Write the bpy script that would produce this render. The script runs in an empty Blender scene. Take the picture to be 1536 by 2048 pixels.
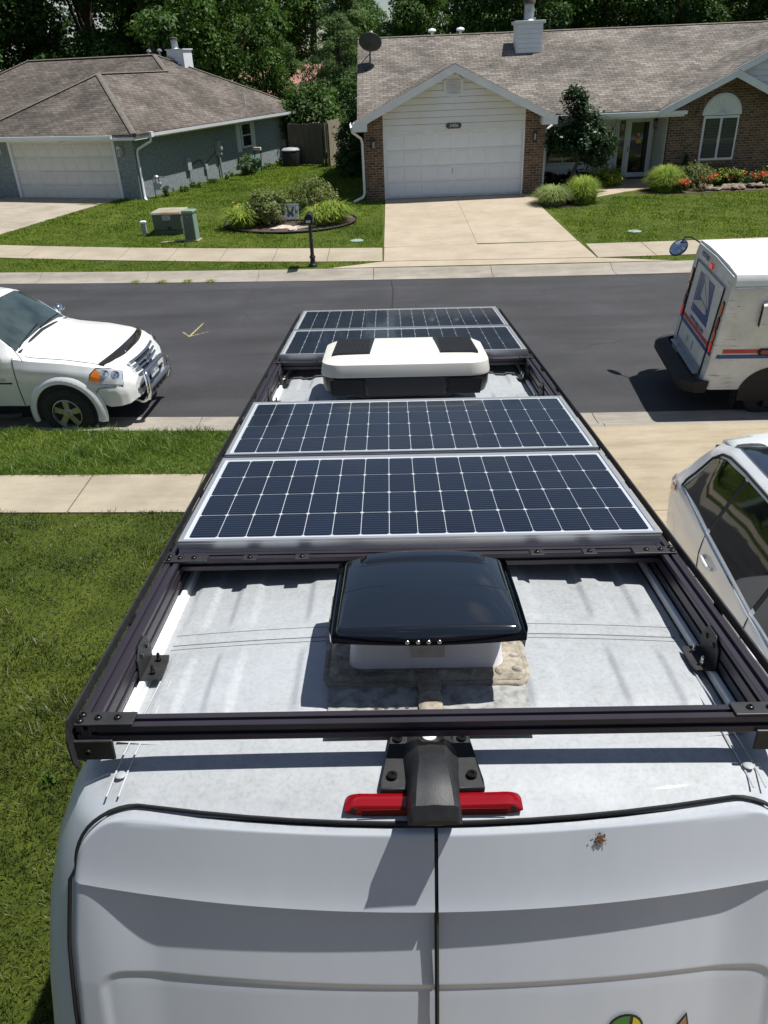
import bpy, bmesh, math, random
import numpy as np
from mathutils import Vector, Matrix
rad = math.radians
rng = np.random.default_rng(7)
random.seed(7)
scene = bpy.context.scene
COL = scene.collection

# ------------------------------------------------------------------ camera, sky, sun, exposure
F_PX, PITCH, ROLL, YAW, CAM_H = 1540.0, 30.2, 2.42, -1.11, 4.7
P, R, YW = rad(PITCH), rad(ROLL), rad(YAW)
cf = Vector((math.sin(YW)*math.cos(P), math.cos(YW)*math.cos(P), -math.sin(P)))
cr0 = Vector((math.cos(YW), -math.sin(YW), 0)); cu0 = cr0.cross(cf)
cr = cr0*math.cos(R) - cu0*math.sin(R); cu = cr0*math.sin(R) + cu0*math.cos(R)
CAM = Vector((0, 0, CAM_H))
cam_data = bpy.data.cameras.new('camera'); cam = bpy.data.objects.new('camera', cam_data)
COL.objects.link(cam)
mw = Matrix((cr, cu, -cf)).transposed().to_4x4(); mw.translation = CAM
cam.matrix_world = mw
cam_data.sensor_fit = 'VERTICAL'; cam_data.sensor_height = 24.0
cam_data.lens = 24.0*F_PX/2048.0
cam_data.clip_start = 0.05; cam_data.clip_end = 2000
scene.camera = cam

SUN = Vector((0.43, 0.10, 1.0)).normalized()          # direction towards the sun
world = bpy.data.worlds.new('World'); scene.world = world; world.use_nodes = True
wn = world.node_tree.nodes; wl = world.node_tree.links
sky = wn.new('ShaderNodeTexSky'); sky.sky_type = 'NISHITA'; sky.sun_disc = False
sky.sun_elevation = math.asin(SUN.z); sky.sun_rotation = math.atan2(SUN.x, SUN.y)
sky.air_density = 1.0; sky.dust_density = 0.6; sky.ozone_density = 1.0
# scattered fair-weather clouds over the whole dome
tc = wn.new('ShaderNodeTexCoord')
cmap = wn.new('ShaderNodeMapping'); cmap.inputs['Scale'].default_value = (1, 1, 2.6)
cn = wn.new('ShaderNodeTexNoise'); cn.inputs['Scale'].default_value = 2.6; cn.inputs['Detail'].default_value = 9; cn.inputs['Roughness'].default_value = .58
crp = wn.new('ShaderNodeValToRGB'); crp.color_ramp.elements[0].position = .55; crp.color_ramp.elements[1].position = .72
cmix = wn.new('ShaderNodeMixRGB'); cmix.inputs['Color2'].default_value = (7.5, 7.7, 8.0, 1)
wl.new(tc.outputs['Generated'], cmap.inputs['Vector']); wl.new(cmap.outputs['Vector'], cn.inputs['Vector'])
wl.new(cn.outputs['Fac'], crp.inputs['Fac']); wl.new(crp.outputs['Color'], cmix.inputs['Fac'])
wl.new(sky.outputs['Color'], cmix.inputs['Color1'])
wl.new(cmix.outputs['Color'], wn['Background'].inputs['Color'])
wn['Background'].inputs['Strength'].default_value = 0.055
sl = bpy.data.lights.new('sun', 'SUN'); sl.energy = 4.5; sl.angle = rad(0.53); sl.color = (1.0, 0.975, 0.925)
so = bpy.data.objects.new('sun', sl); COL.objects.link(so)
so.rotation_euler = SUN.to_track_quat('Z', 'Y').to_euler(); so.location = SUN*60
scene.view_settings.view_transform = 'Standard'; scene.view_settings.look = 'None'
scene.view_settings.exposure = 0.48; scene.view_settings.gamma = 1.0
scene.cycles.max_bounces = 8; scene.cycles.diffuse_bounces = 3; scene.cycles.glossy_bounces = 4
scene.cycles.transparent_max_bounces = 8; scene.cycles.transmission_bounces = 6
scene.cycles.use_denoising = True

# ------------------------------------------------------------------ materials
def newmat(name):
    m = bpy.data.materials.new(name); m.use_nodes = True
    nt = m.node_tree
    return m, nt.nodes, nt.links, nt.nodes['Principled BSDF']
def c4(c): return (c[0], c[1], c[2], 1.0) if not isinstance(c, (int, float)) else (c, c, c, 1.0)
def coords(n, l, kind='Object', scale=(1, 1, 1)):
    t = n.new('ShaderNodeTexCoord'); m = n.new('ShaderNodeMapping'); m.inputs['Scale'].default_value = scale
    l.new(t.outputs[kind], m.inputs['Vector']); return m.outputs['Vector']
def noise(n, l, vec, scale, detail=5, rough=.55):
    t = n.new('ShaderNodeTexNoise'); t.inputs['Scale'].default_value = scale
    t.inputs['Detail'].default_value = detail; t.inputs['Roughness'].default_value = rough
    l.new(vec, t.inputs['Vector']); return t.outputs['Fac']
def ramp(n, l, fac, stops):
    r = n.new('ShaderNodeValToRGB'); e = r.color_ramp.elements
    e[0].position, e[0].color = stops[0][0], c4(stops[0][1]); e[1].position, e[1].color = stops[-1][0], c4(stops[-1][1])
    for p, c in stops[1:-1]:
        k = e.new(p); k.color = c4(c)
    l.new(fac, r.inputs['Fac']); return r.outputs['Color']
def mix(n, l, a, b, fac, mode='MIX'):
    m = n.new('ShaderNodeMixRGB'); m.blend_type = mode
    for s, v in (('Fac', fac), ('Color1', a), ('Color2', b)):
        if hasattr(v, 'links'): l.new(v, m.inputs[s])
        elif s == 'Fac': m.inputs[s].default_value = v
        else: m.inputs[s].default_value = c4(v)
    return m.outputs['Color']
def bump(n, l, bsdf, h, strength, dist=.01):
    b = n.new('ShaderNodeBump'); b.inputs['Strength'].default_value = strength; b.inputs['Distance'].default_value = dist
    l.new(h, b.inputs['Height']); l.new(b.outputs['Normal'], bsdf.inputs['Normal'])
def pm(name, c1, c2=None, scale=6.0, rough=.5, metal=0.0, coat=0.0, bmp=0.0, bscale=60.0, lo=.35, hi=.65, spec=.5, sc=(1, 1, 1), kind='Object', rvar=0.0, emit=0.0):
    m, n, l, b = newmat(name)
    b.inputs['Roughness'].default_value = rough; b.inputs['Metallic'].default_value = metal
    b.inputs['Coat Weight'].default_value = coat; b.inputs['Coat Roughness'].default_value = .06
    b.inputs['Specular IOR Level'].default_value = spec
    b.inputs['Base Color'].default_value = c4(c1)
    if c2 is not None or bmp or rvar:
        v = coords(n, l, kind, sc)
        f = noise(n, l, v, scale)
        if c2 is not None: l.new(ramp(n, l, f, [(lo, c1), (hi, c2)]), b.inputs['Base Color'])
        if rvar:
            mr = n.new('ShaderNodeMapRange'); mr.inputs['To Min'].default_value = max(0, rough-rvar); mr.inputs['To Max'].default_value = rough+rvar
            l.new(f, mr.inputs['Value']); l.new(mr.outputs['Result'], b.inputs['Roughness'])
        if bmp: bump(n, l, b, noise(n, l, v, bscale, 4), bmp)
    if emit:
        b.inputs['Emission Color'].default_value = c4(c1); b.inputs['Emission Strength'].default_value = emit
    return m

# ------------------------------------------------------------------ mesh helpers
class MB:
    """collects faces; build() links them as one mesh object with metre-true UVs"""
    def __init__(s): s.v = []; s.f = []
    def add(s, vs, fs):
        o = len(s.v); s.v += [tuple(p) for p in vs]; s.f += [tuple(i+o for i in f) for f in fs]; return s
    def box(s, a, b, M=None):
        x0, y0, z0 = a; x1, y1, z1 = b
        vs = [Vector(p) for p in ((x0,y0,z0),(x1,y0,z0),(x1,y1,z0),(x0,y1,z0),(x0,y0,z1),(x1,y0,z1),(x1,y1,z1),(x0,y1,z1))]
        if M is not None: vs = [M @ p for p in vs]
        return s.add(vs, [(3,2,1,0),(4,5,6,7),(0,1,5,4),(1,2,6,5),(2,3,7,6),(3,0,4,7)])
    def poly(s, pts): return s.add(pts, [tuple(range(len(pts)))])
    def prism(s, pts, d):
        d = Vector(d); n = len(pts); a = [Vector(p) for p in pts]; b = [p+d for p in a]
        nrm = Vector((0, 0, 0))
        for i in range(n): nrm += a[i].cross(a[(i+1) % n])
        fl = nrm.dot(d) > 0
        fs = [tuple(range(n))[::-1] if fl else tuple(range(n)), tuple(range(n, 2*n)) if fl else tuple(range(n, 2*n))[::-1]]
        for i in range(n):
            j = (i+1) % n; q = (i, j, n+j, n+i); fs.append(q if fl else q[::-1])
        return s.add(a+b, fs)
    def tube(s, path, r, n=8, cap=True, squash=1.0):
        path = [Vector(p) for p in path]; rs = r if hasattr(r, '__len__') else [r]*len(path)
        vs = []; fs = []; ref = None
        for i, p in enumerate(path):
            d = (path[min(i+1, len(path)-1)]-path[max(i-1, 0)]).normalized()
            if ref is None: ref = Vector((0, 0, 1)) if abs(d.z) < .9 else Vector((1, 0, 0))
            a = d.cross(ref)
            if a.length < 1e-6: a = d.orthogonal()
            a.normalize(); b = a.cross(d).normalized(); ref = b
            for k in range(n):
                t = 2*math.pi*k/n; vs.append(p+a*math.cos(t)*rs[i]+b*math.sin(t)*rs[i]*squash)
        for i in range(len(path)-1):
            for k in range(n):
                k2 = (k+1) % n; fs.append((i*n+k, i*n+k2, (i+1)*n+k2, (i+1)*n+k))
        if cap: fs += [tuple(range(n))[::-1], tuple(range((len(path)-1)*n, len(path)*n))]
        return s.add(vs, [f[::-1] for f in fs])
    def cyl(s, a, b, r, r2=None, n=16): return s.tube([a, b], [r, r if r2 is None else r2], n)
    def lathe(s, prof, n=20, M=None, close=False):
        """prof: (radius, z) list, about z"""
        vs = []; fs = []
        for rr, z in prof:
            for k in range(n):
                t = 2*math.pi*k/n; p = Vector((rr*math.cos(t), rr*math.sin(t), z)); vs.append(M @ p if M is not None else p)
        for i in range(len(prof)-1):
            for k in range(n):
                k2 = (k+1) % n; fs.append((i*n+k, i*n+k2, (i+1)*n+k2, (i+1)*n+k))
        if close: fs += [tuple(range(n))[::-1], tuple(range((len(prof)-1)*n, len(prof)*n))]
        return s.add(vs, fs)
    def grid(s, rows, flip=False):
        nr, nc = len(rows), len(rows[0]); fs = []
        for i in range(nr-1):
            for j in range(nc-1):
                q = (i*nc+j, i*nc+j+1, (i+1)*nc+j+1, (i+1)*nc+j); fs.append(q[::-1] if flip else q)
        return s.add([p for r_ in rows for p in r_], fs)
    def sweep(s, sec, a, b, X, Y):
        """closed 2-D section swept from a to b; X, Y are the section axes"""
        a, b, X, Y = Vector(a), Vector(b), Vector(X), Vector(Y)
        return s.prism([a+X*p+Y*q for p, q in sec], b-a)
    def mesh(s, name='mesh', smooth=None):
        me = bpy.data.meshes.new(name); me.from_pydata([tuple(p) for p in s.v], [], s.f); me.update()
        autouv(me)
        if smooth is not None and len(me.polygons):
            me.polygons.foreach_set('use_smooth', [True]*len(me.polygons)); me.set_sharp_from_angle(angle=rad(smooth))
        return me
    def build(s, name, mat, parent=None, smooth=None, bevel=0.0, M=None, seg=2, fix=False):
        me = s.mesh(name, smooth)
        if fix: fixn(me)
        return link(name, me, mat, parent, bevel, M, seg)
def fixn(me):
    bm = bmesh.new(); bm.from_mesh(me); bmesh.ops.remove_doubles(bm, verts=bm.verts, dist=1e-5)
    bmesh.ops.recalc_face_normals(bm, faces=bm.faces); bm.to_mesh(me); bm.free(); me.update()
def link(name, me, mat, parent=None, bevel=0.0, M=None, seg=2):
    o = bpy.data.objects.new(name, me); COL.objects.link(o)
    if mat is not None and not me.materials: me.materials.append(mat)
    if parent is not None: o.parent = parent
    if M is not None: o.matrix_local = M
    if bevel:
        b = o.modifiers.new('bevel', 'BEVEL'); b.width = bevel; b.segments = seg; b.limit_method = 'ANGLE'; b.angle_limit = rad(35)
        b.harden_normals = False
    return o
def autouv(me):
    n = len(me.loops)
    if not n: return
    uv = me.uv_layers.new(name='UVMap')
    co = np.empty(len(me.vertices)*3); me.vertices.foreach_get('co', co); co = co.reshape(-1, 3)
    lv = np.empty(n, dtype=np.int32); me.loops.foreach_get('vertex_index', lv)
    nrm = np.empty(len(me.polygons)*3); me.polygons.foreach_get('normal', nrm); nrm = nrm.reshape(-1, 3)
    tot = np.empty(len(me.polygons), dtype=np.int32); me.polygons.foreach_get('loop_total', tot)
    N = np.repeat(nrm, tot, axis=0)
    u = np.stack([-N[:, 1], N[:, 0], np.zeros(n)], 1); ln = np.linalg.norm(u, axis=1)
    flat = ln < .02; u[flat] = (1, 0, 0); ln[flat] = 1; u /= ln[:, None]
    v = np.cross(N, u); pc = co[lv]
    uv.data.foreach_set('uv', np.stack([(pc*u).sum(1), (pc*v).sum(1)], 1).ravel().astype(np.float32))
def bulk(name, V, Fq, mat, parent=None, smooth=False):
    """fast mesh from arrays: V (n,3), Fq (m,k)"""
    me = bpy.data.meshes.new(name); V = np.asarray(V, np.float32); Fq = np.asarray(Fq, np.int32)
    m, k = Fq.shape
    me.vertices.add(len(V)); me.vertices.foreach_set('co', V.ravel())
    me.loops.add(m*k); me.loops.foreach_set('vertex_index', Fq.ravel())
    me.polygons.add(m); me.polygons.foreach_set('loop_start', np.arange(0, m*k, k, dtype=np.int32))
    me.polygons.foreach_set('loop_total', np.full(m, k, np.int32))
    me.update(calc_edges=True)
    if smooth: me.polygons.foreach_set('use_smooth', np.ones(m, bool))
    return link(name, me, mat, parent)
def tag(o, label=None, cat=None, group=None, kind=None):
    if label: o['label'] = label
    if cat: o['category'] = cat
    if group: o['group'] = group
    if kind: o['kind'] = kind
    return o
def thing(name, label, cat, loc=(0, 0, 0), rz=0.0, group=None, M=None):
    o = bpy.data.objects.new(name, None); COL.objects.link(o); o.empty_display_size = .2
    if M is not None: o.matrix_world = M
    else: o.location = loc; o.rotation_euler = (0, 0, rz)
    return tag(o, label, cat, group)
def struct(o): return tag(o, kind='structure')
def dup(o, parent=None, M=None, name=None):
    c = o.copy(); COL.objects.link(c); c.parent = parent
    if M is not None: c.matrix_local = M
    return c
def T(x, y, z): return Matrix.Translation((x, y, z))
def RZ(a): return Matrix.Rotation(a, 4, 'Z')
def RX(a): return Matrix.Rotation(a, 4, 'X')
def RY(a): return Matrix.Rotation(a, 4, 'Y')
def text(name, s, size, mat, parent, M, ext=.002, shear=0.0, ax=1.0, align='CENTER'):
    cu_ = bpy.data.curves.new(name, 'FONT'); cu_.body = s; cu_.size = size; cu_.extrude = ext; cu_.align_x = align; cu_.align_y = 'CENTER'
    cu_.shear = shear; cu_.resolution_u = 3
    tmp = bpy.data.objects.new('tmp', cu_); COL.objects.link(tmp)
    dg = bpy.context.evaluated_depsgraph_get(); me = bpy.data.meshes.new_from_object(tmp.evaluated_get(dg))
    bpy.data.objects.remove(tmp); bpy.data.curves.remove(cu_); me.name = name
    if ax != 1.0: me.transform(Matrix.Diagonal((ax, 1, 1, 1)))
    me.materials.clear()
    return link(name, me, mat, parent, M=M)
def lerp(a, b, t): return a+(b-a)*t
def interp(x, xs, ys): return float(np.interp(x, xs, ys))
# ------------------------------------------------------------------ the setting: ground, road, kerbs, walks
def y_near(x): return 10.95-.06*x+.003*x*x if x > -14 else 10.95+.84+.588+(-14-x)*.144
def y_far(x):
    if x < -14: return 19.68+1.12+.549+(-14-x)*.158
    if x > 16: return 19.68-1.28+.717+(x-16)*.01
    return 19.68-.08*x+.0028*x*x
def y_walk(x):
    if x < -14: return 21.0+1.68+1.313+(-14-x)*.3
    if x > 10: return 20.47+(x-10)*.01
    return 21.0-.12*x+.0067*x*x
def gz(x, y):
    yn, yf = y_near(x), y_far(x)
    if y <= yn-.7:
        return .125 if y > 8 else .125+(8-max(y, -4))*.0975
    if y < yf+.7: return -.07
    s = y-yf-.7
    return .125+.04*min(s, 9.4)
XS = sorted(set([-160, -110, -80, -60, -45, -35, -28, -24]+[round(-20+.5*i, 2) for i in range(81)]+[24, 28, 35, 45, 60, 80, 110, 160]))
def cols(fr, ys):  # rows of y offsets from a curve
    return [[(x, fr(x)+d, gz(x, fr(x)+d)) for x in XS] for d in ys]

# materials of the ground
def lawn_mat():
    m, n, l, b = newmat('lawn_grass'); v = coords(n, l)
    big = noise(n, l, v, .22, 4); mid = noise(n, l, v, 1.7, 6, .65)
    vs = coords(n, l, 'Object', (1, .25, 1)); fine = noise(n, l, vs, 46, 6, .75); fine2 = noise(n, l, v, 170, 4, .7)
    a = ramp(n, l, mid, [(.28, (.046, .070, .010)), (.5, (.078, .112, .014)), (.72, (.120, .150, .026))])
    a2 = ramp(n, l, big, [(.35, (.75, .82, .7)), (.65, (1.15, 1.1, 1.0))])
    c = mix(n, l, a, a2, 1.0, 'MULTIPLY')
    d = ramp(n, l, fine, [(.3, (.45, .5, .4)), (.7, (1.5, 1.45, 1.4))]); c = mix(n, l, c, d, .9, 'MULTIPLY')
    d2 = ramp(n, l, fine2, [(.3, (.5, .5, .5)), (.72, (1.55, 1.5, 1.4))]); c = mix(n, l, c, d2, .8, 'MULTIPLY')
    l.new(c, b.inputs['Base Color']); b.inputs['Roughness'].default_value = .85; b.inputs['Specular IOR Level'].default_value = .2
    bump(n, l, b, fine, .9, .05); return m
def concrete_mat(name, c1, c2, stain=.6):
    m, n, l, b = newmat(name); v = coords(n, l)
    f = noise(n, l, v, 1.1, 8, .62); g = noise(n, l, v, 240, 3, .6); h = noise(n, l, coords(n, l, 'Object', (.6, 3, 1)), 2.2, 6, .7)
    c = ramp(n, l, f, [(.3, c1), (.7, c2)])
    c = mix(n, l, c, ramp(n, l, g, [(.3, .72), (.7, 1.2)]), .8, 'MULTIPLY')
    c = mix(n, l, c, ramp(n, l, h, [(.35, stain), (.55, 1.0)]), .55, 'MULTIPLY')
    l.new(c, b.inputs['Base Color']); b.inputs['Roughness'].default_value = .9; bump(n, l, b, g, .35, .004); return m
def asphalt_mat():
    m, n, l, b = newmat('asphalt'); v = coords(n, l)
    f = noise(n, l, coords(n, l, 'Object', (.12, 1, 1)), 1.6, 6, .6); g = noise(n, l, v, 130, 4, .75); k = noise(n, l, v, .5, 6, .6)
    c = ramp(n, l, g, [(.32, (.015, .015, .017)), (.56, (.040, .040, .044)), (.74, (.115, .113, .112))])
    c = mix(n, l, c, ramp(n, l, f, [(.36, .80), (.66, 1.22)]), 1, 'MULTIPLY'); c = mix(n, l, c, ramp(n, l, k, [(.38, .80), (.64, 1.20)]), 1, 'MULTIPLY')
    vo = n.new('ShaderNodeTexVoronoi'); vo.feature = 'DISTANCE_TO_EDGE'; vo.inputs['Scale'].default_value = .33
    wv = n.new('ShaderNodeMixRGB'); wv.blend_type = 'ADD'; wv.inputs['Fac'].default_value = .35; l.new(v, wv.inputs['Color1']); nn_ = n.new('ShaderNodeTexNoise'); nn_.inputs['Scale'].default_value = 1.3; nn_.inputs['Detail'].default_value = 6; l.new(v, nn_.inputs['Vector']); l.new(nn_.outputs['Color'], wv.inputs['Color2']); l.new(wv.outputs['Color'], vo.inputs['Vector'])
    crk = ramp(n, l, vo.outputs['Distance'], [(.0, .45), (.006, 1.0)]); c = mix(n, l, c, crk, ramp(n, l, noise(n, l, v, .3, 3), [(.48, 0.0), (.56, .8)]), 'MULTIPLY')
    gr = noise(n, l, v, 42, 2, .9); c = mix(n, l, c, (.22, .21, .19), ramp(n, l, gr, [(.69, 0.0), (.73, .7)]))
    l.new(c, b.inputs['Base Color']); b.inputs['Roughness'].default_value = .82; bump(n, l, b, g, .6, .006); return m
M_LAWN = lawn_mat()
M_WALK = concrete_mat('sidewalk_concrete', (.31, .262, .195), (.42, .362, .275), .8)
M_DRIVE = concrete_mat('driveway_concrete', (.36, .295, .215), (.46, .388, .295), .8)
M_OWNDRIVE = concrete_mat('exposed_driveway', (.30, .245, .165), (.42, .352, .25), .66)
M_GUTTER = concrete_mat('gutter_concrete', (.25, .225, .185), (.37, .335, .28), .62)
M_LEFTDRIVE = concrete_mat('worn_concrete', (.30, .26, .205), (.43, .375, .30), .6)
M_ASPH = asphalt_mat()
M_DARKJOINT = pm('joint_dirt', (.06, .05, .04), (.1, .085, .06), 9, .95)

mb = MB()
near_rows = [[(x, y, gz(x, y)) for x in XS] for y in (-160, -60, -25, -10, -4, -2, 0, 2, 4, 6, 8)]
near_rows += cols(y_near, (-.72, -.699))
mb.grid(near_rows)
mb.grid(cols(y_near, (-.69, 4)) + cols(y_far, (-3, .69)))
far = cols(y_far, (.701, 1.5, 3, 5, 7, 9, 10.1, 14, 20, 30, 45, 80, 160, 600))
mb.grid(far)
mb.grid([near_rows[-1], cols(y_near, (-.69,))[0]]); mb.grid([cols(y_far, (.69,))[0], far[0]])
ground = struct(mb.build('ground', M_LAWN))

# road: crowned asphalt sheet
def road_z(t): return .004+.10*(1-(2*t-1)**2)
mb = MB(); mb.grid([[(x, lerp(y_near(x)-.03, y_far(x)+.03, t), road_z(t)) for x in XS] for t in np.linspace(0, 1, 15)])
road = struct(mb.build('road', M_ASPH, smooth=60))
# rolled kerb and gutter, cast in slabs
GP = [(-.02, .0005), (-.04, .014), (.25, .010), (.42, .032), (.52, .085), (.60, .120), (.66, .132), (.735, .128), (.735, -.1)]
def gutter(name, fr, sg, x0, x1, step):
    root = struct(thing(name, None, None)); del_ = []
    x = x0
    while x < x1:
        xs = [x+.006, x+step/3, x+2*step/3, x+step-.006]
        b = MB(); rows = []
        for d, z in GP: rows.append([(q, fr(q)+sg*d, z) for q in xs])
        b.grid(rows, flip=sg < 0)
        for c in (0, 3): b.poly([r_[c] for r_ in rows][::-1 if (c == 0) == (sg > 0) else 1])
        b.build('gutter_slab', M_GUTTER, root, smooth=50); x += step
    return root
gutter('near_gutter', y_near, -1, -27, 27, 3.0)
gutter('far_gutter', y_far, 1, -27.4, 27, 3.0)

# concrete laid as slabs: each slab is a polygon with thickness following the ground
def slab(root, pts, mat, lift=.018, name='slab', gap=.008, sub=1):
    c = Vector((sum(p[0] for p in pts)/len(pts), sum(p[1] for p in pts)/len(pts), 0))
    q = []
    for p in pts:
        v = Vector((p[0], p[1], 0)); d = c-v; q.append(v+d.normalized()*gap*1.4)
    top = [(p.x, p.y, gz(p.x, p.y)+lift) for p in q]
    b = MB()
    if len(pts) == 4 and sub > 1:
        rows = []
        for i in range(sub+1):
            t = i/sub; r_ = []
            for j in range(sub+1):
                s = j/sub
                p = q[0].lerp(q[1], s).lerp(q[3].lerp(q[2], s), t); r_.append((p.x, p.y, gz(p.x, p.y)+lift))
            rows.append(r_)
        b.grid(rows)
        edge = rows[0][:-1]+[r_[-1] for r_ in rows[:-1]]+rows[-1][:0:-1]+[r_[0] for r_ in rows[:0:-1]]
    else:
        b.poly(top); edge = top
    n = len(edge)
    for i in range(n):
        a_, b_ = edge[i], edge[(i+1) % n]
        b.poly([(a_[0], a_[1], a_[2]-.08), (b_[0], b_[1], b_[2]-.08), b_, a_])
    return b.build(name, mat, root, fix=False)
far_walk = struct(thing('far_sidewalk', None, None))
for xa_, xb_ in ((-30.16, -.16), (5.42, 20.42)):
    x = xa_
    while x < xb_-.1:
        x2 = x+1.5
        slab(far_walk, [(x, y_walk(x)), (x2, y_walk(x2)), (x2, y_walk(x2)+1.45), (x, y_walk(x)+1.45)], M_WALK)
        x = x2
near_walk = struct(thing('near_sidewalk', None, None))
def y_nw(x): return 7.98-.06*(x+2.6) if x < 3 else 7.644-.01*(x-3)
x = -22.0
while x < 14:
    x2 = x+1.5
    if x2 < -.9 or x > 6.6:
        slab(near_walk, [(x, y_nw(x)), (x2, y_nw(x2)), (x2, y_nw(x2)+1.0), (x, y_nw(x)+1.0)], M_WALK)
    x = x2
# our own driveway, beside and under the van
own = struct(thing('driveway', None, None))
for i, (xa, xb) in enumerate(((-1.0, 2.3), (2.3, 6.6))):
    ys = [-6, -2.6, .8, 4.2, 7.6]
    for ya, yb in zip(ys[:-1], ys[1:]): slab(own, [(xa, ya), (xb, ya), (xb, yb), (xa, yb)], M_OWNDRIVE)
    slab(own, [(xa, 7.6), (xb, 7.6), (xb, 8.7), (xa, 8.7)], M_OWNDRIVE)
    xo, xo2 = (xa-1.0, xb) if i == 0 else (xa, xb+1.0)
    slab(own, [(xa, 8.7), (xb, 8.7), (xo2, y_near(xo2)-.745), (xo, y_near(xo)-.745)], M_OWNDRIVE, lift=.008)
# driveway of the white garage
wd = struct(thing('white_garage_driveway', None, None))
for xa, xb, ga, gb in ((-.12, 2.50, -.05, 2.46), (2.50, 5.28, 2.46, 5.02)):
    slab(wd, [(xa, 22.5-.0*xa), (xb, 22.35), (gb, 29.36), (ga, 29.40)], M_DRIVE, sub=4)
slab(wd, [(-.14, y_walk(-.14)), (5.4, y_walk(5.4)), (5.30, 22.33), (-.12, 22.48)], M_DRIVE, sub=3)
slab(wd, [(-1.6, y_far(-1.6)+.74), (7.2, y_far(7.2)+.74), (5.42, y_walk(5.4)-.01), (-.16, y_walk(-.16)-.01)], M_DRIVE, sub=4, lift=.012)
# driveway of the grey house
gd = struct(thing('grey_garage_driveway', None, None))
for (a, b2, c, d) in (((-16.1, 24.9), (-13.6, 24.2), (-10.35, 32.1), (-12.9, 33.0)), ((-19.0, 25.9), (-16.1, 24.9), (-12.9, 33.0), (-15.6, 33.9))):
    slab(gd, [a, b2, c, d], M_LEFTDRIVE, sub=4)
# curved walk to the front door
fw_ = struct(thing('front_walk', None, None))
slab(fw_, [(5.06, 27.6), (6.6, 27.9), (6.6, 29.3), (5.04, 28.9)], M_DRIVE)
slab(fw_, [(6.6, 27.9), (8.4, 29.0), (8.2, 30.3), (6.6, 29.3)], M_DRIVE)
slab(fw_, [(8.4, 29.0), (10.1, 29.8), (10.1, 31.4), (8.2, 30.3)], M_DRIVE)
slab(fw_, [(8.7, 30.65), (10.1, 31.4), (10.1, 31.9), (8.7, 31.9)], M_DRIVE)
# thin seam across the asphalt and the sprayed utility mark
mb = MB(); xs_ = np.linspace(.02, .1, 3)
pts = []
for t in np.linspace(.02, .98, 24): pts.append((.06+.02*math.sin(t*17), lerp(y_near(.06), y_far(.06), t), road_z(t)+.004))
mb.grid([[(p[0]-.012, p[1], p[2]) for p in pts], [(p[0]+.012, p[1], p[2]) for p in pts]], flip=True)
mb.build('asphalt_seam', pm('seam_tar', (.012, .012, .013), rough=.6), road)
def road_pt(x, y): return (x, y, road_z((y-y_near(x)+.03)/(y_far(x)-y_near(x)+.06))+.005)
mb = MB()
for a, b2, w in (((-4.25, 15.45), (-4.05, 15.15), .020), ((-4.05, 15.12), (-3.95, 16.05), .026), ((-4.05, 15.15), (-3.72, 15.42), .018)):
    d = Vector((b2[0]-a[0], b2[1]-a[1])); nn = Vector((-d.y, d.x)).normalized()*w
    mb.poly([road_pt(a[0]-nn.x, a[1]-nn.y), road_pt(b2[0]-nn.x*.6, b2[1]-nn.y*.6), road_pt(b2[0]+nn.x*.6, b2[1]+nn.y*.6), road_pt(a[0]+nn.x, a[1]+nn.y)])
def worn_paint(name, c):
    m, n, l, b = newmat(name); v = coords(n, l); f = noise(n, l, v, 38, 5, .7)
    l.new(ramp(n, l, f, [(.46, (.06, .06, .06)), (.55, c)]), b.inputs['Base Color']); b.inputs['Roughness'].default_value = .8; return m
mb.build('utility_mark', worn_paint('yellow_spray', (.52, .46, .20)), road)
# ------------------------------------------------------------------ houses
def shingle_mat(name, base, alt, dark):
    m, n, l, b = newmat(name); v = coords(n, l, 'UV'); o = coords(n, l)
    br = n.new('ShaderNodeTexBrick'); l.new(v, br.inputs['Vector'])
    br.inputs['Scale'].default_value = 1.0; br.inputs['Brick Width'].default_value = .30; br.inputs['Row Height'].default_value = .145
    br.inputs['Mortar Size'].default_value = .012; br.inputs['Mortar Smooth'].default_value = .4; br.inputs['Bias'].default_value = -.1
    br.inputs['Color1'].default_value = c4(base); br.inputs['Color2'].default_value = c4(alt); br.inputs['Mortar'].default_value = c4(dark)
    f = noise(n, l, o, .55, 6, .6); g = noise(n, l, o, 7, 6, .7); h = noise(n, l, coords(n, l, 'UV', (.25, 2.2, 1)), 5, 3, .6)
    c = mix(n, l, br.outputs['Color'], ramp(n, l, f, [(.36, .66), (.62, 1.18)]), 1, 'MULTIPLY')
    c = mix(n, l, c, ramp(n, l, g, [(.32, .68), (.68, 1.22)]), .8, 'MULTIPLY')
    c = mix(n, l, c, ramp(n, l, h, [(.3, .8), (.7, 1.15)]), .8, 'MULTIPLY')
    l.new(c, b.inputs['Base Color']); b.inputs['Roughness'].default_value = .92; b.inputs['Specular IOR Level'].default_value = .15
    bump(n, l, b, br.outputs['Fac'], -.6, .02); return m
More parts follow.
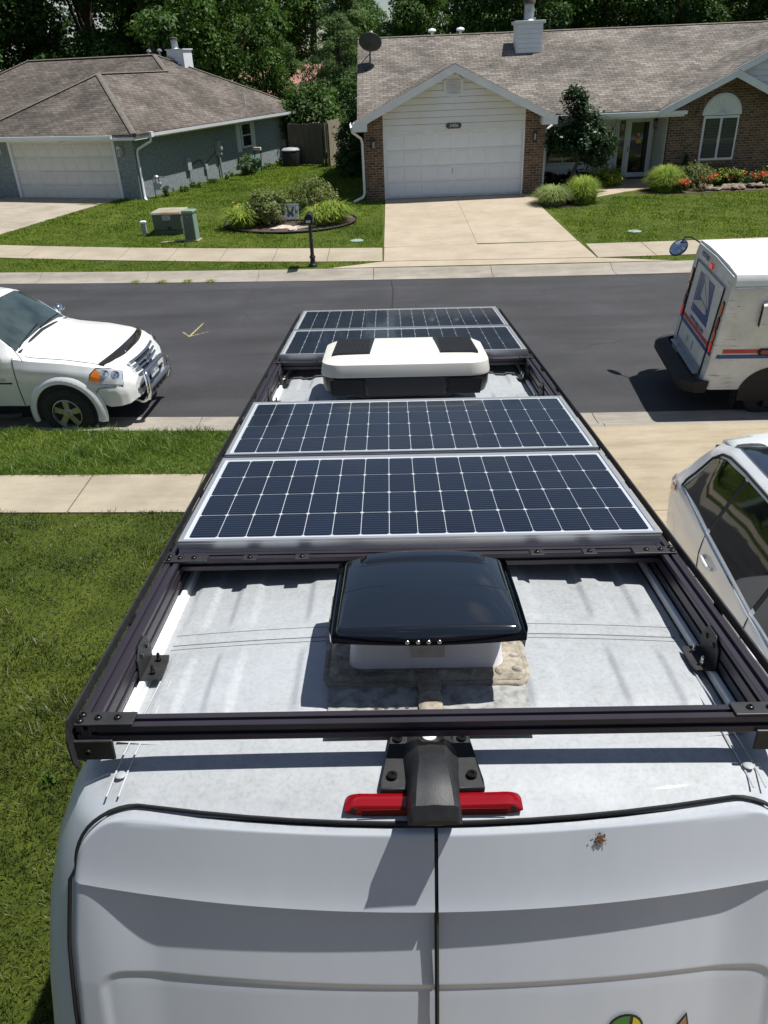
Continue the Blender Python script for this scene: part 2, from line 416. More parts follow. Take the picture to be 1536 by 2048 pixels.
def brick_mat(name, c1, c2, mort):
    m, n, l, b = newmat(name); v = coords(n, l, 'UV'); o = coords(n, l)
    br = n.new('ShaderNodeTexBrick'); l.new(v, br.inputs['Vector'])
    br.inputs['Scale'].default_value = 1.0; br.inputs['Brick Width'].default_value = .225; br.inputs['Row Height'].default_value = .082
    br.inputs['Mortar Size'].default_value = .008; br.inputs['Bias'].default_value = -.15
    br.inputs['Color1'].default_value = c4(c1); br.inputs['Color2'].default_value = c4(c2); br.inputs['Mortar'].default_value = c4(mort)
    g = noise(n, l, o, 9, 5, .7)
    c = mix(n, l, br.outputs['Color'], ramp(n, l, g, [(.3, .6), (.7, 1.35)]), 1, 'MULTIPLY')
    l.new(c, b.inputs['Base Color']); b.inputs['Roughness'].default_value = .88; bump(n, l, b, br.outputs['Fac'], -.5, .01); return m
M_SH_R = shingle_mat('weathered_shingles', (.165, .145, .128), (.265, .24, .212), (.075, .065, .058))
M_SH_L = shingle_mat('dark_shingles', (.115, .098, .085), (.185, .163, .142), (.05, .043, .038))
M_CAPL = pm('cap_shingles', (.115, .10, .086), (.165, .145, .128), 6, .92); M_CAPR = pm('ridge_shingles', (.16, .14, .125), (.23, .20, .175), 6, .92)
M_BRICK = brick_mat('brown_brick', (.17, .098, .058), (.055, .036, .026), (.28, .24, .19))
M_GREYBRICK = brick_mat('painted_grey_brick', (.235, .268, .285), (.222, .255, .272), (.19, .215, .23))
M_WHITE = pm('white_siding', (.70, .735, .77), (.78, .80, .82), 1.4, .55)
M_YELLOWED = pm('aged_white_siding', (.70, .70, .63), (.75, .775, .80), .9, .55)
M_LAPSHADE = pm('siding_lap_shade', (.42, .42, .41), rough=.9)  # grey seen through board gaps, painted as the shade lines under laps
M_TRIM = pm('white_trim', (.66, .69, .73), (.76, .78, .80), 2.0, .5)
M_GDOOR = pm('garage_door_paint', (.72, .755, .80), (.79, .815, .85), 1.1, .45)
M_GDOOR_L = pm('aged_door_paint', (.62, .61, .58), (.74, .73, .70), 1.1, .5)
M_SOFFIT = pm('soffit', (.62, .62, .60), rough=.6)
M_BLACK = pm('black_metal', (.012, .012, .013), rough=.45)
M_GLASS_D = pm('dark_window_glass', (.012, .015, .017), rough=.04, spec=.8)
M_GALV = pm('galvanised_flue', (.32, .35, .38), (.45, .47, .5), 8, .4, metal=.6)
M_PLAQUE = pm('plaque', (.06, .062, .06), rough=.5)
M_CREAM = pm('cream_paint', (.62, .60, .52), rough=.6)
M_SHUTTER = pm('pale_shutter', (.62, .64, .66), rough=.5)
M_LAMPGLASS = pm('lamp_glass', (.35, .36, .36), rough=.15)
M_GREYBOX = pm('utility_grey', (.30, .32, .34), (.36, .38, .40), 5, .5)

def downspout(parent, path, mat, r=.045): return MB().tube(path, r, 8).build('downspout', mat, parent, smooth=40)
def wall_lamp(parent, M, mat=M_BLACK):
    b = MB().box((-.05, -.02, -.12), (.05, 0, .12)); b.box((-.012, -.12, .06), (.012, -.02, .085))
    b.prism([(-.075, -.195, .08), (.075, -.195, .08), (.075, -.045, .08), (-.075, -.045, .08)], (0, 0, .018)); b.prism([(-.05, -.17, .098), (.05, -.17, .098), (.05, -.07, .098), (-.05, -.07, .098)], (0, 0, .05))
    for sx in (-1, 1):
        for y in (-.18, -.06): b.cyl((sx*.055, y, .08), (sx*.045, y, -.16), .008, n=6)
    b.box((-.055, -.19, -.175), (.055, -.05, -.155))
    o = b.build('wall_lamp', mat, parent, M=M)
    MB().lathe([(.03, -.155), (.048, -.1), (.048, .05), (.03, .078)], 10, T(0, -.12, 0)).build('lamp_glass', M_LAMPGLASS, o, smooth=40)
    return o
def garage_door(parent, x0, x1, z0, z1, y, mat, rows=4, ncol=8):
    d = MB().box((x0, y, z0), (x1, y+.05, z1)).build('garage_door', mat, parent)
    hh = (z1-z0)/rows; ww = (x1-x0)/ncol
    for r_ in range(rows):
        s = MB().box((x0+.004, y-.022, z0+r_*hh+.006), (x1-.004, y-.0005, z0+(r_+1)*hh-.006)).build('door_section', mat, d, bevel=.005)
    m = MB()
    a, c, e = ww-.15, hh-.16, .03
    m.prism([(-a/2, 0, -c/2), (a/2, 0, -c/2), (a/2, 0, c/2), (-a/2, 0, c/2)], (0, .006, 0))
    f = MB(); f.add([(-a/2-e, .0, -c/2-e), (a/2+e, 0, -c/2-e), (a/2+e, 0, c/2+e), (-a/2-e, 0, c/2+e), (-a/2, -.013, -c/2), (a/2, -.013, -c/2), (a/2, -.013, c/2), (-a/2, -.013, c/2)],
                    [(0, 1, 5, 4), (1, 2, 6, 5), (2, 3, 7, 6), (3, 0, 4, 7), (4, 5, 6, 7)])
    me = f.mesh('raised_panel')
    for r_ in range(rows):
        for k in range(ncol): link('raised_panel', me, mat, d, M=T(x0+(k+.5)*ww, y-.0225, z0+(r_+.5)*hh))
    return d
def lap_boards(parent, z0, z1, step, xr, y, mat, name='siding_board', axis='x'):
    """one clapboard per course; xr(z) gives its ends at its lower edge"""
    z = z0; k = 0
    while z < z1-.02:
        t = min(z+step, z1)-.016; a, b2 = xr(z+.01); a2, b3 = xr(t)
        if b2-a > .04:
            if b3-a2 < .02: a2 = b3 = (a+b2)/2; a2 -= .005; b3 += .005
            if axis == 'x': pts = [(a, y-.034, z), (b2, y-.034, z), (b3, y-.004, t), (a2, y-.004, t)]; back = (0, .02, 0)
            else: pts = [(y-.022*axis, a, z), (y-.022*axis, b2, z), (y-.004*axis, b3, t), (y-.004*axis, a2, t)]; back = (.02*axis, 0, 0)
            MB().prism(pts, back).build(name, mat, parent)
        z = t+.016; k += 1
def roof_plane(b, pts, th=.10):
    b.prism(pts, (0, 0, -th)); return b

# ---- white and brick ranch house
rh = thing('ranch_house', 'white and brown brick ranch house with front gable garage numbered 3406', 'house', (0, 0, 0))
EZ, EY, RY_, RZt, SL = 2.95, 30.1, 36.0, 5.58, (5.58-2.95)/5.9
GX, GZt, GE, GS = 2.37, 4.62, 2.98, .474
rb = MB()
yv_ = EY+(5.26-EZ)/SL
roof_plane(rb, [(-.95, EY, EZ), (9.62, EY, EZ), (14.4, yv_, 5.26), (17.5, lerp(yv_, EY, .646), lerp(5.26, EZ, .646)), (17.5, RY_, RZt), (-.95, RY_, RZt)])
roof_plane(rb, [(-.95, RY_, RZt-.002), (17.5, RY_, RZt-.002), (17.5, 41.9, EZ), (-.95, 41.9, EZ)])
roof = rb.build('roof', M_SH_R, rh)
ym = EY+(GZt-EZ)/SL
gb = MB()
for sx in (-1, 1):
    ex = GX+sx*3.42
    roof_plane(gb, [(ex, 28.98, GE+.004), (ex, EY+.05, GE+.004), (GX, ym+.02, GZt+.004), (GX, 28.98, GZt+.004)][::sx], .08)
gb.build('garage_roof', M_SH_R, rh)
SG = (12.0, 4.12, 2.4)          # small brick gable: apex x, z, half span
BG = (14.4, 5.26)               # larger gable behind
qb = MB()
roof_plane(qb, [(9.6, 29.95, 2.985), (9.6, EY+.05, 2.985), (BG[0], EY+(BG[1]-EZ)/SL, BG[1]), (BG[0], 30.3, BG[1]), (SG[0]+.0, 30.3, SG[1]+.006), (SG[0], 29.95, SG[1]+.006)], .08)
roof_plane(qb, [(SG[0], 29.95, SG[1]+.004), (SG[0], 30.6, SG[1]+.004), (14.4, 30.6, 2.985), (14.4, 29.95, 2.985)], .08)
roof_plane(qb, [(BG[0], 30.3, BG[1]), (BG[0], EY+(BG[1]-EZ)/SL, BG[1]), (19.2, EY+.05, 2.985), (19.2, 30.3, 2.985)], .08)
qb.build('gable_roof', M_SH_R, rh)
MB().tube([(-.95, RY_, RZt+.005), (17.5, RY_, RZt+.005)], .07, 6, squash=.45).build('ridge_cap', M_CAPR, roof)
# rake boards and fascia
def rake(xa, za, xb, zb, y, w=.24, th=.035):
    MB().prism([(xa, y, za), (xb, y, zb), (xb, y, zb-w), (xa, y, za-w)], (0, th, 0)).build('rake_board', M_TRIM, rh)
rake(GX-3.46, GE-.02, GX, GZt-.02, 28.945); rake(GX, GZt-.02, GX+3.46, GE-.02, 28.945)
rake(9.55, 2.96, SG[0], SG[1]-.02, 29.915); rake(SG[0], SG[1]-.02, 14.4, 2.96, 29.915)
rake(SG[0]+.02, SG[1]-.01, BG[0], BG[1]-.02, 30.265)
for sx in (-1, 1):   # boxed eave returns of the garage gable
    x = GX+sx*3.2
    MB().prism([(x-.24, 28.985, 2.72), (x+.24, 28.985, 2.72), (x+.24, 28.985, 2.95 if sx < 0 else 2.86), (x-.24, 28.985, 2.86 if sx < 0 else 2.95)][::1], (0, .42, 0)).build('eave_return', M_TRIM, rh)
for sx in (-1, 1):   # sloping soffits of the gable overhang
    MB().prism([(GX, 28.982, GZt-.11), (GX+sx*3.3, 28.982, GE-.06), (GX+sx*3.3, 28.982, GE-.08), (GX, 28.982, GZt-.13)], (0, .42, 0)).build('soffit', M_SOFFIT, rh)
MB().prism([(SG[0], 29.952, SG[1]-.11), (9.65, 29.952, 2.90), (9.65, 29.952, 2.88), (SG[0], 29.952, SG[1]-.13)], (0, .55, 0)).build('soffit', M_SOFFIT, rh)
# garage front: brick piers, jambs, door, clapboards
def pier(x0, x1): 
    z = lambda x: min(GZt-.14-GS*abs(x-GX), 4.4)
    MB().prism([(x0, 29.4, .42), (x1, 29.4, .42), (x1, 29.4, z(x1)), (x0, 29.4, z(x0))], (0, .22, 0)).build('brick_pier', M_BRICK, rh)
pier(-.72, -.06); pier(4.82, 5.50)
MB().box((-.06, 29.42, 2.58), (4.82, 29.6, 2.66)).build('header', M_TRIM, rh)
for x in (-.06, 4.76): MB().box((x, 29.40, .45), (x+.06, 29.58, 2.58)).build('door_jamb', M_WHITE, rh)
gdr = garage_door(rh, 0.0, 4.76, .50, 2.58, 29.5, M_GDOOR)
MB().box((2.34, 29.455, 1.28), (2.365, 29.478, 1.44)).build('door_handle', M_GALV, gdr)
MB().box((-.1, 29.6, .4), (5.3, 29.75, 2.85)).build('garage_wall', M_WHITE, rh)
def gx(z):
    h = (GZt-.12-z)/GS; return (max(-.055, GX-h), min(4.815, GX+h))
lap_boards(rh, 2.66, GZt-.14, .20, gx, 29.42, M_YELLOWED)
# gable triangle, grey behind the board gaps as painted lap shade
MB().prism([(-.06, 29.425, 2.6), (4.82, 29.425, 2.6), (4.82, 29.425, 3.3), (GX, 29.425, GZt-.15), (-.06, 29.425, 3.3)], (0, .17, 0)).build('gable_wall', M_LAPSHADE, rh)
def octa(r_, z, y): return [(GX-.02+r_*math.cos(rad(22.5+45*k)), y, z+r_*math.sin(rad(22.5+45*k))) for k in range(8)]
vent = MB().prism(octa(.36, 3.98, 29.36), (0, .05, 0)).build('gable_vent', M_TRIM, rh)
b = MB(); b.grid([octa(.36, 3.98, 29.345)+octa(.36, 3.98, 29.345)[:1], octa(.27, 3.98, 29.345)+octa(.27, 3.98, 29.345)[:1]]); b.grid([octa(.27, 3.98, 29.345)+octa(.27, 3.98, 29.345)[:1], octa(.27, 3.98, 29.362)+octa(.27, 3.98, 29.362)[:1]]); b.grid([octa(.36, 3.98, 29.362)+octa(.36, 3.98, 29.362)[:1], octa(.36, 3.98, 29.345)+octa(.36, 3.98, 29.345)[:1]])
b.build('vent_rim', M_TRIM, vent)
for k in range(6):
    z = 3.76+.075*k; hw = min(.25, .36-abs(z+.03-3.98)*.62)
    MB().prism([(GX-.02-hw, 29.33, z), (GX-.02+hw, 29.33, z), (GX-.02+hw, 29.359, z+.055), (GX-.02-hw, 29.359, z+.055)], (0, .002, .006)).build('louvre', M_TRIM, vent)
pl = MB().prism([(2.37+(.26 if abs(math.cos(t)) > .5 else .2)*np.sign(math.cos(t)), 29.37, 2.78+.095*math.sin(t)) for t in [rad(a) for a in (20, 70, 110, 160, 200, 250, 290, 340)]], (0, .025, 0)).build('number_plaque', M_PLAQUE, rh)
text('house_number', '3406', .155, M_CREAM, pl, T(2.37, 29.368, 2.78) @ RX(rad(90)), ext=.003, shear=.15)
wall_lamp(rh, T(-.40, 29.4, 2.32)); wall_lamp(rh, T(5.15, 29.4, 2.38))
# corner boards, side walls and recessed entry
MB().box((-.70, 29.6, .4), (-.5, 41.4, 2.95)).build('side_wall', M_BRICK, rh)
MB().box((5.30, 29.62, .4), (5.5, 32.2, 2.9)).build('entry_side_wall', M_WHITE, rh)
lap_boards(rh, .55, 2.75, .2, lambda z: (29.66, 31.95), 5.502, M_WHITE, axis=-1)
MB().box((5.5, 29.62, .45), (5.56, 29.70, 2.75)).build('corner_board', M_WHITE, rh)
MB().box((5.5, 32.05, .4), (10.4, 32.25, 2.95)).build('entry_wall', M_LAPSHADE, rh)
lap_boards(rh, .55, 2.70, .19, lambda z: (5.53, 8.62), 32.05, M_WHITE)
MB().box((10.12, 30.72, .4), (10.3, 32.05, 2.9)).build('entry_return_wall', M_WHITE, rh)
lap_boards(rh, .6, 2.72, .19, lambda z: (30.75, 32.02), 10.118, M_WHITE, axis=1)
MB().box((5.52, 30.15, 2.72), (10.12, 32.05, 2.76)).build('porch_ceiling', M_SOFFIT, rh)
fa = MB().box((5.86, EY-.03, 2.73), (10.45, EY+.0, 2.92)).build('fascia', M_TRIM, rh)
MB().sweep([(0, 0), (.11, 0), (.12, .11), (.105, .11), (.095, .015), (.012, .015), (.012, .12), (0, .12)], (5.9, EY-.035, 2.80), (10.5, EY-.035, 2.80), (0, -1, 0), (0, 0, 1)).build('gutter', M_WHITE, rh)
MB().sweep([(0, 0), (.11, 0), (.12, .11), (.105, .11), (.095, .015), (.012, .015), (.012, .12), (0, .12)], (-1.06, 28.99, 2.85), (-1.06, EY, 2.85), (-1, 0, 0), (0, 0, 1)).build('gutter', M_WHITE, rh)
downspout(rh, [(-1.12, 29.12, 2.86), (-1.1, 29.14, 2.72), (-.82, 29.3, 2.5), (-.78, 29.34, 2.35), (-.78, 29.34, .75), (-.83, 29.3, .62), (-1.15, 28.9, .53)], M_WHITE)
downspout(rh, [(5.95, 30.05, 2.80), (5.92, 30.02, 2.68), (5.60, 29.75, 2.5), (5.58, 29.72, .6)], M_WHITE)
# storm door, side light, windows
dr = thing('_', None, None); bpy.data.objects.remove(dr)
door = MB().box((9.08, 32.0, .58), (9.98, 32.04, 2.62)).build('front_door', M_WHITE, rh)
for a_, c_ in (((9.08, .58), (9.20, 2.62)), ((9.86, .58), (9.98, 2.62)), ((9.20, 2.48), (9.86, 2.62)), ((9.20, .58), (9.86, .76))):
    MB().box((a_[0], 31.955, a_[1]), (c_[0], 31.999, c_[1])).build('door_rail', M_WHITE, door)
MB().box((9.2, 31.975, .76), (9.86, 31.995, 2.48)).build('door_glass', M_GLASS_D, door)
MB().box((9.13, 31.93, 1.48), (9.155, 31.954, 1.66)).build('door_handle', M_BLACK, door)
for nm, cc, x, z, r_ in (('flower_cling', (.75, .45, .08), 9.50, 2.07, .055), ('flower_cling', (.55, .06, .22), 9.46, 1.97, .06), ('flower_cling', (.05, .32, .62), 9.60, 2.03, .06)):
    MB().prism([(x+r_*(1 if k % 2 else .8)*math.cos(k*math.pi/6), 31.968, z+r_*(1 if k % 2 else .8)*math.sin(k*math.pi/6)) for k in range(12)], (0, .006, 0)).build(nm, pm(nm, cc, rough=.6), door)
MB().prism([(9.44, 31.967, 1.76), (9.60, 31.967, 1.76), (9.62, 31.967, 1.80), (9.59, 31.967, 1.90), (9.47, 31.967, 1.90), (9.46, 31.967, 1.83), (9.41, 31.967, 1.90), (9.395, 31.967, 1.885)], (0, .007, 0)).build('watering_can_cling', pm('can_yellow', (.62, .52, .06), rough=.6), door)
sd = MB().box((8.70, 31.99, .58), (9.03, 32.04, 2.66)).build('side_light', M_WHITE, rh)
MB().box((8.77, 31.97, .66), (8.98, 31.99, 2.55)).build('pane', M_GLASS_D, sd)
MB().box((8.80, 31.964, 2.22), (8.93, 31.972, 2.42)).build('notice', pm('notice', (.3, .3, .3), rough=.6), sd)
for x in (8.63, 9.03, 9.99): MB().box((x, 31.98, .55), (x+.05, 32.05, 2.68)).build('door_casing', M_TRIM, rh)
wall_lamp(rh, T(10.06, 32.04, 2.42), M_BLACK)
ew = MB().box((6.05, 31.99, 1.12), (8.05, 32.04, 2.5)).build('entry_window', M_WHITE, rh)
for k in range(3): MB().box((6.12+k*.64, 31.97, 1.2), (6.70+k*.64, 31.99, 2.42)).build('pane', M_GLASS_D, ew)
st = MB().box((8.7, 31.3, .5), (10.1, 31.95, .60)).build('door_step', M_LEFTDRIVE, rh)
MB().box((8.95, 31.35, .602), (9.95, 31.85, .615)).build('door_mat', pm('door_mat', (.03, .032, .036), (.05, .05, .055), 40, .9), rh)
# brick gable with arched window
wl_ = lambda x: SG[1]-.14-.474*abs(x-SG[0])
MB().prism([(10.12, 30.5, .4), (14.2, 30.5, .4), (14.2, 30.5, wl_(14.2)), (SG[0], 30.5, wl_(SG[0])), (10.12, 30.5, wl_(10.12))], (0, .2, 0)).build('brick_gable_wall', M_BRICK, rh)
MB().prism([(14.21, 30.62, .4), (18.6, 30.62, .4), (18.6, 30.62, 3.05), (BG[0], 30.62, BG[1]-.15), (SG[0]+.2, 30.62, SG[1]-.1)], (0, .18, 0)).build('upper_gable_wall', M_WHITE, rh)
lap_boards(rh, 3.3, 5.0, .19, lambda z: (max(SG[0]+(z-SG[1])/.474, SG[0]+(SG[1]-z)/.474), BG[0]+(BG[1]-.15-z)/.474), 30.61, M_WHITE)
ax_, aw = 11.90, .62
aw_ = MB().box((ax_-aw, 30.43, 1.25), (ax_+aw, 30.498, 2.68)).build('arched_window', M_WHITE, rh)
for sx in (-1, 1):
    pn = MB().box((ax_+sx*.30-.25, 30.40, 1.33), (ax_+sx*.30+.25, 30.428, 2.60)).build('pane', M_GLASS_D, aw_)
    for k in range(13): MB().box((ax_+sx*.30-.21, 30.392, 1.40+k*.09), (ax_+sx*.30+.21, 30.399, 1.46+k*.09)).build('shutter_slat', pm('slat', (.035, .05, .05), rough=.35) if 'slat' not in bpy.data.materials else bpy.data.materials['slat'], pn)
arc = lambda r_, y, n=18: [(ax_+r_*math.cos(math.pi*k/n), y, 2.70+r_*math.sin(math.pi*k/n)) for k in range(n+1)]
fan = MB().prism(arc(.60, 30.44), (0, .055, 0)).build('sunburst_arch', M_WHITE, aw_)
for k in range(15):
    t0, t1 = math.pi*(k+.12)/15, math.pi*(k+.88)/15; tm = (t0+t1)/2
    pr_ = lambda r_, t, y: (ax_+r_*math.cos(t), y, 2.70+r_*math.sin(t))
    MB().add([pr_(.06, tm, 30.438), pr_(.56, t0, 30.438), pr_(.56, t1, 30.438), pr_(.5, tm, 30.418), pr_(.1, tm, 30.428)], [(0, 1, 3, 4), (0, 4, 3, 2), (1, 2, 3)]).build('sunburst_ray', M_TRIM, fan)
b = MB(); b.grid([arc(.69, 30.47), arc(.60, 30.44)]); b.grid([arc(.60, 30.44), arc(.60, 30.499)]); b.build('arch_trim', M_TRIM, aw_)
for k in range(22):
    t0, t1 = math.pi*(k+.06)/22, math.pi*(k+.94)/22; q = lambda r_, t: (ax_+r_*math.cos(t), 30.462, 2.70+r_*math.sin(t))
    MB().prism([q(.70, t0), q(.90, t0), q(.90, t1), q(.70, t1)], (0, .03, 0)).build('arch_brick', M_BRICK, rh)
MB().box((ax_-aw-.08, 30.40, 1.13), (ax_+aw+.08, 30.498, 1.24)).build('window_sill', M_BRICK, aw_)
# chimney with metal flue, roof vents, satellite dish
ch = MB().box((5.12, 34.35, 4.6), (6.12, 35.15, 5.80)).build('chimney', M_WHITE, rh)
for k in range(6): MB().prism([(5.17, 34.322, 4.86+k*.155), (6.07, 34.322, 4.86+k*.155), (6.07, 34.34, 5.01+k*.155), (5.17, 34.34, 5.01+k*.155)], (0, .009, 0)).build('siding_board', M_WHITE, ch)
MB().box((5.04, 34.27, 5.80), (6.20, 35.23, 5.90)).build('chimney_cap', M_TRIM, ch, bevel=.01)
fl = MB().lathe([(.26, 5.90), (.19, 5.95), (.19, 6.42)], 20, T(5.62, 34.75, 0)).build('flue', M_GALV, ch, smooth=40)
MB().lathe([(.0, 6.62), (.20, 6.60), (.23, 6.55), (.23, 6.46), (.18, 6.42)], 20, T(5.62, 34.75, 0)).build('flue_cap', pm('rusty_cap', (.06, .05, .045), (.12, .09, .07), 6, .7), fl, smooth=40)
for x in (2.05, 3.2): MB().lathe([(.06, 5.3), (.06, 5.72), (.15, 5.72), (.17, 5.77), (.13, 5.83), (0, 5.86)], 14, T(x, 36.7, 0)).build('roof_vent', M_WHITE, rh, smooth=45)
dish = thing('satellite_dish', 'dark grey satellite dish on a bent mast above the garage roof', 'satellite dish', (-.6, 33.63, 4.55))
M_DISH = pm('dish_grey', (.045, .052, .055), (.06, .066, .07), 4, .55)
MB().tube([(0, 0, -.02), (.02, -.02, .10), (.14, .02, .22), (.16, .04, .75)], .03, 8).build('mast', M_DISH, dish, smooth=40)
for q in ((-.3, .15), (-.12, .5)): MB().cyl((q[0], q[1], .02+.456*q[1]), (.15, .04, .5), .014, n=6).build('strut', M_DISH, dish)
DM = T(.16, .12, .78) @ RZ(rad(-8)) @ RX(rad(-42))
MB().lathe([(0, .0), (.2, .02), (.34, .06), (.43, .105), (.43, .12), (.34, .075), (.2, .035), (0, .015)], 28, DM @ RX(0) @ Matrix.Diagonal((1, 1.06, 1, 1))).build('reflector', M_DISH, dish, smooth=50)
MB().tube([DM @ Vector((0, -.38, .08)), DM @ Vector((0, -.2, .42)), DM @ Vector((0, -.02, .5))], .018, 6).build('feed_arm', M_DISH, dish)
MB().box((-.06, -.05, .46), (.06, .05, .56), DM).build('receiver', M_CREAM, dish)
MB().box((-.09, -.12, -.02), (.09, .12, .03), RX(math.atan(.456))).build('foot', M_DISH, dish)

# ---- grey house, turned a little to the street
GH = T(-9.44, 31.8, 0) @ RZ(rad(-18.5))
gh = thing('grey_house', 'grey painted brick ranch house with brown hip roof and white garage', 'house', M=GH)
pz, hw, s_, e_, ez = .50, 3.9, 4.6, 15.2, 2.80
hm = (e_-s_)/2; z1_, z2_ = ez+pz*hw, ez+pz*hm
A = (.5, -.5, ez); Bp = (.5-hw, -.5+hw, z1_); Cp = (.5-hw, s_+hw, z1_); Dp = (.5-hm, s_+hm, z2_); Ep = (.5, e_, ez)
L0 = (.5-2*hw, -.5, ez); LV = (.5-2*hw, s_, ez); RL = (-12.2, s_+hm, z2_); WL = (-12.2-hm, s_, ez); WB = (-12.2-hm, e_, ez)
b = MB()
roof_plane(b, [A, Ep, Dp, Cp, Bp]); roof_plane(b, [L0, A, Bp]); roof_plane(b, [L0, Bp, Cp, LV])
roof_plane(b, [LV, Cp, Dp, RL, WL]); roof_plane(b, [Ep, WB, RL, Dp]); roof_plane(b, [WB, WL, RL])
gr = b.build('roof', M_SH_L, gh)
for a_, c_ in ((A, Bp), (L0, Bp), (Bp, Cp), (Cp, Dp), (Dp, RL), (Dp, Ep), (RL, WL)):
    b = MB(); a_, c_ = Vector(a_), Vector(c_); up = Vector((0, 0, .012)); b.tube([a_+up, c_+up], .11, 6, squash=.35); b.build('hip_cap', M_CAPL, gr, smooth=50)
MB().box((-7.1, 0, .3), (-5.72, .2, ez-.1)).box((-.86, 0, .3), (0, .2, ez-.1)).box((-5.72, 0, 2.6), (-.86, .2, ez-.1)).build('front_wall', M_GREYBRICK, gh)
MB().box((-.2, .2, .3), (0, 14.7, ez-.1)).build('side_wall', M_GREYBRICK, gh)
MB().box((-7.1, .2, .3), (-6.9, 5.1, ez-.1)).build('wing_wall', M_GREYBRICK, gh)
MB().box((-17, 5.1, .3), (-6.9, 5.3, ez-.1)).build('main_front_wall', M_GREYBRICK, gh)
MB().box((-16.8, 14.5, .3), (-.2, 14.7, ez-.1)).build('rear_wall', M_GREYBRICK, gh)
MB().prism([(.46, -.46, ez-.15), (.46, e_-.04, ez-.15), (-.1, e_-.04, ez-.15), (-.1, -.0, ez-.15), (.46-2*hw, 0, ez-.15), (.46-2*hw, -.46, ez-.15)], (0, 0, .02)).build('soffit', M_SOFFIT, gh)
MB().box((.44, -.47, ez-.2), (.47, e_, ez-.02)).build('fascia', M_TRIM, gh); MB().box((.5-2*hw, -.50, ez-.2), (.44, -.47, ez-.02)).build('fascia', M_TRIM, gh)
SEC = [(0, 0), (.11, 0), (.12, .11), (.105, .11), (.095, .015), (.012, .015), (.012, .12), (0, .12)]
MB().sweep(SEC, (.475, .55, ez-.14), (.475, e_+.1, ez-.14), (1, 0, 0), (0, 0, 1)).build('gutter', M_WHITE, gh)
MB().sweep(SEC, (.5-2*hw, -.505, ez-.14), (-.45, -.505, ez-.14), (0, -1, 0), (0, 0, 1)).build('gutter', M_WHITE, gh)
MB().box((.47, .42, ez-.16), (.62, .56, ez+.02)).build('gutter_end', M_WHITE, gh)
downspout(gh, [(.54, .48, ez-.12), (.52, .46, ez-.3), (.10, .14, ez-.55), (.06, .12, ez-.7), (.06, .12, .62), (.12, .05, .5), (.35, -.15, .45)], M_WHITE)
downspout(gh, [(.5, 14.9, ez-.12), (.45, 14.8, ez-.3), (.06, 14.6, ez-.6), (.06, 14.6, .6)], M_WHITE)
g2 = garage_door(gh, -5.66, -.92, .46, 2.52, .08, M_GDOOR_L)
for x in (-5.78, -.92): MB().box((x, -.02, .44), (x+.12, .1, 2.60)).build('door_jamb', M_WHITE, gh)
MB().box((-5.66, -.02, 2.52), (-.92, .1, 2.60)).build('header', M_WHITE, gh)
wall_lamp(gh, T(-.55, 0, 2.22), M_TRIM); wall_lamp(gh, T(-6.2, 0, 2.22), M_TRIM)
MB().box((-3.25, -.12, ez-.24), (-2.95, -.02, ez-.16)).build('flood_light', pm('brown_fixture', (.05, .04, .03), rough=.6), gh)
# side window with shutters, meters, pipes
wn_ = MB().box((0.0, 8.5, 1.45), (.04, 9.55, 2.58)).build('side_window', M_GREYBRICK, gh)
MB().box((.04, 8.56, 1.50), (.075, 9.50, 2.54)).build('window_frame', M_TRIM, wn_)
for z in (1.57, 2.05): MB().box((.076, 8.63, z), (.086, 9.43, z+.43)).build('pane', M_GLASS_D, wn_)
for y in (8.12, 9.58): 
    sh = MB().box((.0, y, 1.36), (.05, y+.36, 2.60)).build('shutter', M_SHUTTER, gh)
    for k in range(14): MB().prism([(.051, y+.05, 1.44+k*.08), (.051, y+.31, 1.44+k*.08), (.056, y+.31, 1.50+k*.08), (.056, y+.05, 1.50+k*.08)], (-.004, 0, .002)).build('shutter_slat', M_SHUTTER, sh)
um = MB().box((0, 3.45, 1.12), (.12, 3.75, 1.6)).build('utility_box', M_GREYBOX, gh, bevel=.01)
em = MB().box((0, 6.05, 1.45), (.16, 6.38, 2.0)).build('electric_meter', M_GREYBOX, gh, bevel=.01)
MB().lathe([(.11, 0), (.11, .06), (.08, .10), (0, .11)], 16, T(.16, 6.21, 1.72) @ RY(rad(90))).build('meter_dial', M_LAMPGLASS, em, smooth=40)
MB().cyl((.07, 6.21, 1.46), (.10, 6.26, .35), .05, n=10).build('conduit', M_GREYBOX, gh, smooth=50)
MB().tube([(.03, 3.75, 1.3), (.03, 4.6, 1.42), (.03, 5.0, 1.15), (.04, 5.0, .45)], .018, 6).build('cable', M_BLACK, gh)
MB().box((0, 4.9, 1.0), (.1, 5.1, 1.2)).build('junction_box', M_GREYBOX, gh)
MB().tube([(.03, 5.1, 1.25), (.03, 5.6, 1.42), (.03, 6.05, 1.6)], .012, 5).build('cable', M_BLACK, gh)
MB().tube([(.04, 3.6, 1.12), (.04, 3.62, .4)], .012, 5).build('ground_wire', pm('copper_red', (.25, .07, .05), rough=.6), gh)
MB().box((0, 8.0, 1.0), (.06, 8.1, 1.12)).build('outlet', M_BLACK, gh)
MB().box((0, 13.0, 1.2), (.1, 13.15, 1.5)).build('disconnect_box', M_GREYBOX, gh)
MB().tube([(.05, 13.08, 1.2), (.07, 13.1, .9), (.3, 13.4, .5)], .02, 6).build('conduit', M_GREYBOX, gh)
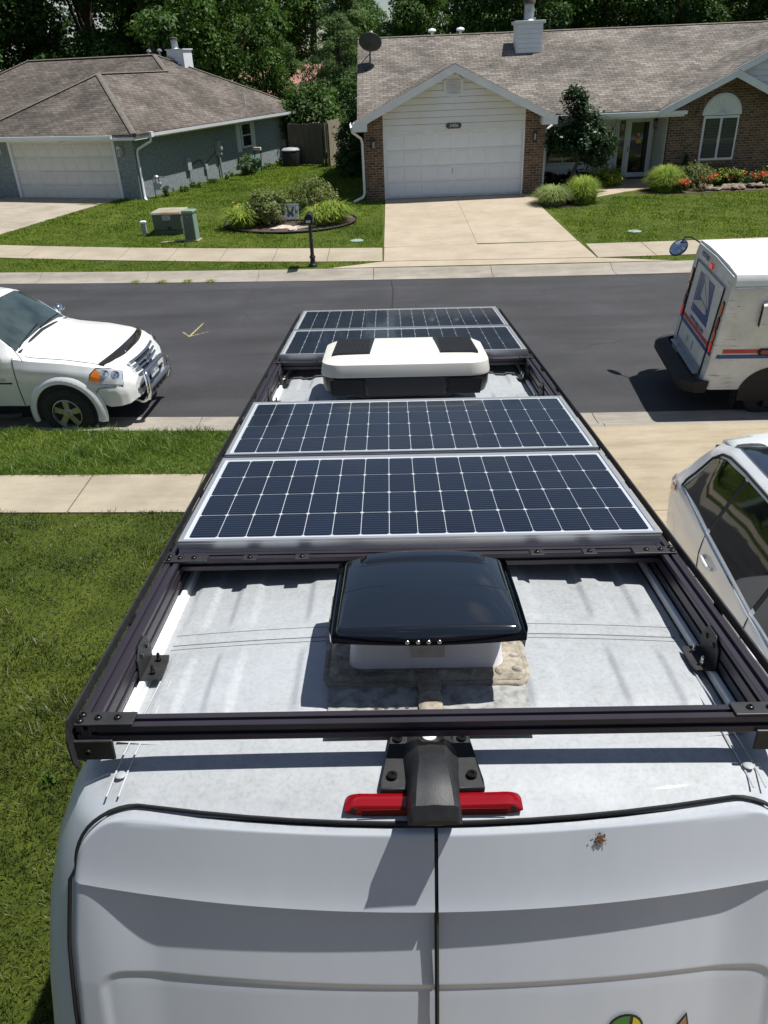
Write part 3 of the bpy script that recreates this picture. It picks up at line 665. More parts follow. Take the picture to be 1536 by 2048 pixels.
# chimney beyond the ridge, flue, plumbing vents, square roof vent
ch = MB().box((-4.55, 10.6, 4.4), (-3.65, 11.4, 5.62)).build('chimney', M_WHITE, gh)
for k in range(6): MB().prism([(-4.5, 10.572, 4.72+k*.15), (-3.7, 10.572, 4.72+k*.15), (-3.7, 10.59, 4.86+k*.15), (-4.5, 10.59, 4.86+k*.15)], (0, .009, 0)).build('siding_board', M_WHITE, ch)
MB().box((-4.6, 10.55, 5.62), (-3.6, 11.45, 5.67)).build('chimney_cap', M_TRIM, ch)
fl = MB().lathe([(.24, 5.67), (.17, 5.72), (.16, 6.05)], 18, T(-4.3, 11.0, 0)).build('flue', M_GALV, ch, smooth=40)
MB().lathe([(.17, 6.05), (.19, 6.06), (.19, 6.14), (0, 6.18)], 18, T(-4.3, 11.0, 0)).build('flue_cap', bpy.data.materials['rusty_cap'], fl, smooth=40)
for x in (-5.6, -5.0): MB().lathe([(.06, 5.1), (.06, 5.58), (.13, 5.6), (.11, 5.68), (0, 5.72)], 12, T(x, 10.7, 0)).build('roof_vent', M_GALV, gh, smooth=45)
MB().box((-.2, -.2, -.02), (.2, .2, .1), T(-4.35, 10.55, 5.20) @ RY(math.atan(pz))).build('square_vent', M_BLACK, gh, bevel=.02)
b = MB().cyl((-.35, 10.05, 3.1), (-.35, 10.05, 3.72), .03, n=8); b.build('vent_pipe', M_WHITE, gh)

# ---- tan house glimpsed between the trees
th_ = thing('tan_house', 'tan house with faded pink roof glimpsed between the trees', 'house', (-10.3, 70, -.1), rad(-10))
M_TAN = pm('tan_wall', (.20, .17, .115), (.24, .2, .14), 2, .8)
M_PINK = pm('pink_roof', (.33, .16, .13), (.40, .21, .17), 3, .85)
MB().box((-7, 0, 0), (4.2, 8, 3.0)).build('wall', M_TAN, th_)
b = MB(); roof_plane(b, [(-7.5, -.6, 2.95), (4.7, -.6, 2.95), (4.7, 4, 5.0), (-7.5, 4, 5.0)], .15); roof_plane(b, [(-7.5, 4, 4.99), (4.7, 4, 4.99), (4.7, 8.6, 2.95), (-7.5, 8.6, 2.95)], .15); b.build('roof', M_PINK, th_)
MB().prism([(4.2, 0, 2.99), (4.2, 8, 2.99), (4.2, 4, 4.8)], (-.2, 0, 0)).build('gable_wall', M_TAN, th_)
w = MB().box((2.2, -.06, 1.0), (3.6, 0, 2.3)).build('window', M_TRIM, th_)
for k in range(2): MB().box((2.28+k*.65, -.08, 1.08), (2.86+k*.65, -.06, 2.22)).build('pane', M_GLASS_D, w)
MB().box((1.9, -.6, 2.4), (3.9, 0, 2.55)).build('window_hood', M_BLACK, th_)
# ---- our own house behind the camera, unseen, added to block sky fill
oh = thing('unseen_home_sky_block', 'unseen brown sided house added at the top of the driveway to block sky behind the van', 'house', (0, 0, 0))
M_BROWN = pm('brown_siding', (.16, .13, .10), (.2, .165, .13), 2, .8)
MB().box((-9, -9, .8), (9, -1.9, 4.3)).build('wall', M_BROWN, oh)
b = MB(); roof_plane(b, [(-9.5, -2.1, 4.2), (9.5, -2.1, 4.2), (9.5, -5.5, 6.6), (-9.5, -5.5, 6.6)][::-1], .15); roof_plane(b, [(-9.5, -5.5, 6.59), (9.5, -5.5, 6.59), (9.5, -9.5, 4.2), (-9.5, -9.5, 4.2)][::-1], .15); b.build('roof', M_SH_L, oh)
garage_door(oh, -6.4, -1.6, 1.1, 3.3, -1.88, M_GDOOR_L).matrix_local = T(0, -3.77, 0) @ RZ(math.pi)
# ------------------------------------------------------------------ the van (pitched with the driveway) and what is on its roof
VT, VR, VY_ = rad(5.6), rad(.77), rad(.1)
vf = Vector((math.sin(VY_)*math.cos(VT), math.cos(VY_)*math.cos(VT), -math.sin(VT)))
vr0 = Vector((math.cos(VY_), -math.sin(VY_), 0)); vu0 = vr0.cross(vf)
vr = vr0*math.cos(VR)-vu0*math.sin(VR); vu = vu0*math.cos(VR)+vr0*math.sin(VR)
VM = Matrix((vr, vf, vu)).transposed().to_4x4()
VM.translation = CAM + vr*.0756 - vu*(1.0654+2.85)

def van_paint():
    m, n, l, b = newmat('van_white_paint'); v = coords(n, l)
    f = noise(n, l, coords(n, l, 'Object', (1, 1, .12)), 2.2, 8, .65); g = noise(n, l, v, 26, 8, .75); k = noise(n, l, v, 90, 4, .7)
    t = n.new('ShaderNodeTexCoord'); nz = n.new('ShaderNodeSeparateXYZ'); l.new(t.outputs['Normal'], nz.inputs['Vector'])
    up = ramp(n, l, nz.outputs['Z'], [(.55, 0.0), (.9, 1.0)])                 # dust and grime settle on what faces up
    c = ramp(n, l, f, [(.35, (.57, .615, .68)), (.65, (.64, .68, .735))])
    d = ramp(n, l, g, [(.24, (.235, .248, .258)), (.40, (.305, .32, .33)), (.56, (.335, .35, .36)), (.75, (.375, .39, .395))])
    d2 = ramp(n, l, k, [(.30, .72), (.55, 1.0)])
    d = mix(n, l, d, d2, .8, 'MULTIPLY')
    fac = mix(n, l, (0, 0, 0), up, ramp(n, l, noise(n, l, v, 1.7, 6, .6), [(.30, .75), (.62, 1.0)]))
    l.new(mix(n, l, c, d, fac), b.inputs['Base Color'])
    rr = n.new('ShaderNodeMapRange'); rr.inputs['To Min'].default_value = .28; rr.inputs['To Max'].default_value = .62; l.new(fac, rr.inputs['Value'])
    l.new(rr.outputs['Result'], b.inputs['Roughness']); b.inputs['Coat Weight'].default_value = .15
    return m
M_VAN = van_paint()
M_RUBBER = pm('black_rubber', (.010, .010, .011), rough=.7)
M_ALUB = pm('black_anodised', (.040, .034, .044), (.055, .047, .060), 5, .36, metal=.45, spec=.6, sc=(1, .1, 1))
M_STEELB = pm('black_powder_coat', (.016, .016, .017), (.026, .026, .027), 30, .52)
M_BOLT = pm('black_bolt', (.03, .03, .031), rough=.28, metal=.7)
M_CHROMEBOLT = pm('zinc_bolt', (.55, .53, .48), rough=.25, metal=1.0)
M_ALU = pm('aluminium_frame', (.62, .63, .65), (.70, .71, .72), 20, .34, metal=.75, sc=(.2, 3, 1))
M_RAILW = pm('painted_roof_rail', (.70, .72, .72), (.78, .79, .78), 8, .4)
M_PLASTIC = pm('charcoal_plastic', (.013, .014, .016), (.020, .021, .023), 60, .5, bmp=.1, bscale=400)
M_VGLASS = pm('vehicle_glass', (.006, .007, .008), rough=.03, spec=.9)
M_TYRE = pm('tyre_rubber', (.014, .014, .014), (.022, .022, .022), 14, .8)
M_ALLOY = pm('alloy_rim', (.34, .34, .34), (.45, .45, .44), 6, .35, metal=.8)

van = thing('camper_van', 'tall white panel van with twin rear doors under solar panels', 'van', M=VM)
# body: stacked plan sections, open at the top where the roof skin sits
ZW = [(.42, .93), (.7, .985), (1.1, .995), (1.5, .995), (1.85, .985), (2.13, .962), (2.31, .936), (2.48, .893), (2.58, .850), (2.645, .812), (2.675, .775), (2.690, .735)]
def hw_at(z): return interp(z, [a for a, _ in ZW], [b for _, b in ZW])
def rear_y(x, z):     # rear face of the van: leans forward towards the top, crowned in plan
    yz = interp(z, [.42, .7, 1.4, 1.9, 2.2, 2.45, 2.63, 2.655, 2.674, 2.685, 2.69], [1.03, 1.0, 1.02, 1.065, 1.110, 1.155, 1.193, 1.206, 1.236, 1.30, 1.36])
    return yz+.062*min(1.1, (abs(x)/.8))**2.0
def door_top(x):   # top edge of the door opening
    ax_d = abs(x)
    zt_ = 2.642+.014*min(1, ax_d/.62)**2
    return zt_ if ax_d < .64 else zt_-(.155-math.sqrt(max(0, .155**2-(min(ax_d, .79)-.64)**2)))
def side_edge(z): return interp(z, [.5, 1.4, 2.0, 2.3, 2.5, 2.64], [.83, .845, .852, .835, .806, .772])
def plan(z, n=10, front=7.35):
    w = hw_at(z); r_ = interp(z, [.4, 2.2, 2.55, 2.69], [.14, .15, .17, .14]); pts = []
    fr = interp(z, [.42, .9, 1.25, 1.9, 2.45, 2.69], [7.5, 7.55, 7.35, 6.55, 5.95, 5.6])
    fx = w*interp(z, [.42, 1.2, 2.69], [.80, .84, .90])
    half = []
    m = 14
    for i in range(m):
        xx = (w-r_)*i/(m-1); inside = xx < side_edge(z)-.02 and z < door_top(xx)-.03      # body steps in behind the doors
        half.append((xx, rear_y(xx, z)+(.06 if inside else 0)))
    y0 = rear_y(w-r_, z)
    for k in range(1, 7):
        t = k/6*math.pi/2; half.append((w-r_+r_*math.sin(t), y0+r_*1.15*(1-math.cos(t))))
    for yy in (1.6, 2.2, 2.8, 3.5, 4.2, 4.9): half.append((w, yy))
    half += [(w, 5.4), (lerp(w, fx, .35), lerp(5.4, fr, .6)), (fx, fr-.12), (fx*.8, fr-.02), (fx*.4, fr+.04), (0, fr+.05)]
    left = [(-x, y) for x, y in half[::-1]]
    return left[:-1]+half
rows = [[(x, y, z) for x, y in plan(z)] for z, _ in ZW]
b = MB(); b.grid(rows)
# roof skin: shoulder, crown and pressed ribs
def roof_z(x, y):
    z = 2.690+.030*(1-(x/.735)**2)
    if y < 1.62: z -= .012*max(0, (1.62-y)/.26)**1.6
    if y > 5.2: z -= .05*((y-5.2)/.4)**2*.4
    for rx, y0, y1, w_, hgt in RIBS:
        dx = abs(x-rx)/w_
        if dx < 1 and y0 < y < y1:
            e = min(1, (y-y0)/.07, (y1-y)/.07); q_ = min(1, (1-dx)*2.2); z += hgt*(q_*q_*(3-2*q_))*(e*e*(3-2*e))
    for ys in (1.80, 3.05, 4.3):
        z -= .004*math.exp(-((y-ys)/.012)**2)
    return z
RIBS = []
for ya, yb in ((1.46, 1.77), (1.85, 2.98), (3.12, 4.22), (4.38, 5.3)):
    for rx in (-.655, -.52, -.29, .29, .52, .655): RIBS.append((rx, ya, yb, .042 if abs(rx) > .3 else .05, .0095))
top = rows[-1]; ts = plan(2.69)
xs = np.linspace(-.735, .735, 230)
yrows = []
for y in sorted(set(np.round(np.concatenate([np.linspace(1.36, 2.35, 100), np.linspace(2.38, 5.55, 130)]), 4))):
    r_ = []
    for x in xs:
        ry = rear_y(x, 2.69); yy = y if y > 1.6 else lerp(ry, 1.6, (y-1.36)/.24); q = min(1, (yy-ry)/.16); q = q*q*(3-2*q)
        r_.append((x, yy, lerp(2.690, roof_z(x, yy), q) if abs(x) < .73 else 2.690))
    yrows.append(r_)
b.grid(yrows)
# close roof front
b.poly([(-.735, 5.55, 2.69)]+[(x, 5.55, roof_z(x, 5.55) if abs(x) < .73 else 2.69) for x in xs[1:-1]]+[(.735, 5.55, 2.69), (.66, 5.66, 2.66), (0, 5.68, 2.67), (-.66, 5.66, 2.66)])
body = b.build('body', M_VAN, van, smooth=38)
MB().prism([(-.9, 1.2, .5), (.9, 1.2, .5), (.9, 7.2, .5), (-.9, 7.2, .5)], (0, 0, .06)).build('floor_pan', M_RUBBER, van)
# seam strips at the roof corners, running forward from the door opening
for sx in (-1, 1):
    path = []
    for t in np.linspace(0, 1, 14):
        y = lerp(1.262, 1.62, t); x = sx*lerp(.70, .672, t); z = interp(y, [1.2, 1.235, 1.27, 1.36, 1.62], [2.648, 2.664, 2.679, 2.697, 2.712]); path.append((x, y, z-.004))
    for o in (-.013, .013): MB().tube([(p[0]+o, p[1], p[2]-.003) for p in path], .0022, 6).build('roof_seam', M_VAN, van, smooth=60)
    MB().lathe([(.012, 0), (.012, .002), (.009, .004), (0, .004)], 10, T(sx*.694, 1.31, 2.684)).build('seam_plug', M_VAN, van, smooth=50)
# rear doors: seal, two skins with pressed shoulder and window recess
def press(x, z):   # depth of pressings, positive into the van
    a = abs(x); zc = 2.448+.022*(a/.78)**2; d = 0.0
    fade = max(0, min(1, (.79-a)/.17)); fade = fade*fade*(3-2*fade)
    if z < zc: d += .019*min(1, (zc-z)/.013)*math.exp(-max(0, zc-z-.03)*1.2)*fade
    if z > zc-.001: d -= .004*math.exp(-(z-zc)*30)
    # window recess with rounded corner
    zr = 2.238; xe = .775
    q = min((zr-z)/.014, (xe-a)/.02)
    cx, cz = xe-.06, zr-.06
    if a > cx and z > cz: q = min(q, (.06-math.hypot(a-cx, z-cz))/.016)
    if q > 0: d += .0045*min(1, q)
    return d
def door(sx):
    b = MB(); rows_ = []
    us = np.linspace(0, 1, 110); grid_ = []
    def stops(x, zt):
        zc = 2.448+.022*(x/.78)**2; zr = 2.238
        zc = min(zc, zt-.06)
        return [.55, 1.2, 1.88, zr-.09, zr-.018, zr+.006, zc-.08, zc-.018, zc+.003, zc+.03, zt-.02, zt]
    cnt = [2, 4, 14, 10, 6, 8, 6, 8, 3, 12, 6]
    ts = [(k, i/c) for k, c in enumerate(cnt) for i in range(c)]+[(len(cnt)-1, 1.0)]
    for k, t in ts:
        r_ = []
        for u in us:
            x = .004+u*(side_edge(2.3)-.010)
            for _ in range(3):
                zt = door_top(x)-.006; st_ = stops(x, zt); zz = lerp(st_[k], st_[k+1], t); x = .004+u*(side_edge(zz)-.010)
            y = rear_y(x, zz)-.010+press(x, zz)
            e = min((side_edge(zz)-.006-x)/.012, (zt-zz)/.012+.001)
            if e < 1: y += .008*(1-max(0, e))**2
            r_.append((sx*x, y, zz))
        grid_.append(r_)
    b.grid(grid_, flip=sx < 0)
    o = b.build('rear_door', M_VAN, van, smooth=60); return o
dl, drr = door(-1), door(1)
b = MB()
sg = []
for z in [.5, 1.2, 1.8, 2.1]+list(np.linspace(2.2, 2.47, 10)):
    sg.append((side_edge(z)+.004, z))
for t in np.linspace(0, 1, 12):
    a = t*math.pi/2; sg.append((.64+.155*math.cos(a), 2.500+.158*math.sin(a)))
for x in (.5, .4, .3, .2, .1, 0): sg.append((x, 2.646+.014*(x/.62)**2))
for sx in (-1, 1):
    b.tube([(sx*x, rear_y(x, z)-.004, z) for x, z in sg], .0045, 6)
b.tube([(0, rear_y(0, z)-.003, z) for z in list(np.linspace(.5, 1.9, 6))+list(np.linspace(1.95, 2.61, 40))], .0055, 6)
b.build('door_seal', M_RUBBER, van, smooth=60)
# high brake light with camera housing
M_RED = pm('red_lens', (.21, .003, .006), rough=.12, coat=.6); M_REDD = pm('dark_red_reflector', (.085, .0, .003), (.12, .001, .004), 90, .5, spec=.2, sc=(3, 1, 1))
bl = MB(); prof = []
for x in np.linspace(-.192, .184, 40):
    e = min(1, (x+.192)/.035, (.184-x)/.035); hh = .0165*math.sqrt(max(.05, 1-(1-e)**2))
    prof.append([(x, rear_y(x, 2.668)+yo, 2.668+zo*hh) for yo, zo in ((.016, 1), (.000, 1), (-.014, .75), (-.019, .2), (-.019, -.6), (-.010, -1), (.03, -1))])
bl.grid(prof, flip=True); bl.poly(prof[0]); bl.poly(prof[-1][::-1])
brake = bl.build('brake_light', M_RED, van, smooth=40)
for xa, xb in ((-.155, -.055), (.050, .150)):
    MB().box((xa, rear_y(.1, 2.668)-.0205, 2.658), (xb, rear_y(.1, 2.668)-.0185, 2.675)).build('reflector_strip', M_REDD, brake)
for x in (-.172, .164): MB().lathe([(.0075, 0), (.0075, .004), (.003, .004), (.003, .001), (0, .001)], 12, T(x, rear_y(x, 2.67)-.0185, 2.669) @ RX(rad(90))).build('lens_screw', M_BOLT, brake)
# camera housing: a smooth black cowl with two bolted wings
hs = MB(); secs = []
for y, wt, wb, zt in ((1.40, .040, .085, 2.714), (1.375, .036, .080, 2.722), (1.34, .034, .072, 2.738), (1.30, .032, .064, 2.752), (1.262, .031, .060, 2.757), (1.225, .036, .058, 2.757), (1.19, .040, .057, 2.750), (1.160, .043, .056, 2.734), (1.146, .040, .054, 2.706)):
    zb = max(2.645, interp(y, [1.15, 1.2, 1.25, 1.4], [2.695, 2.680, 2.672, 2.690]))
    secs.append([(x-.004, y, z) for x, z in ((-wb, zb), (-wb*.93, lerp(zb, zt, .35)), (-wt*1.12, lerp(zb, zt, .85)), (-wt*.9, zt-.001), (-wt*.45, zt-(.012 if y > 1.36 else 0)), (0, zt-(.016 if y > 1.36 else -.002)), (wt*.45, zt-(.012 if y > 1.36 else 0)), (wt*.9, zt-.001), (wt*1.12, lerp(zb, zt, .85)), (wb*.93, lerp(zb, zt, .35)), (wb, zb))])
hs.grid(secs); hs.poly(secs[0]); hs.poly(secs[-1][::-1])
cowl = hs.build('camera_housing', M_PLASTIC, van, smooth=32, bevel=0)
for sx in (-1, 1):
    q = lambda x, y, z: (x*sx-.004, y, z)
    pts = [q(.050, 1.405, 2.700), q(.088, 1.405, 2.700), q(.110, 1.262, 2.688), q(.112, 1.246, 2.680), q(.055, 1.246, 2.680)]
    wg = MB().prism(pts if sx < 0 else pts[::-1], (0, -.002, .016)).build('housing_wing', M_PLASTIC, cowl, bevel=.003)
    for x, y, z in ((.073, 1.382, 2.716), (.086, 1.278, 2.7065)):
        MB().lathe([(.0115, -.004), (.0115, .0015), (.010, .003), (.0045, .003), (.0045, -.001), (0, -.001)], 14, T(sx*x-.004, y-.003, z)).build('wing_bolt', M_BOLT, cowl, smooth=40)
MB().lathe([(.017, 0), (.017, .004), (.012, .008), (0, .009)], 16, T(-.004, 1.398, 2.704)).build('grommet', M_RAILW, van, smooth=50)
MB().box((-.02, 1.155, 2.684), (.012, 1.175, 2.696)).build('camera_lens', M_VGLASS, cowl)
# dried mud splat and stickers on the right door
sp = MB()
for i in range(70):
    a, r_ = rng.uniform(0, 6.28), abs(rng.normal(0, .009)); x, z = .345+r_*math.cos(a), 2.612+r_*.9*math.sin(a)*1.0-.012*rng.uniform(0, 1); s = rng.uniform(.0012, .004)
    y = rear_y(x, z)-.0145; k0 = rng.uniform(0, 1)
    sp.lathe([(s, 0), (s*.5, .0012), (0, .0016)], 5, T(x, y+.0015, z) @ RX(rad(90)) @ RZ(k0) @ Matrix.Diagonal((1, rng.uniform(.5, 1.2), 1, 1)))
sp.build('mud_splat', pm('mud', (.10, .045, .022), (.2, .10, .05), 60, .9), van)
def sticker(name, poly_, mat, dy):
    b = MB(); b.poly([(x, rear_y(x, z)-.010+press(x, z)-dy, z) for x, z in poly_]); return b.build(name, mat, van)
M_STK = pm('sticker_black', (.01, .01, .01), rough=.4)
cx_, cz_ = .432, 2.090
circ = lambda r_, a0, a1, n=14: [(cx_+r_*math.cos(rad(lerp(a0, a1, k/n))), cz_+r_*.95*math.sin(rad(lerp(a0, a1, k/n)))) for k in range(n+1)]
sticker('sticker', circ(.043, -30, 210), M_STK, .004)
sticker('sticker_patch', circ(.037, 75, 200)+[(cx_+.008, cz_-.01)], pm('sticker_green', (.05, .19, .03), rough=.4), .005)
sticker('sticker_patch', circ(.037, -15, 62)+[(cx_+.015, cz_-.01)], pm('sticker_yellow', (.62, .52, .02), rough=.4), .005)
sticker('sticker', [(.549, 2.080), (.576, 2.117), (.584, 2.075)], M_STK, .004); sticker('sticker_patch', [(.556, 2.080), (.574, 2.108), (.579, 2.077)], pm('sticker_tan', (.32, .2, .1), rough=.4), .005)
# glazing, lamps, mirrors and wheels
for sx in (-1, 1):
    def side(y0, y1, z0, z1, nm):
        b = MB(); rows_ = []
        for z in np.linspace(z0, z1, 6): rows_.append([(sx*(hw_at(z)+.004), y, z) for y in np.linspace(y0(z), y1(z), 5)])
        b.grid(rows_, flip=sx < 0); b.build(nm, M_VGLASS, van)
    side(lambda z: 4.55, lambda z: 5.35, 1.55, 2.1, 'cab_window')
    MB().prism([(sx*.98, 1.05, .75), (sx*.86, .985, .75), (sx*.86, .985, 1.5), (sx*.98, 1.05, 1.5)][::sx], (0, -.02, 0)).build('tail_lamp', M_RED, van)
    mr = MB().box((sx*1.02-.04, 5.55, 1.55), (sx*1.02+.20*sx+.0, 5.68, 1.95)); mr.build('door_mirror', M_PLASTIC, van, bevel=.03)
rows_ = []
for z in np.linspace(1.32, 2.3, 7):
    p = [(x, y) for x, y in plan(z)]; fr_ = [q for q in p if q[1] > 5.5]; rows_.append(z)
ws = MB(); r0 = []
for z in np.linspace(1.3, 2.35, 8):
    fr = interp(z, [.42, .9, 1.25, 1.9, 2.45, 2.69], [7.5, 7.55, 7.35, 6.55, 5.95, 5.6]); fx = hw_at(z)*interp(z, [.42, 1.2, 2.69], [.80, .84, .90])
    r0.append([(x, y+.012, z+.006) for x, y in ((-fx, fr-.12), (-fx*.8, fr-.02), (-fx*.4, fr+.04), (0, fr+.05), (fx*.4, fr+.04), (fx*.8, fr-.02), (fx, fr-.12))])
ws.grid(r0, flip=True); ws.build('windscreen', M_VGLASS, van)
def wheel(parent, M, r_, w, spokes=5, rimr=.6, rimmat=None, hubc=True):
    """axle along local y, outer face towards -y"""
    root = MB().lathe([(r_*.62, -w/2), (r_*.86, -w/2-.004), (r_*.96, -w/2+.012), (r_, -w/2+.04), (r_, w/2-.04), (r_*.96, w/2-.012), (r_*.86, w/2), (r_*.62, w/2)], 36, RX(rad(-90)) @ Matrix.Identity(4)).build('wheel', M_TYRE, parent, smooth=40, M=M)
    rr = r_*rimr*1.06; MX = RX(rad(90))
    rim = MB().lathe([(rr, -.0), (rr, w/2-.0), (rr*.93, w/2+.004), (rr*.90, w/2-.02), (rr*.86, w/2-.075)], 32, MX)
    for k in range(spokes):
        a = 2*math.pi*k/spokes; R_ = Matrix.Rotation(a, 4, 'Y')
        pts = [Vector((-.16*rr, -w/2+.03, .15*rr)), Vector((.16*rr, -w/2+.03, .15*rr)), Vector((.21*rr, -w/2+.028, .92*rr)), Vector((-.21*rr, -w/2+.028, .92*rr))]
        rim.prism([R_ @ p for p in pts], R_ @ Vector((0, .03, 0)))
    rim.lathe([(.36*rr, w/2-.06), (.36*rr, w/2-.025), (.30*rr, w/2-.012), (.16*rr, w/2-.008), (.14*rr, w/2+.012), (0, w/2+.014)], 20, MX)
    rim.build('rim', rimmat or M_ALLOY, root, smooth=35)
    MB().lathe([(rr*.88, w/2-.09), (0, w/2-.085)], 24, MX).build('brake_disc', M_RUBBER, root)
    return root
for sx in (-1, 1):
    for y in (2.25, 6.55): wheel(van, T(sx*.86, y, .36) @ RZ(rad(90*sx if False else (90 if sx > 0 else -90))), .36, .23)
    for y in (2.25, 6.55):
        MB().prism([(sx*.992, y+.46*math.cos(a), .36+.46*math.sin(a)) for a in np.linspace(-.1, math.pi+.1, 16)][::-1 if sx > 0 else 1], (sx*.006, 0, 0)).build('wheel_arch', M_RUBBER, van)

# dark sealer line along the roof panel joint
for ys, hd in ((1.80, .0016), (1.845, .0008), (1.775, .0008)):
    for xa, xb in ((-.70, -.25), (.25, .70)): MB().tube([(x, ys, roof_z(x, ys)+.0005) for x in np.linspace(xa, xb, 30)], hd, 5).build('roof_joint', pm('joint_sealer', (.12, .12, .125), rough=.7) if 'joint_sealer' not in bpy.data.materials else bpy.data.materials['joint_sealer'], van)
# factory roof rails on the van roof
for sx in (-1, 1):
    z0_ = 2.692
    for a_, c_ in ((-.026, -.006), (.008, .026)):
        MB().prism([(sx*(.745+a_), 1.47, z0_), (sx*(.745+c_), 1.47, z0_), (sx*(.745+c_*.9+a_*.1), 1.47, z0_+.022), (sx*(.745+c_*.1+a_*.9), 1.47, z0_+.022)], (0, 4.0, 0)).build('roof_rail', M_RAILW, van, bevel=.004)
    MB().box((sx*.745-.03, 1.46, z0_-.02), (sx*.745+.03, 5.48, z0_+.003)).build('rail_base', M_RAILW if sx < 0 else M_PLASTIC, van)

# ---- roof rack of slotted black extrusion
rack = thing('roof_rack', 'black slotted aluminium roof rack bolted along the white van roof', 'roof rack', M=VM)
def extr(w, h, sl=.010, dp=.010, lip=.004):
    """section of a T-slot bar w wide, h tall with slots on all four faces"""
    s = []
    def face(a, b2, nrm, nsl):
        a, b2, nrm = Vector((*a, 0)), Vector((*b2, 0)), Vector((*nrm, 0)); d = (b2-a); L = d.length; d.normalize(); out = [a]
        for k in range(nsl):
            c = L*(k+.5)/nsl; out += [a+d*(c-sl/2), a+d*(c-sl/2)-nrm*dp, a+d*(c+sl/2)-nrm*dp, a+d*(c+sl/2)]
        return out
    nw, nh = max(1, round(w/.04)), max(1, round(h/.04))
    s += face((-w/2, 0), (w/2, 0), (0, -1), nw); s += face((w/2, 0), (w/2, h), (1, 0), nh); s += face((w/2, h), (-w/2, h), (0, 1), nw); s += face((-w/2, h), (-w/2, 0), (-1, 0), nh)
    return [(p.x, p.y) for p in s]
S44 = extr(.042, .042); S48 = extr(.042, .078)
RT = 2.808
for y in (1.346, 2.117, 2.895, 3.675, 4.632, 5.405, 6.172):
    if y in (2.895, 3.675, 5.405): zt = RT-.002
    else: zt = RT
    MB().sweep(S44, (-.735, y, zt-.042), (.735, y, zt-.042), (0, 1, 0), (0, 0, 1)).build('cross_bar', M_ALUB, rack, bevel=.0012, seg=1)
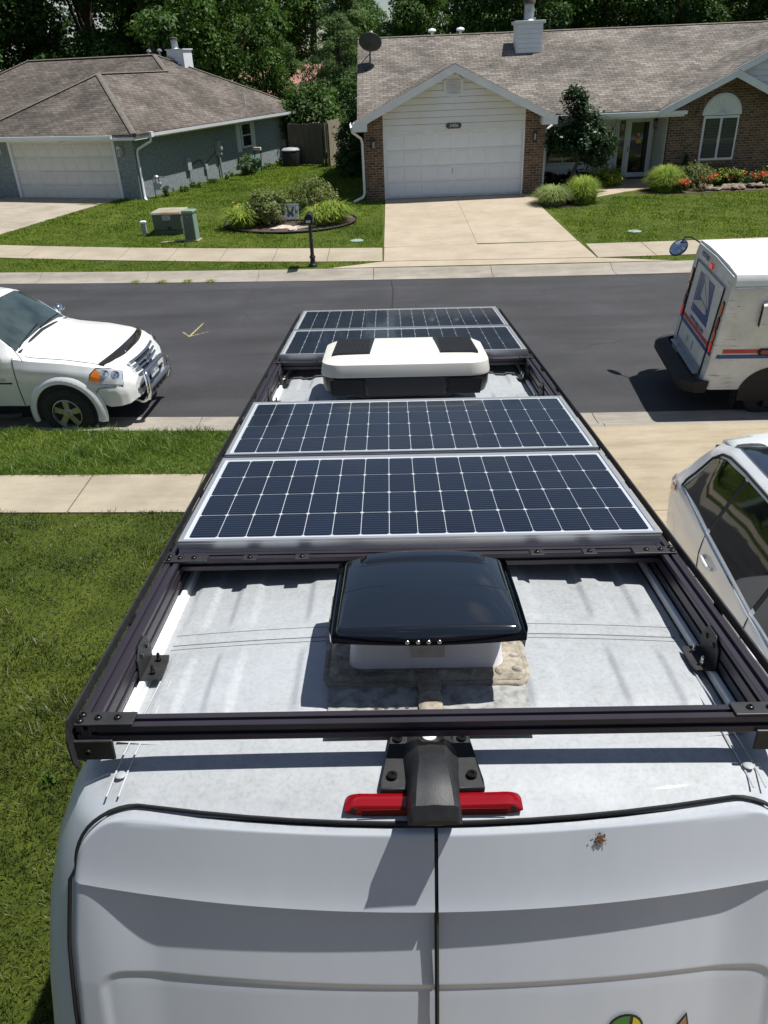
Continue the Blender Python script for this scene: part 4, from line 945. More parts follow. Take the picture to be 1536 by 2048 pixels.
for sx in (-1, 1):
    MB().sweep(S48, (sx*.757, 1.325, RT-.078), (sx*.757, 6.195, RT-.078), (1, 0, 0), (0, 0, 1)).build('side_rail', M_ALUB, rack, bevel=.0012, seg=1)
    # slotted outer fairing strip
    fp = [(.778, 2.715), (.795, 2.735), (.806, 2.80), (.806, 2.842), (.801, 2.842), (.800, 2.80), (.790, 2.738), (.778, 2.722)]
    seg0 = 1.318
    b = MB(); y = 1.318
    while y < 6.2:
        yb = min(y+.43, 6.2)
        b.sweep([((q[0]-.010)*sx, q[1]) for q in [(.778, 2.715), (.795, 2.735), (.803, 2.793), (.797, 2.793), (.790, 2.738), (.778, 2.722)]][::sx], (0, y, 0), (0, yb, 0), (1, 0, 0), (0, 0, 1))
        b.sweep([((q[0]-.010)*sx, q[1]) for q in [(.803, 2.805), (.804, 2.828), (.799, 2.828), (.797, 2.805)]][::sx], (0, y, 0), (0, yb, 0), (1, 0, 0), (0, 0, 1))
        b.sweep([((q[0]-.010)*sx, q[1]) for q in [(.803, 2.793), (.803, 2.805), (.797, 2.805), (.797, 2.793)]][::sx], (0, y, 0), (0, min(y+.05, yb), 0), (1, 0, 0), (0, 0, 1))
        y = yb
    b.build('wind_fairing', M_STEELB, rack, fix=True)
    MB().prism([(sx*.793, 1.325, 2.71), (sx*.793, 1.325, 2.828), (sx*.793, 1.318, 2.828), (sx*.793, 1.300, 2.79), (sx*.79, 1.300, 2.73), (sx*.785, 1.312, 2.700)][::-sx], (-sx*.004, 0, 0)).build('fairing_end', M_STEELB, rack)
    ea = MB().box((sx*.79-.0, 1.317, 2.722), (sx*.70, 1.3245, 2.775)); ea.build('end_angle', M_STEELB, rack, bevel=.003)
    MB().lathe([(.008, 0), (.007, .005), (.003, .005), (.003, .002), (0, .002)], 12, T(sx*.757, 1.3165, 2.745) @ RX(rad(90))).build('bolt', M_BOLT, rack, smooth=40)
    # corner plates with button bolts
    for yc, x_in, bolts in ((1.346, .652, ((.770, .010), (.770, -.010), (.733, 0), (.690, 0))), (2.090, .650, ((.768, .012), (.768, -.010), (.735, 0), (.692, 0))), (4.610, .70, ((.768, .01), (.735, 0)))):
        pl_ = MB().box((sx*x_in, yc-.021, RT+.0005), (sx*.781, yc+.021, RT+.0065)).build('corner_plate', M_STEELB, rack, bevel=.002)
        for bx, by in bolts: MB().lathe([(.0085, 0), (.0082, .003), (.006, .0055), (.0035, .006), (.0035, .003), (0, .003)], 14, T(sx*bx, yc+by, RT+.0065)).build('bolt', M_BOLT, pl_, smooth=40)
    for x, y in ((.52, 2.090), (.36, 2.090), (.52, 4.612)):
        pl_ = MB().box((sx*x-.021, y-.016, RT+.0005), (sx*x+.021, y+.018, RT+.005)).build('panel_clamp', M_STEELB, rack, bevel=.0015)
        MB().lathe([(.0085, 0), (.0082, .003), (.006, .0055), (.0035, .006), (.0035, .003), (0, .003)], 14, T(sx*x, y, RT+.005)).build('bolt', M_BOLT, pl_, smooth=40)
    # L brackets between side rail and factory rail
    for y in (1.66, 4.05, 4.5):
        q = [(0, -.050, 2.718), (0, .055, 2.718), (0, .055, 2.765), (0, .028, 2.803), (0, -.022, 2.803), (0, -.050, 2.775)]
        br = MB().prism([(sx*.7345, y+p[1], p[2]) for p in q][::sx], (-sx*.005, 0, 0)).build('mount_bracket', M_STEELB, rack, bevel=.0015)
        MB().prism([(sx*.734, y-.050, 2.716), (sx*.734, y+.055, 2.716), (sx*.685, y+.055, 2.716), (sx*.680, y+.03, 2.716), (sx*.680, y-.03, 2.716), (sx*.685, y-.050, 2.716)][::sx], (0, 0, .005)).build('bracket_foot', M_STEELB, br)
        for d in (-.028, .028):
            MB().lathe([(.0065, 0), (.0065, .009), (.0045, .010), (.0045, .022), (.002, .026), (0, .026)], 8, T(sx*.705, y+d, 2.721)).build('bolt', M_BOLT if sx < 0 else M_CHROMEBOLT, br)
            MB().lathe([(.008, 0), (.006, .005), (0, .006)], 10, T(sx*.7293, y+d*.8, 2.775) @ RY(rad(-90*sx))).build('bolt', M_BOLT, br)
    for y in (2.9, 4.64): 
        for d in (0, .03): MB().lathe([(.009, 0), (.008, .008), (0, .010)], 10, T(sx*.782, y+d, RT-.01)).build('rail_bolt', M_CHROMEBOLT, rack, smooth=40)

# ---- solar panels: aluminium frame, white backsheet, 64 cells under glass
def cell_mat():
    m, n, l, b = newmat('solar_cell'); v = coords(n, l, 'UV'); o = coords(n, l)
    oi = n.new('ShaderNodeObjectInfo')
    sx_ = n.new('ShaderNodeSeparateXYZ'); l.new(v, sx_.inputs['Vector'])
    mt = n.new('ShaderNodeMath'); mt.operation = 'MULTIPLY'; mt.inputs[1].default_value = 1/.0166; l.new(sx_.outputs['Y'], mt.inputs[0])
    fr_ = n.new('ShaderNodeMath'); fr_.operation = 'FRACT'; l.new(mt.outputs[0], fr_.inputs[0])
    lt = n.new('ShaderNodeMath'); lt.operation = 'LESS_THAN'; lt.inputs[1].default_value = .055; l.new(fr_.outputs[0], lt.inputs[0])
    c = ramp(n, l, oi.outputs['Random'], [(0, (.0035, .0065, .016)), (1, (.0060, .0105, .024))])
    c = mix(n, l, c, (.14, .16, .20), lt.outputs[0])
    l.new(c, b.inputs['Base Color']); b.inputs['Roughness'].default_value = .30; b.inputs['Specular IOR Level'].default_value = .12
    b.inputs['Coat Weight'].default_value = .42; b.inputs['Coat Roughness'].default_value = .035; b.inputs['Coat IOR'].default_value = 1.32
    return m
M_CELL = cell_mat()
M_BACK = pm('panel_backsheet', (.52, .55, .58), rough=.3, coat=.9)
CW, CH, cut = .0882, .1645, .0065
cm = MB(); cp = [(-CW/2+cut, -CH/2), (CW/2-cut, -CH/2), (CW/2, -CH/2+cut), (CW/2, CH/2-cut), (CW/2-cut, CH/2), (-CW/2+cut, CH/2), (-CW/2, CH/2-cut), (-CW/2, -CH/2+cut)]
cm.prism([(x, y, 0) for x, y in cp], (0, 0, .0008)); cell_me = cm.mesh('cell')
frame_sec = None
PAN_LABEL = ['solar panel on the rack next to the black roof vent', 'solar panel between the air conditioner and the panel beside the black vent', 'solar panel partly hidden behind the cream air conditioner', 'solar panel at the front end of the roof rack, over the cab']
PW, PD, PH = 1.50, .735, .040
pan = None
for k, y0 in enumerate((2.138, 2.913, 4.660, 5.415)):
    pt = thing('solar_panel', 'framed dark blue '+PAN_LABEL[k], 'solar panel', M=VM @ T(0, y0+PD/2, 2.8085), group='solar panels on the van roof')
    if pan is None:
        fr = MB(); w = .014
        for (x0, y0_, x1, y1) in ((-PW/2, -PD/2, PW/2, -PD/2+w), (-PW/2, PD/2-w, PW/2, PD/2), (-PW/2, -PD/2+w, -PW/2+w, PD/2-w), (PW/2-w, -PD/2+w, PW/2, PD/2-w)): fr.box((x0, y0_, 0), (x1, y1, PH))
        for sgn in (-1, 1):   # ribs pressed in the long frame sides
            for z in (.010, .020, .030): fr.box((-PW/2+.001, sgn*PD/2-.0008, z-.0012), (PW/2-.001, sgn*PD/2+.0008, z+.0012))
        f_o = fr.build('frame', M_ALU, pt)
        b_o = MB().box((-PW/2+w, -PD/2+w, PH-.010), (PW/2-w, PD/2-w, PH-.0045)).build('backsheet', M_BACK, pt)
        pan = (f_o, b_o)
    else:
        for o in pan: dup(o, pt)
    for i in range(16):
        for j in range(4):
            link('cell', cell_me, M_CELL, pt, M=T((i-7.5)*.0905, (j-1.5)*.1688, PH-.0045+.0003))
    MB().box((.700, PD/2-.060, PH-.0040), (.728, PD/2-.040, PH-.0036)).build('rating_label', M_CREAM, pt)

# ---- roof fan with smoked lid
fan_t = thing('roof_vent', 'black domed roof fan with white base on stained sealant', 'roof vent', M=VM @ T(0, 0, 2.705))
M_LID = pm('smoked_lid', (.006, .008, .011), rough=.05, coat=1.0, spec=.6); M_LID.node_tree.nodes['Principled BSDF'].inputs['Coat Roughness'].default_value = .02
def grimy():
    m, n, l, b = newmat('grimy_sealant'); v = coords(n, l); f = noise(n, l, v, 9, 8, .7); g = noise(n, l, v, 60, 6, .75); h = noise(n, l, coords(n, l, 'Object', (.15, 1, 1)), 30, 6, .7)
    c = ramp(n, l, f, [(.3, (.20, .16, .11)), (.5, (.33, .29, .225)), (.68, (.45, .41, .34))]); c = mix(n, l, c, ramp(n, l, g, [(.35, .5), (.55, 1.05)]), .7, 'MULTIPLY')
    c = mix(n, l, c, ramp(n, l, h, [(.38, .4), (.52, 1.0)]), .7, 'MULTIPLY')
    l.new(c, b.inputs['Base Color']); b.inputs['Roughness'].default_value = .75; bump(n, l, b, g, .5, .004); return m
M_GRIME = grimy(); M_GRIMEL = pm('grimy_paint', (.17, .165, .15), (.34, .345, .34), 34, .7, lo=.34, hi=.58); M_BASEW = pm('fan_base_white', (.60, .58, .60), (.68, .66, .67), 5, .4)
def rrect(hx, hy, r_, cx=0, cy=0, n=5):
    out = []
    for sx, sy, a0 in ((1, 1, 0), (-1, 1, 90), (-1, -1, 180), (1, -1, 270)):
        for k in range(n+1):
            a = rad(a0+90*k/n); out.append((cx+sx*(hx-r_)+r_*math.cos(a), cy+sy*(hy-r_)+r_*math.sin(a)))
    return out
def stack(b, loops, cap=True, capb=False):
    n = len(loops[0]); rows_ = [lp+[lp[0]] for lp in loops]; b.grid(rows_)
    if cap: b.poly(loops[-1])
    if capb: b.poly(loops[0][::-1])
    return b
L3 = lambda pts, z: [(x, y, z) for x, y in pts]
fy = 1.797
fl = stack(MB(), [L3(rrect(.252, .225, .03, 0, fy), -.03), L3(rrect(.250, .222, .03, 0, fy), .022), L3(rrect(.240, .212, .03, 0, fy), .032), L3(rrect(.205, .19, .03, 0, fy), .034)]).build('flange', M_GRIME, fan_t, smooth=40)
for i in range(26):   # sealant blobs over the screws
    a = i/26*2*math.pi; x, y = max(-.228, min(.228, .32*math.cos(a))), max(-.20, min(.20, .29*math.sin(a)))+fy
    MB().lathe([(.012, -.002), (.011, .004), (.005, .008), (0, .009)], 9, T(x, y, .031) @ Matrix.Diagonal((rng.uniform(.8, 1.3), rng.uniform(.8, 1.3), 1, 1))).build('sealant_blob', M_GRIME, fl, smooth=60)
b = MB()   # wavy seal bead round the flange
lp = rrect(.255, .228, .035, 0, fy, 10); b.tube([(x+rng.normal(0, .0015), y+rng.normal(0, .0015), .014) for x, y in lp+[lp[0]]], .010, 7); b.build('seal_bead', M_GRIME, fan_t, smooth=60)
stack(MB(), [L3(rrect(.200, .187, .035, 0, fy), .030), L3(rrect(.196, .183, .035, 0, fy), .038), L3(rrect(.188, .175, .035, 0, fy), .15)]).build('base', M_BASEW, fan_t, smooth=40)
MB().box((-.035, 1.6075, .070), (.045, 1.6105, .115)).build('rating_label', pm('faded_label', (.36, .33, .29), (.45, .42, .38), 50, .6), fan_t, M=RX(0))
lid_rows = []
def lid_z(u, v):   # u across -1..1, v 0 rear ..1 front
    e = 1-abs(u)**6; z = .216+.016*math.sin(min(1, v*1.05)*math.pi*.62)*e+.010*(1-u*u)
    if v < .045: z -= .020*(1-v/.045)**2
    if abs(u) > .93: z -= .02*((abs(u)-.93)/.07)**2
    if v > .80 and abs(u) < .74:
        z += .008*min(1, (v-.80)/.05, (.74-abs(u))/.04)
    if v > .93: z -= .035*((v-.93)/.07)**1.6
    return z
LW, LY0, LY1 = .225, 1.494, 1.87
lb = MB(); us = np.linspace(-1, 1, 61); vs_ = np.linspace(0, 1, 61); rows_ = []
def lid_xy(u, v):
    w = LW*(1-.03*v)*(1-.025*max(0, (abs(v-.5)-.42)/.08)**2)
    return u*w, lerp(LY0, LY1, v)+.012*(u*u)*(1 if v < .5 else -1)
for v in vs_: rows_.append([(*lid_xy(u, v), lid_z(u, v)) for u in us])
lb.grid(rows_)
per = [rows_[0][i] for i in range(61)]+[rows_[j][60] for j in range(1, 61)]+[rows_[60][i] for i in range(59, -1, -1)]+[rows_[j][0] for j in range(59, 0, -1)]
def lip(p, out, z): c = Vector((0, 1.70, 0)); d = Vector((p[0], p[1]-1.70, 0)); s = 1+out/ max(.1, d.length); return (d.x*s, 1.70+d.y*s, z)
lps = [per, [lip(p, .004, p[2]-.006) for p in per], [lip(p, .006, min(p[2]-.008, .212)) for p in per], [lip(p, .010, .210) for p in per], [lip(p, .010, .190) for p in per], [lip(p, -.01, .188) for p in per]]
lb.grid([l_+[l_[0]] for l_ in lps], flip=True); lb.poly(lps[-1])
lid = lb.build('lid', M_LID, fan_t, smooth=45)
for k in range(4):
    x = -.050+.0245*k
    MB().lathe([(.0055, 0), (.005, .002), (.003, .004), (0, .0045)], 12, T(x, LY0-.0105, .200) @ RX(rad(90))).build('rivet', M_CHROMEBOLT, lid, smooth=50)
MB().cyl((0, fy, .02), (0, fy, .2), .02).build('spindle', M_STEELB, fan_t)
# patched lap sealant behind the fan and the strap over it
pt_ = []
for y in np.linspace(1.40, 1.66, 12): pt_.append([(x, y, .0035+roof_z(x, y)-2.705+.0015*math.sin(x*90)*math.sin(y*140)) for x in np.linspace(-.243, .243, 24)])
MB().grid(pt_).build('sealant_patch', M_GRIMEL, fan_t, smooth=60)
MB().tube([(.004, y, .010+roof_z(0, y)-2.705) for y in np.linspace(1.40, 1.63, 10)], [.028+.003*math.sin(k*2.2) for k in range(10)], 12, squash=.3).build('sealant_ridge', M_GRIME, fan_t, smooth=60)

# ---- rooftop air conditioner
ac = thing('air_conditioner', 'low cream and black rooftop air conditioner between the solar panels', 'air conditioner', M=VM @ T(0, 0, 2.71))
M_HONEY = pm('grille_grey', (.055, .055, .06), rough=.4); M_ACW = pm('cream_plastic', (.62, .605, .55), (.69, .675, .62), 3, .42); M_ACB = pm('ac_black', (.012, .012, .014), rough=.32)
ay = 4.20
stack(MB(), [L3(rrect(.318, .20, .02, 0, 4.34), -.02), L3(rrect(.318, .20, .02, 0, 4.34), .10)], capb=True).build('pedestal', M_RAILW, ac)
sh_ = lambda hx, hy, r_, z, cy=ay: L3(rrect(hx, hy, r_, 0, cy, 7), z)
acb = stack(MB(), [sh_(.36, .24, .10, .075), sh_(.425, .283, .11, .085), sh_(.437, .295, .11, .13), sh_(.440, .298, .11, .205)], capb=True, cap=False).build('lower_shell', M_ACB, ac, smooth=35)
stack(MB(), [sh_(.442, .300, .11, .182), sh_(.444, .302, .11, .194), sh_(.436, .292, .11, .246), sh_(.405, .262, .10, .262), sh_(.36, .23, .09, .270, ay+.01), sh_(.15, .1, .05, .276, ay+.01)]).build('upper_shell', M_ACW, ac, smooth=35)
for sx in (-1, 1):
    # top grilles set in the shell
    q = [(sx*.185, ay-.165), (sx*.385, ay-.165), (sx*.375, ay+.16), (sx*.33, ay+.205), (sx*.165, ay+.205)]
    g = MB().prism([(x, y, .252) for x, y in q][::sx], (0, 0, .0262)).build('top_grille', M_ACB, ac)
    b = MB()
    for k in range(26):
        t = k/25; x = sx*lerp(.19, .372, t); b.box((x-.0013, ay-.16,   .2776), (x+.0013, ay+.19, .2800))
    for k in range(22):
        y = lerp(ay-.155, ay+.185, k/21); b.box((min(sx*.19, sx*.372), y-.0013,   .2776), (max(sx*.19, sx*.372), y+.0013, .2796))
    b.build('grille_mesh', M_STEELB, g)
    # rear intake
    yy = ay-.2985
    q = [(sx*.21, .09), (sx*.385, .09), (sx*.395, .165), (sx*.385, .172), (sx*.225, .172)]
    g = MB().prism([(x, yy-.003, z) for x, z in q][::-sx], (0, .006, 0)).build('intake_grille', M_RUBBER, ac)
    b = MB()
    for r_ in range(8):
        for c_ in range(9):
            cx, cz = sx*(.228+c_*.0185+(.009 if r_ % 2 else 0)), .096+r_*.0098
            if .215 < abs(cx) < .385:
                hx = [(cx+.0095*math.cos(rad(60*k)), yy-.0045, cz+.0065*math.sin(rad(60*k))) for k in range(6)]
                hi = [(cx+.0075*math.cos(rad(60*k)), yy-.0045, cz+.0046*math.sin(rad(60*k))) for k in range(6)]
                b.grid([hx+hx[:1], hi+hi[:1]])
    b.build('honeycomb', M_HONEY, g)
MB().prism([(-.19, yy-.002, .085), (.19, yy-.002, .085), (.205, yy-.002, .178), (-.205, yy-.002, .178)], (0, .004, 0)).build('rear_panel', pm('ac_charcoal', (.045, .045, .05), rough=.4), ac)
# ------------------------------------------------------------------ vehicles: lofted bodies; glass and trim follow the same surface
class Loft:
    """stations along local x (front = +x), each a half section of (y, z) points with a fixed count; mirrored in y"""
    def __init__(s, st): s.xs = [a for a, _ in st]; s.sec = np.array([b for _, b in st], float)   # (ns, np, 2)
    def at(s, x, k):       # point k (float) of the half section at x
        X = s.xs; i = min(max(np.searchsorted(X, x)-1, 0), len(X)-2); t = (x-X[i])/(X[i+1]-X[i]); t = min(1, max(0, t))
        a, b2 = s.sec[i], s.sec[i+1]; k0 = min(int(k), s.sec.shape[1]-2); f = k-k0
        pa = a[k0]*(1-f)+a[k0+1]*f; pb = b2[k0]*(1-f)+b2[k0+1]*f
        return pa*(1-t)+pb*t
    def pt(s, x, k, side=1, off=0.0):
        p = s.at(x, k); e = .02; q = s.at(x, min(k+e, s.sec.shape[1]-1.001))-s.at(x, max(k-e, 0)); q = q/(np.linalg.norm(q)+1e-9)
        n = np.array([q[1], -q[0]])
        if n[0] < 0 and abs(n[0]) > abs(n[1]): n = -n
        if n[1] < 0 and abs(n[1]) >= abs(n[0]): n = -n
        p = p+n*off
        return (x, side*p[0], p[1])
    def body(s, sub=3, ksub=3, hole=None):
        b = MB(); X = []
        for i in range(len(s.xs)-1): X += list(np.linspace(s.xs[i], s.xs[i+1], sub, endpoint=False))
        X.append(s.xs[-1]); n = s.sec.shape[1]; K = list(np.linspace(0, n-1, (n-1)*ksub+1)); K[-1] = n-1.0001
        for side in (-1, 1): b.grid([[s.pt(x, k, side) for k in K] for x in X], flip=side > 0)
        for x, fl in ((X[0], False), (X[-1], True)):
            loop = [s.pt(x, k, 1) for k in K]+[s.pt(x, k, -1) for k in K[::-1]]; b.poly(loop[::-1] if fl else loop)
        return b
    def patch(s, quad, side, off=.005, nx=8, nk=5):
        """quad: four (x, k) corners"""
        (a, b2, c, d) = [np.array(q, float) for q in quad]; rows = []
        for j in np.linspace(0, 1, nk): rows.append([s.pt(*(lerp(lerp(a, b2, i), lerp(d, c, i), j)), side, off) for i in np.linspace(0, 1, nx)])
        return MB().grid(rows, flip=side > 0)
M_PAINTW = pm('white_car_paint', (.70, .71, .71), (.76, .77, .76), 3, .22, coat=.6)
M_PEARL = pm('pearl_white_paint', (.64, .66, .68), (.70, .72, .73), 3, .25, coat=.7)
M_CHROME = pm('chrome', (.72, .73, .75), rough=.08, metal=1.0)
M_LAMP = pm('lamp_lens', (.62, .66, .68), (.75, .77, .78), 40, .08, coat=1.0, metal=.5)
M_AMBER = pm('amber_lens', (.62, .16, .01), rough=.15, coat=.5)
M_TAILRED = pm('lit_red_lens', (.62, .01, .02), rough=.15, emit=.22)
M_DULLRED = pm('unlit_red_lens', (.18, .01, .01), rough=.15, coat=.5)
M_INTERIOR = pm('cabin_interior', (.08, .085, .08), (.12, .125, .115), 4, .7)

# ---- white pickup at the kerb
TM = T(-4.78, 11.72, -.015) @ RZ(rad(-5)) @ RX(rad(2))
tk = thing('pickup_truck', 'white pickup with chrome bull bar and bug shield parked at the kerb', 'pickup truck', M=TM)
#            sill       rocker      lower      belt       shoulder    top points (centre last)
def sec(*p): return [tuple(q) for q in p]
pst = [
 (-4.30, sec((.60, .52), (.93, .56), (.955, .80), (.955, 1.06), (.94, 1.22), (.93, 1.245), (.60, 1.245), (0, 1.245))),
 (-2.75, sec((.60, .46), (.95, .50), (.985, .80), (.985, 1.06), (.965, 1.22), (.95, 1.25), (.60, 1.25), (0, 1.25))),
 (-2.72, sec((.60, .46), (.95, .50), (.985, .80), (.985, 1.06), (.965, 1.22), (.80, 1.72), (.60, 1.80), (0, 1.83))),
 (-2.5, sec((.60, .46), (.95, .50), (.985, .80), (.985, 1.06), (.965, 1.24), (.76, 1.80), (.56, 1.865), (0, 1.895))),
 (-1.55, sec((.60, .46), (.95, .50), (.985, .80), (.985, 1.06), (.965, 1.24), (.745, 1.81), (.56, 1.88), (0, 1.91))),
 (-1.28, sec((.60, .46), (.95, .50), (.985, .80), (.985, 1.06), (.962, 1.24), (.735, 1.77), (.55, 1.84), (0, 1.87))),
 (-.95, sec((.60, .46), (.95, .50), (.985, .80), (.985, 1.06), (.955, 1.24), (.78, 1.56), (.57, 1.62), (0, 1.645))),
 (-.62, sec((.60, .46), (.95, .50), (.985, .80), (.985, 1.06), (.945, 1.225), (.84, 1.27), (.60, 1.325), (0, 1.355))),
 (-.40, sec((.60, .52), (.95, .62), (.985, .86), (.982, 1.05), (.935, 1.190), (.84, 1.225), (.60, 1.262), (0, 1.285))),
 (.10, sec((.60, .60), (.95, .72), (.985, .90), (.972, 1.03), (.92, 1.145), (.82, 1.180), (.60, 1.215), (0, 1.24))),
 (.45, sec((.60, .52), (.95, .58), (.975, .82), (.945, .98), (.89, 1.085), (.80, 1.120), (.58, 1.155), (0, 1.18))),
 (.66, sec((.60, .45), (.92, .47), (.945, .74), (.90, .92), (.84, 1.030), (.76, 1.065), (.56, 1.10), (0, 1.125))),
 (.80, sec((.60, .44), (.86, .46), (.885, .70), (.84, .88), (.78, .965), (.70, 1.000), (.54, 1.035), (0, 1.06))),
 (.90, sec((.58, .44), (.76, .46), (.79, .66), (.74, .80), (.66, .84), (.60, .88), (.50, .93), (0, .97))),
 (.96, sec((.5, .46), (.60, .48), (.62, .62), (.60, .70), (.54, .72), (.50, .74), (.42, .76), (0, .78))),
]
pl_ = Loft(pst); pb = pl_.body(4, 3); pb.build('body', M_PAINTW, tk, smooth=33)
MB().box((-4.3, -.6, .45), (.9, .6, .55)).build('chassis', M_RUBBER, tk)
# bed opening
MB().box((-4.2, -.72, 1.2465), (-2.82, .72, 1.2505)).build('bed_cover', M_RUBBER, tk)
def strip(lf, pts, side, w=.006, mat=M_RUBBER, name='panel_gap', parent=None, off=.003):
    return MB().tube([lf.pt(x, k, side, off) for x, k in pts], w, 5).build(name, mat, parent)
# windscreen and cabin glass
wsq = []
for t in np.linspace(0, 1, 9):
    x = lerp(-1.22, -.64, t); wsq.append([(x, yy, zz) for yy, zz in [(lambda p: (p[1], p[2]))(pl_.pt(x, k, sd, .006)) for sd, ks in ((-1, np.linspace(5.12, 6.99, 7)), (1, np.linspace(6.9, 5.12, 7))) for k in ks]])
M_TINT = pm('tinted_windscreen', (.022, .034, .034), (.055, .075, .07), 2.2, .03, spec=.8, coat=.6)
wsc = MB().grid(wsq).build('windscreen', M_TINT, tk, smooth=50)
MB().tube([(-.615, y, pl_.pt(-.62, 5+ (1.9*(1-abs(y)/.8)), 1)[2]+.004) for y in np.linspace(-.80, .80, 13)], .035, 6, squash=.4).build('cowl_panel', M_RUBBER, tk)
for y0, y1 in ((-.70, .05), (.02, .72)):
    path = []
    for t in np.linspace(0, 1, 5):
        y = lerp(y0, y1, t); x = -.635-.05*t; kk = 5+1.99*(1-abs(y)/.84); p = pl_.pt(x, min(6.99, max(5, kk)), 1, .03); path.append((x, y, p[2]))
    MB().tube(path, .010, 5).build('wiper', M_BLACK, wsc)
for side in (-1, 1):
    for qd in ([(-1.60, 4.25), (-.98, 4.25), (-1.28, 4.88), (-1.60, 4.90)], [(-2.45, 4.25), (-1.68, 4.25), (-1.68, 4.90), (-2.42, 4.88)]):
        pl_.patch(qd, side, .004).build('side_window', M_VGLASS, tk)
    strip(pl_, [(-.66, k) for k in np.linspace(1.05, 4.2, 12)], side, parent=tk); strip(pl_, [(-1.64, k) for k in np.linspace(1.05, 4.2, 12)], side, parent=tk)
    strip(pl_, [(x, 4.85) for x in np.linspace(-.5, .62, 12)], side, .004, parent=tk)
    # fender flare over the front wheel
    for cx in (0.0, -3.57):
        arc_ = [(cx+.47*math.cos(a), .40+.47*math.sin(a)) for a in np.linspace(-.25, math.pi+.25, 26)]
        outer = [(cx+.60*math.cos(a), .40+.60*math.sin(a)) for a in np.linspace(-.25, math.pi+.25, 26)]
        b = MB(); yb = .975*side; yo = 1.022*side
        b.grid([[(x, yb-.02*side, z) for x, z in outer], [(x, yo, z) for x, z in [(lerp(o[0], i[0], .5), lerp(o[1], i[1], .5)) for o, i in zip(outer, arc_)]], [(x, yo-.002*side, z) for x, z in arc_], [(x, yb-.2*side, z) for x, z in arc_]], flip=side < 0)
        b.build('fender_flare', M_PAINTW, tk, smooth=50)
        MB().prism([(x, .988*side, z) for x, z in arc_][::1 if side > 0 else -1], (0, .003*side, 0)).build('wheel_well', M_RUBBER, tk)
    for cx in (0.0, -3.57): wheel(tk, T(cx, side*.905, .40) @ (RZ(math.pi) if side > 0 else Matrix.Identity(4)), .395, .255, 5, .55)
    MB().tube([(-.75, side*.98, .36), (-.85, side*1.06, .37), (-2.4, side*1.06, .37), (-2.5, side*.98, .36)], .045, 8).build('side_step', M_CHROME if side > 0 else M_STEELB, tk, smooth=50)
    # head lamps: clear with amber corner
    hl = MB()
    rows_ = []
    for j in np.linspace(0, 1, 6):
        r_ = []
        for i in np.linspace(0, 1, 9):
            x = lerp(lerp(.44, .55, j), lerp(.865, .845, j), i); k = lerp(lerp(2.5, 2.6, i), lerp(3.9, 4.5, i), j); r_.append(pl_.pt(x, min(k, 4.9), side, .012))
        rows_.append(r_)
    hl.grid(rows_, flip=side > 0); hlo = hl.build('head_lamp', M_LAMP, tk, smooth=60)
    pl_.patch([(.435, 2.5), (.58, 2.53), (.60, 3.5), (.53, 3.85)], side, .015, 4, 4).build('turn_signal', M_AMBER, hlo)
    MB().tube([pl_.pt(x, k, side, .012) for x, k in ((.43, 2.47), (.65, 2.52), (.868, 2.6), (.855, 3.7), (.845, 4.5), (.70, 4.35), (.54, 3.95), (.46, 3.1), (.43, 2.47))], .008, 6).build('lamp_bezel', M_CHROME, hlo)
    strip(pl_, [(x, k) for x, k in ((.50, 1.6), (.55, 2.0), (.66, 2.25), (.78, 2.4), (.86, 2.5))], side, .005, parent=tk)
    for xx, kk in ((.66, 3.45), (.79, 3.55)):
        pp = pl_.pt(xx, kk, side, .016); MB().lathe([(.060, 0), (.055, .006), (.03, -.004), (.012, .0), (0, .006)], 16, T(*pp) @ RZ(side*rad(50)) @ RY(rad(70))).build('lamp_bowl', M_CHROME, hlo, smooth=50)
    MB().lathe([(.085, -.02), (.085, .012), (.07, .02), (.065, .004), (.05, .0), (0, .01)], 18, T(.862, side*.74, .585) @ RZ(side*rad(38)) @ RY(rad(90))).build('fog_lamp', M_LAMP, tk, smooth=40)
    # mirrors
    mk = MB().lathe([(0, -.14), (.07, -.13), (.10, -.06), (.105, .03), (.09, .10), (.05, .13), (0, .135)], 14, T(-.86, side*1.13, 1.28) @ Matrix.Diagonal((.75, 1.2, 1, 1))).build('door_mirror', M_CHROME, tk, smooth=60)
    MB().tube([(-.86, side*.96, 1.24), (-.87, side*1.06, 1.24)], .04, 8).build('mirror_arm', M_RUBBER, mk)
# bug shield, grille, emblem, bumper trim
rows_ = []
for y in np.linspace(-.80, .80, 27):
    x = .72-.14*(abs(y)/.8)**2.2-.02; z = 1.150-.060*(abs(y)/.8)**2
    rows_.append([(x-.005, y, z+.014), (x+.03, y, z+.012), (x+.075, y, z-.035), (x+.082, y, z-.075), (x+.070, y, z-.078), (x+.0, y, z-.03)])
MB().grid(rows_).build('bug_shield', pm('smoked_shield', (.02, .018, .014), rough=.12, coat=.6), tk, smooth=40, fix=True)
text('shield_mark', 'x', .05, M_CREAM, tk, T(.78, -.30, 1.11) @ RZ(rad(90)) @ RX(rad(50)), ext=.001)
gq = [(.835, -.47, .98), (.835, .47, .98), (.905, .40, .72), (.905, -.40, .72)]
gm = MB(); rows_ = []
for t in np.linspace(0, 1, 7): rows_.append([(lerp(.905, .975, t)-.05*(abs(y)/.5)**2, y, lerp(.995, .745, t)) for y in np.linspace(-.50+.06*t, .50-.06*t, 15)])
grl = gm.grid(rows_).build('grille', M_RUBBER, tk)
for t in (.06, .36, .62, .92):
    MB().tube([(lerp(.905, .975, t)-.05*(abs(y)/.5)**2+.012, y, lerp(.995, .745, t)) for y in np.linspace(-.48+.06*t, .48-.06*t, 15)], .026 if t in (.36, .62) else .02, 8, squash=.9).build('grille_bar', M_CHROME, grl, smooth=60)
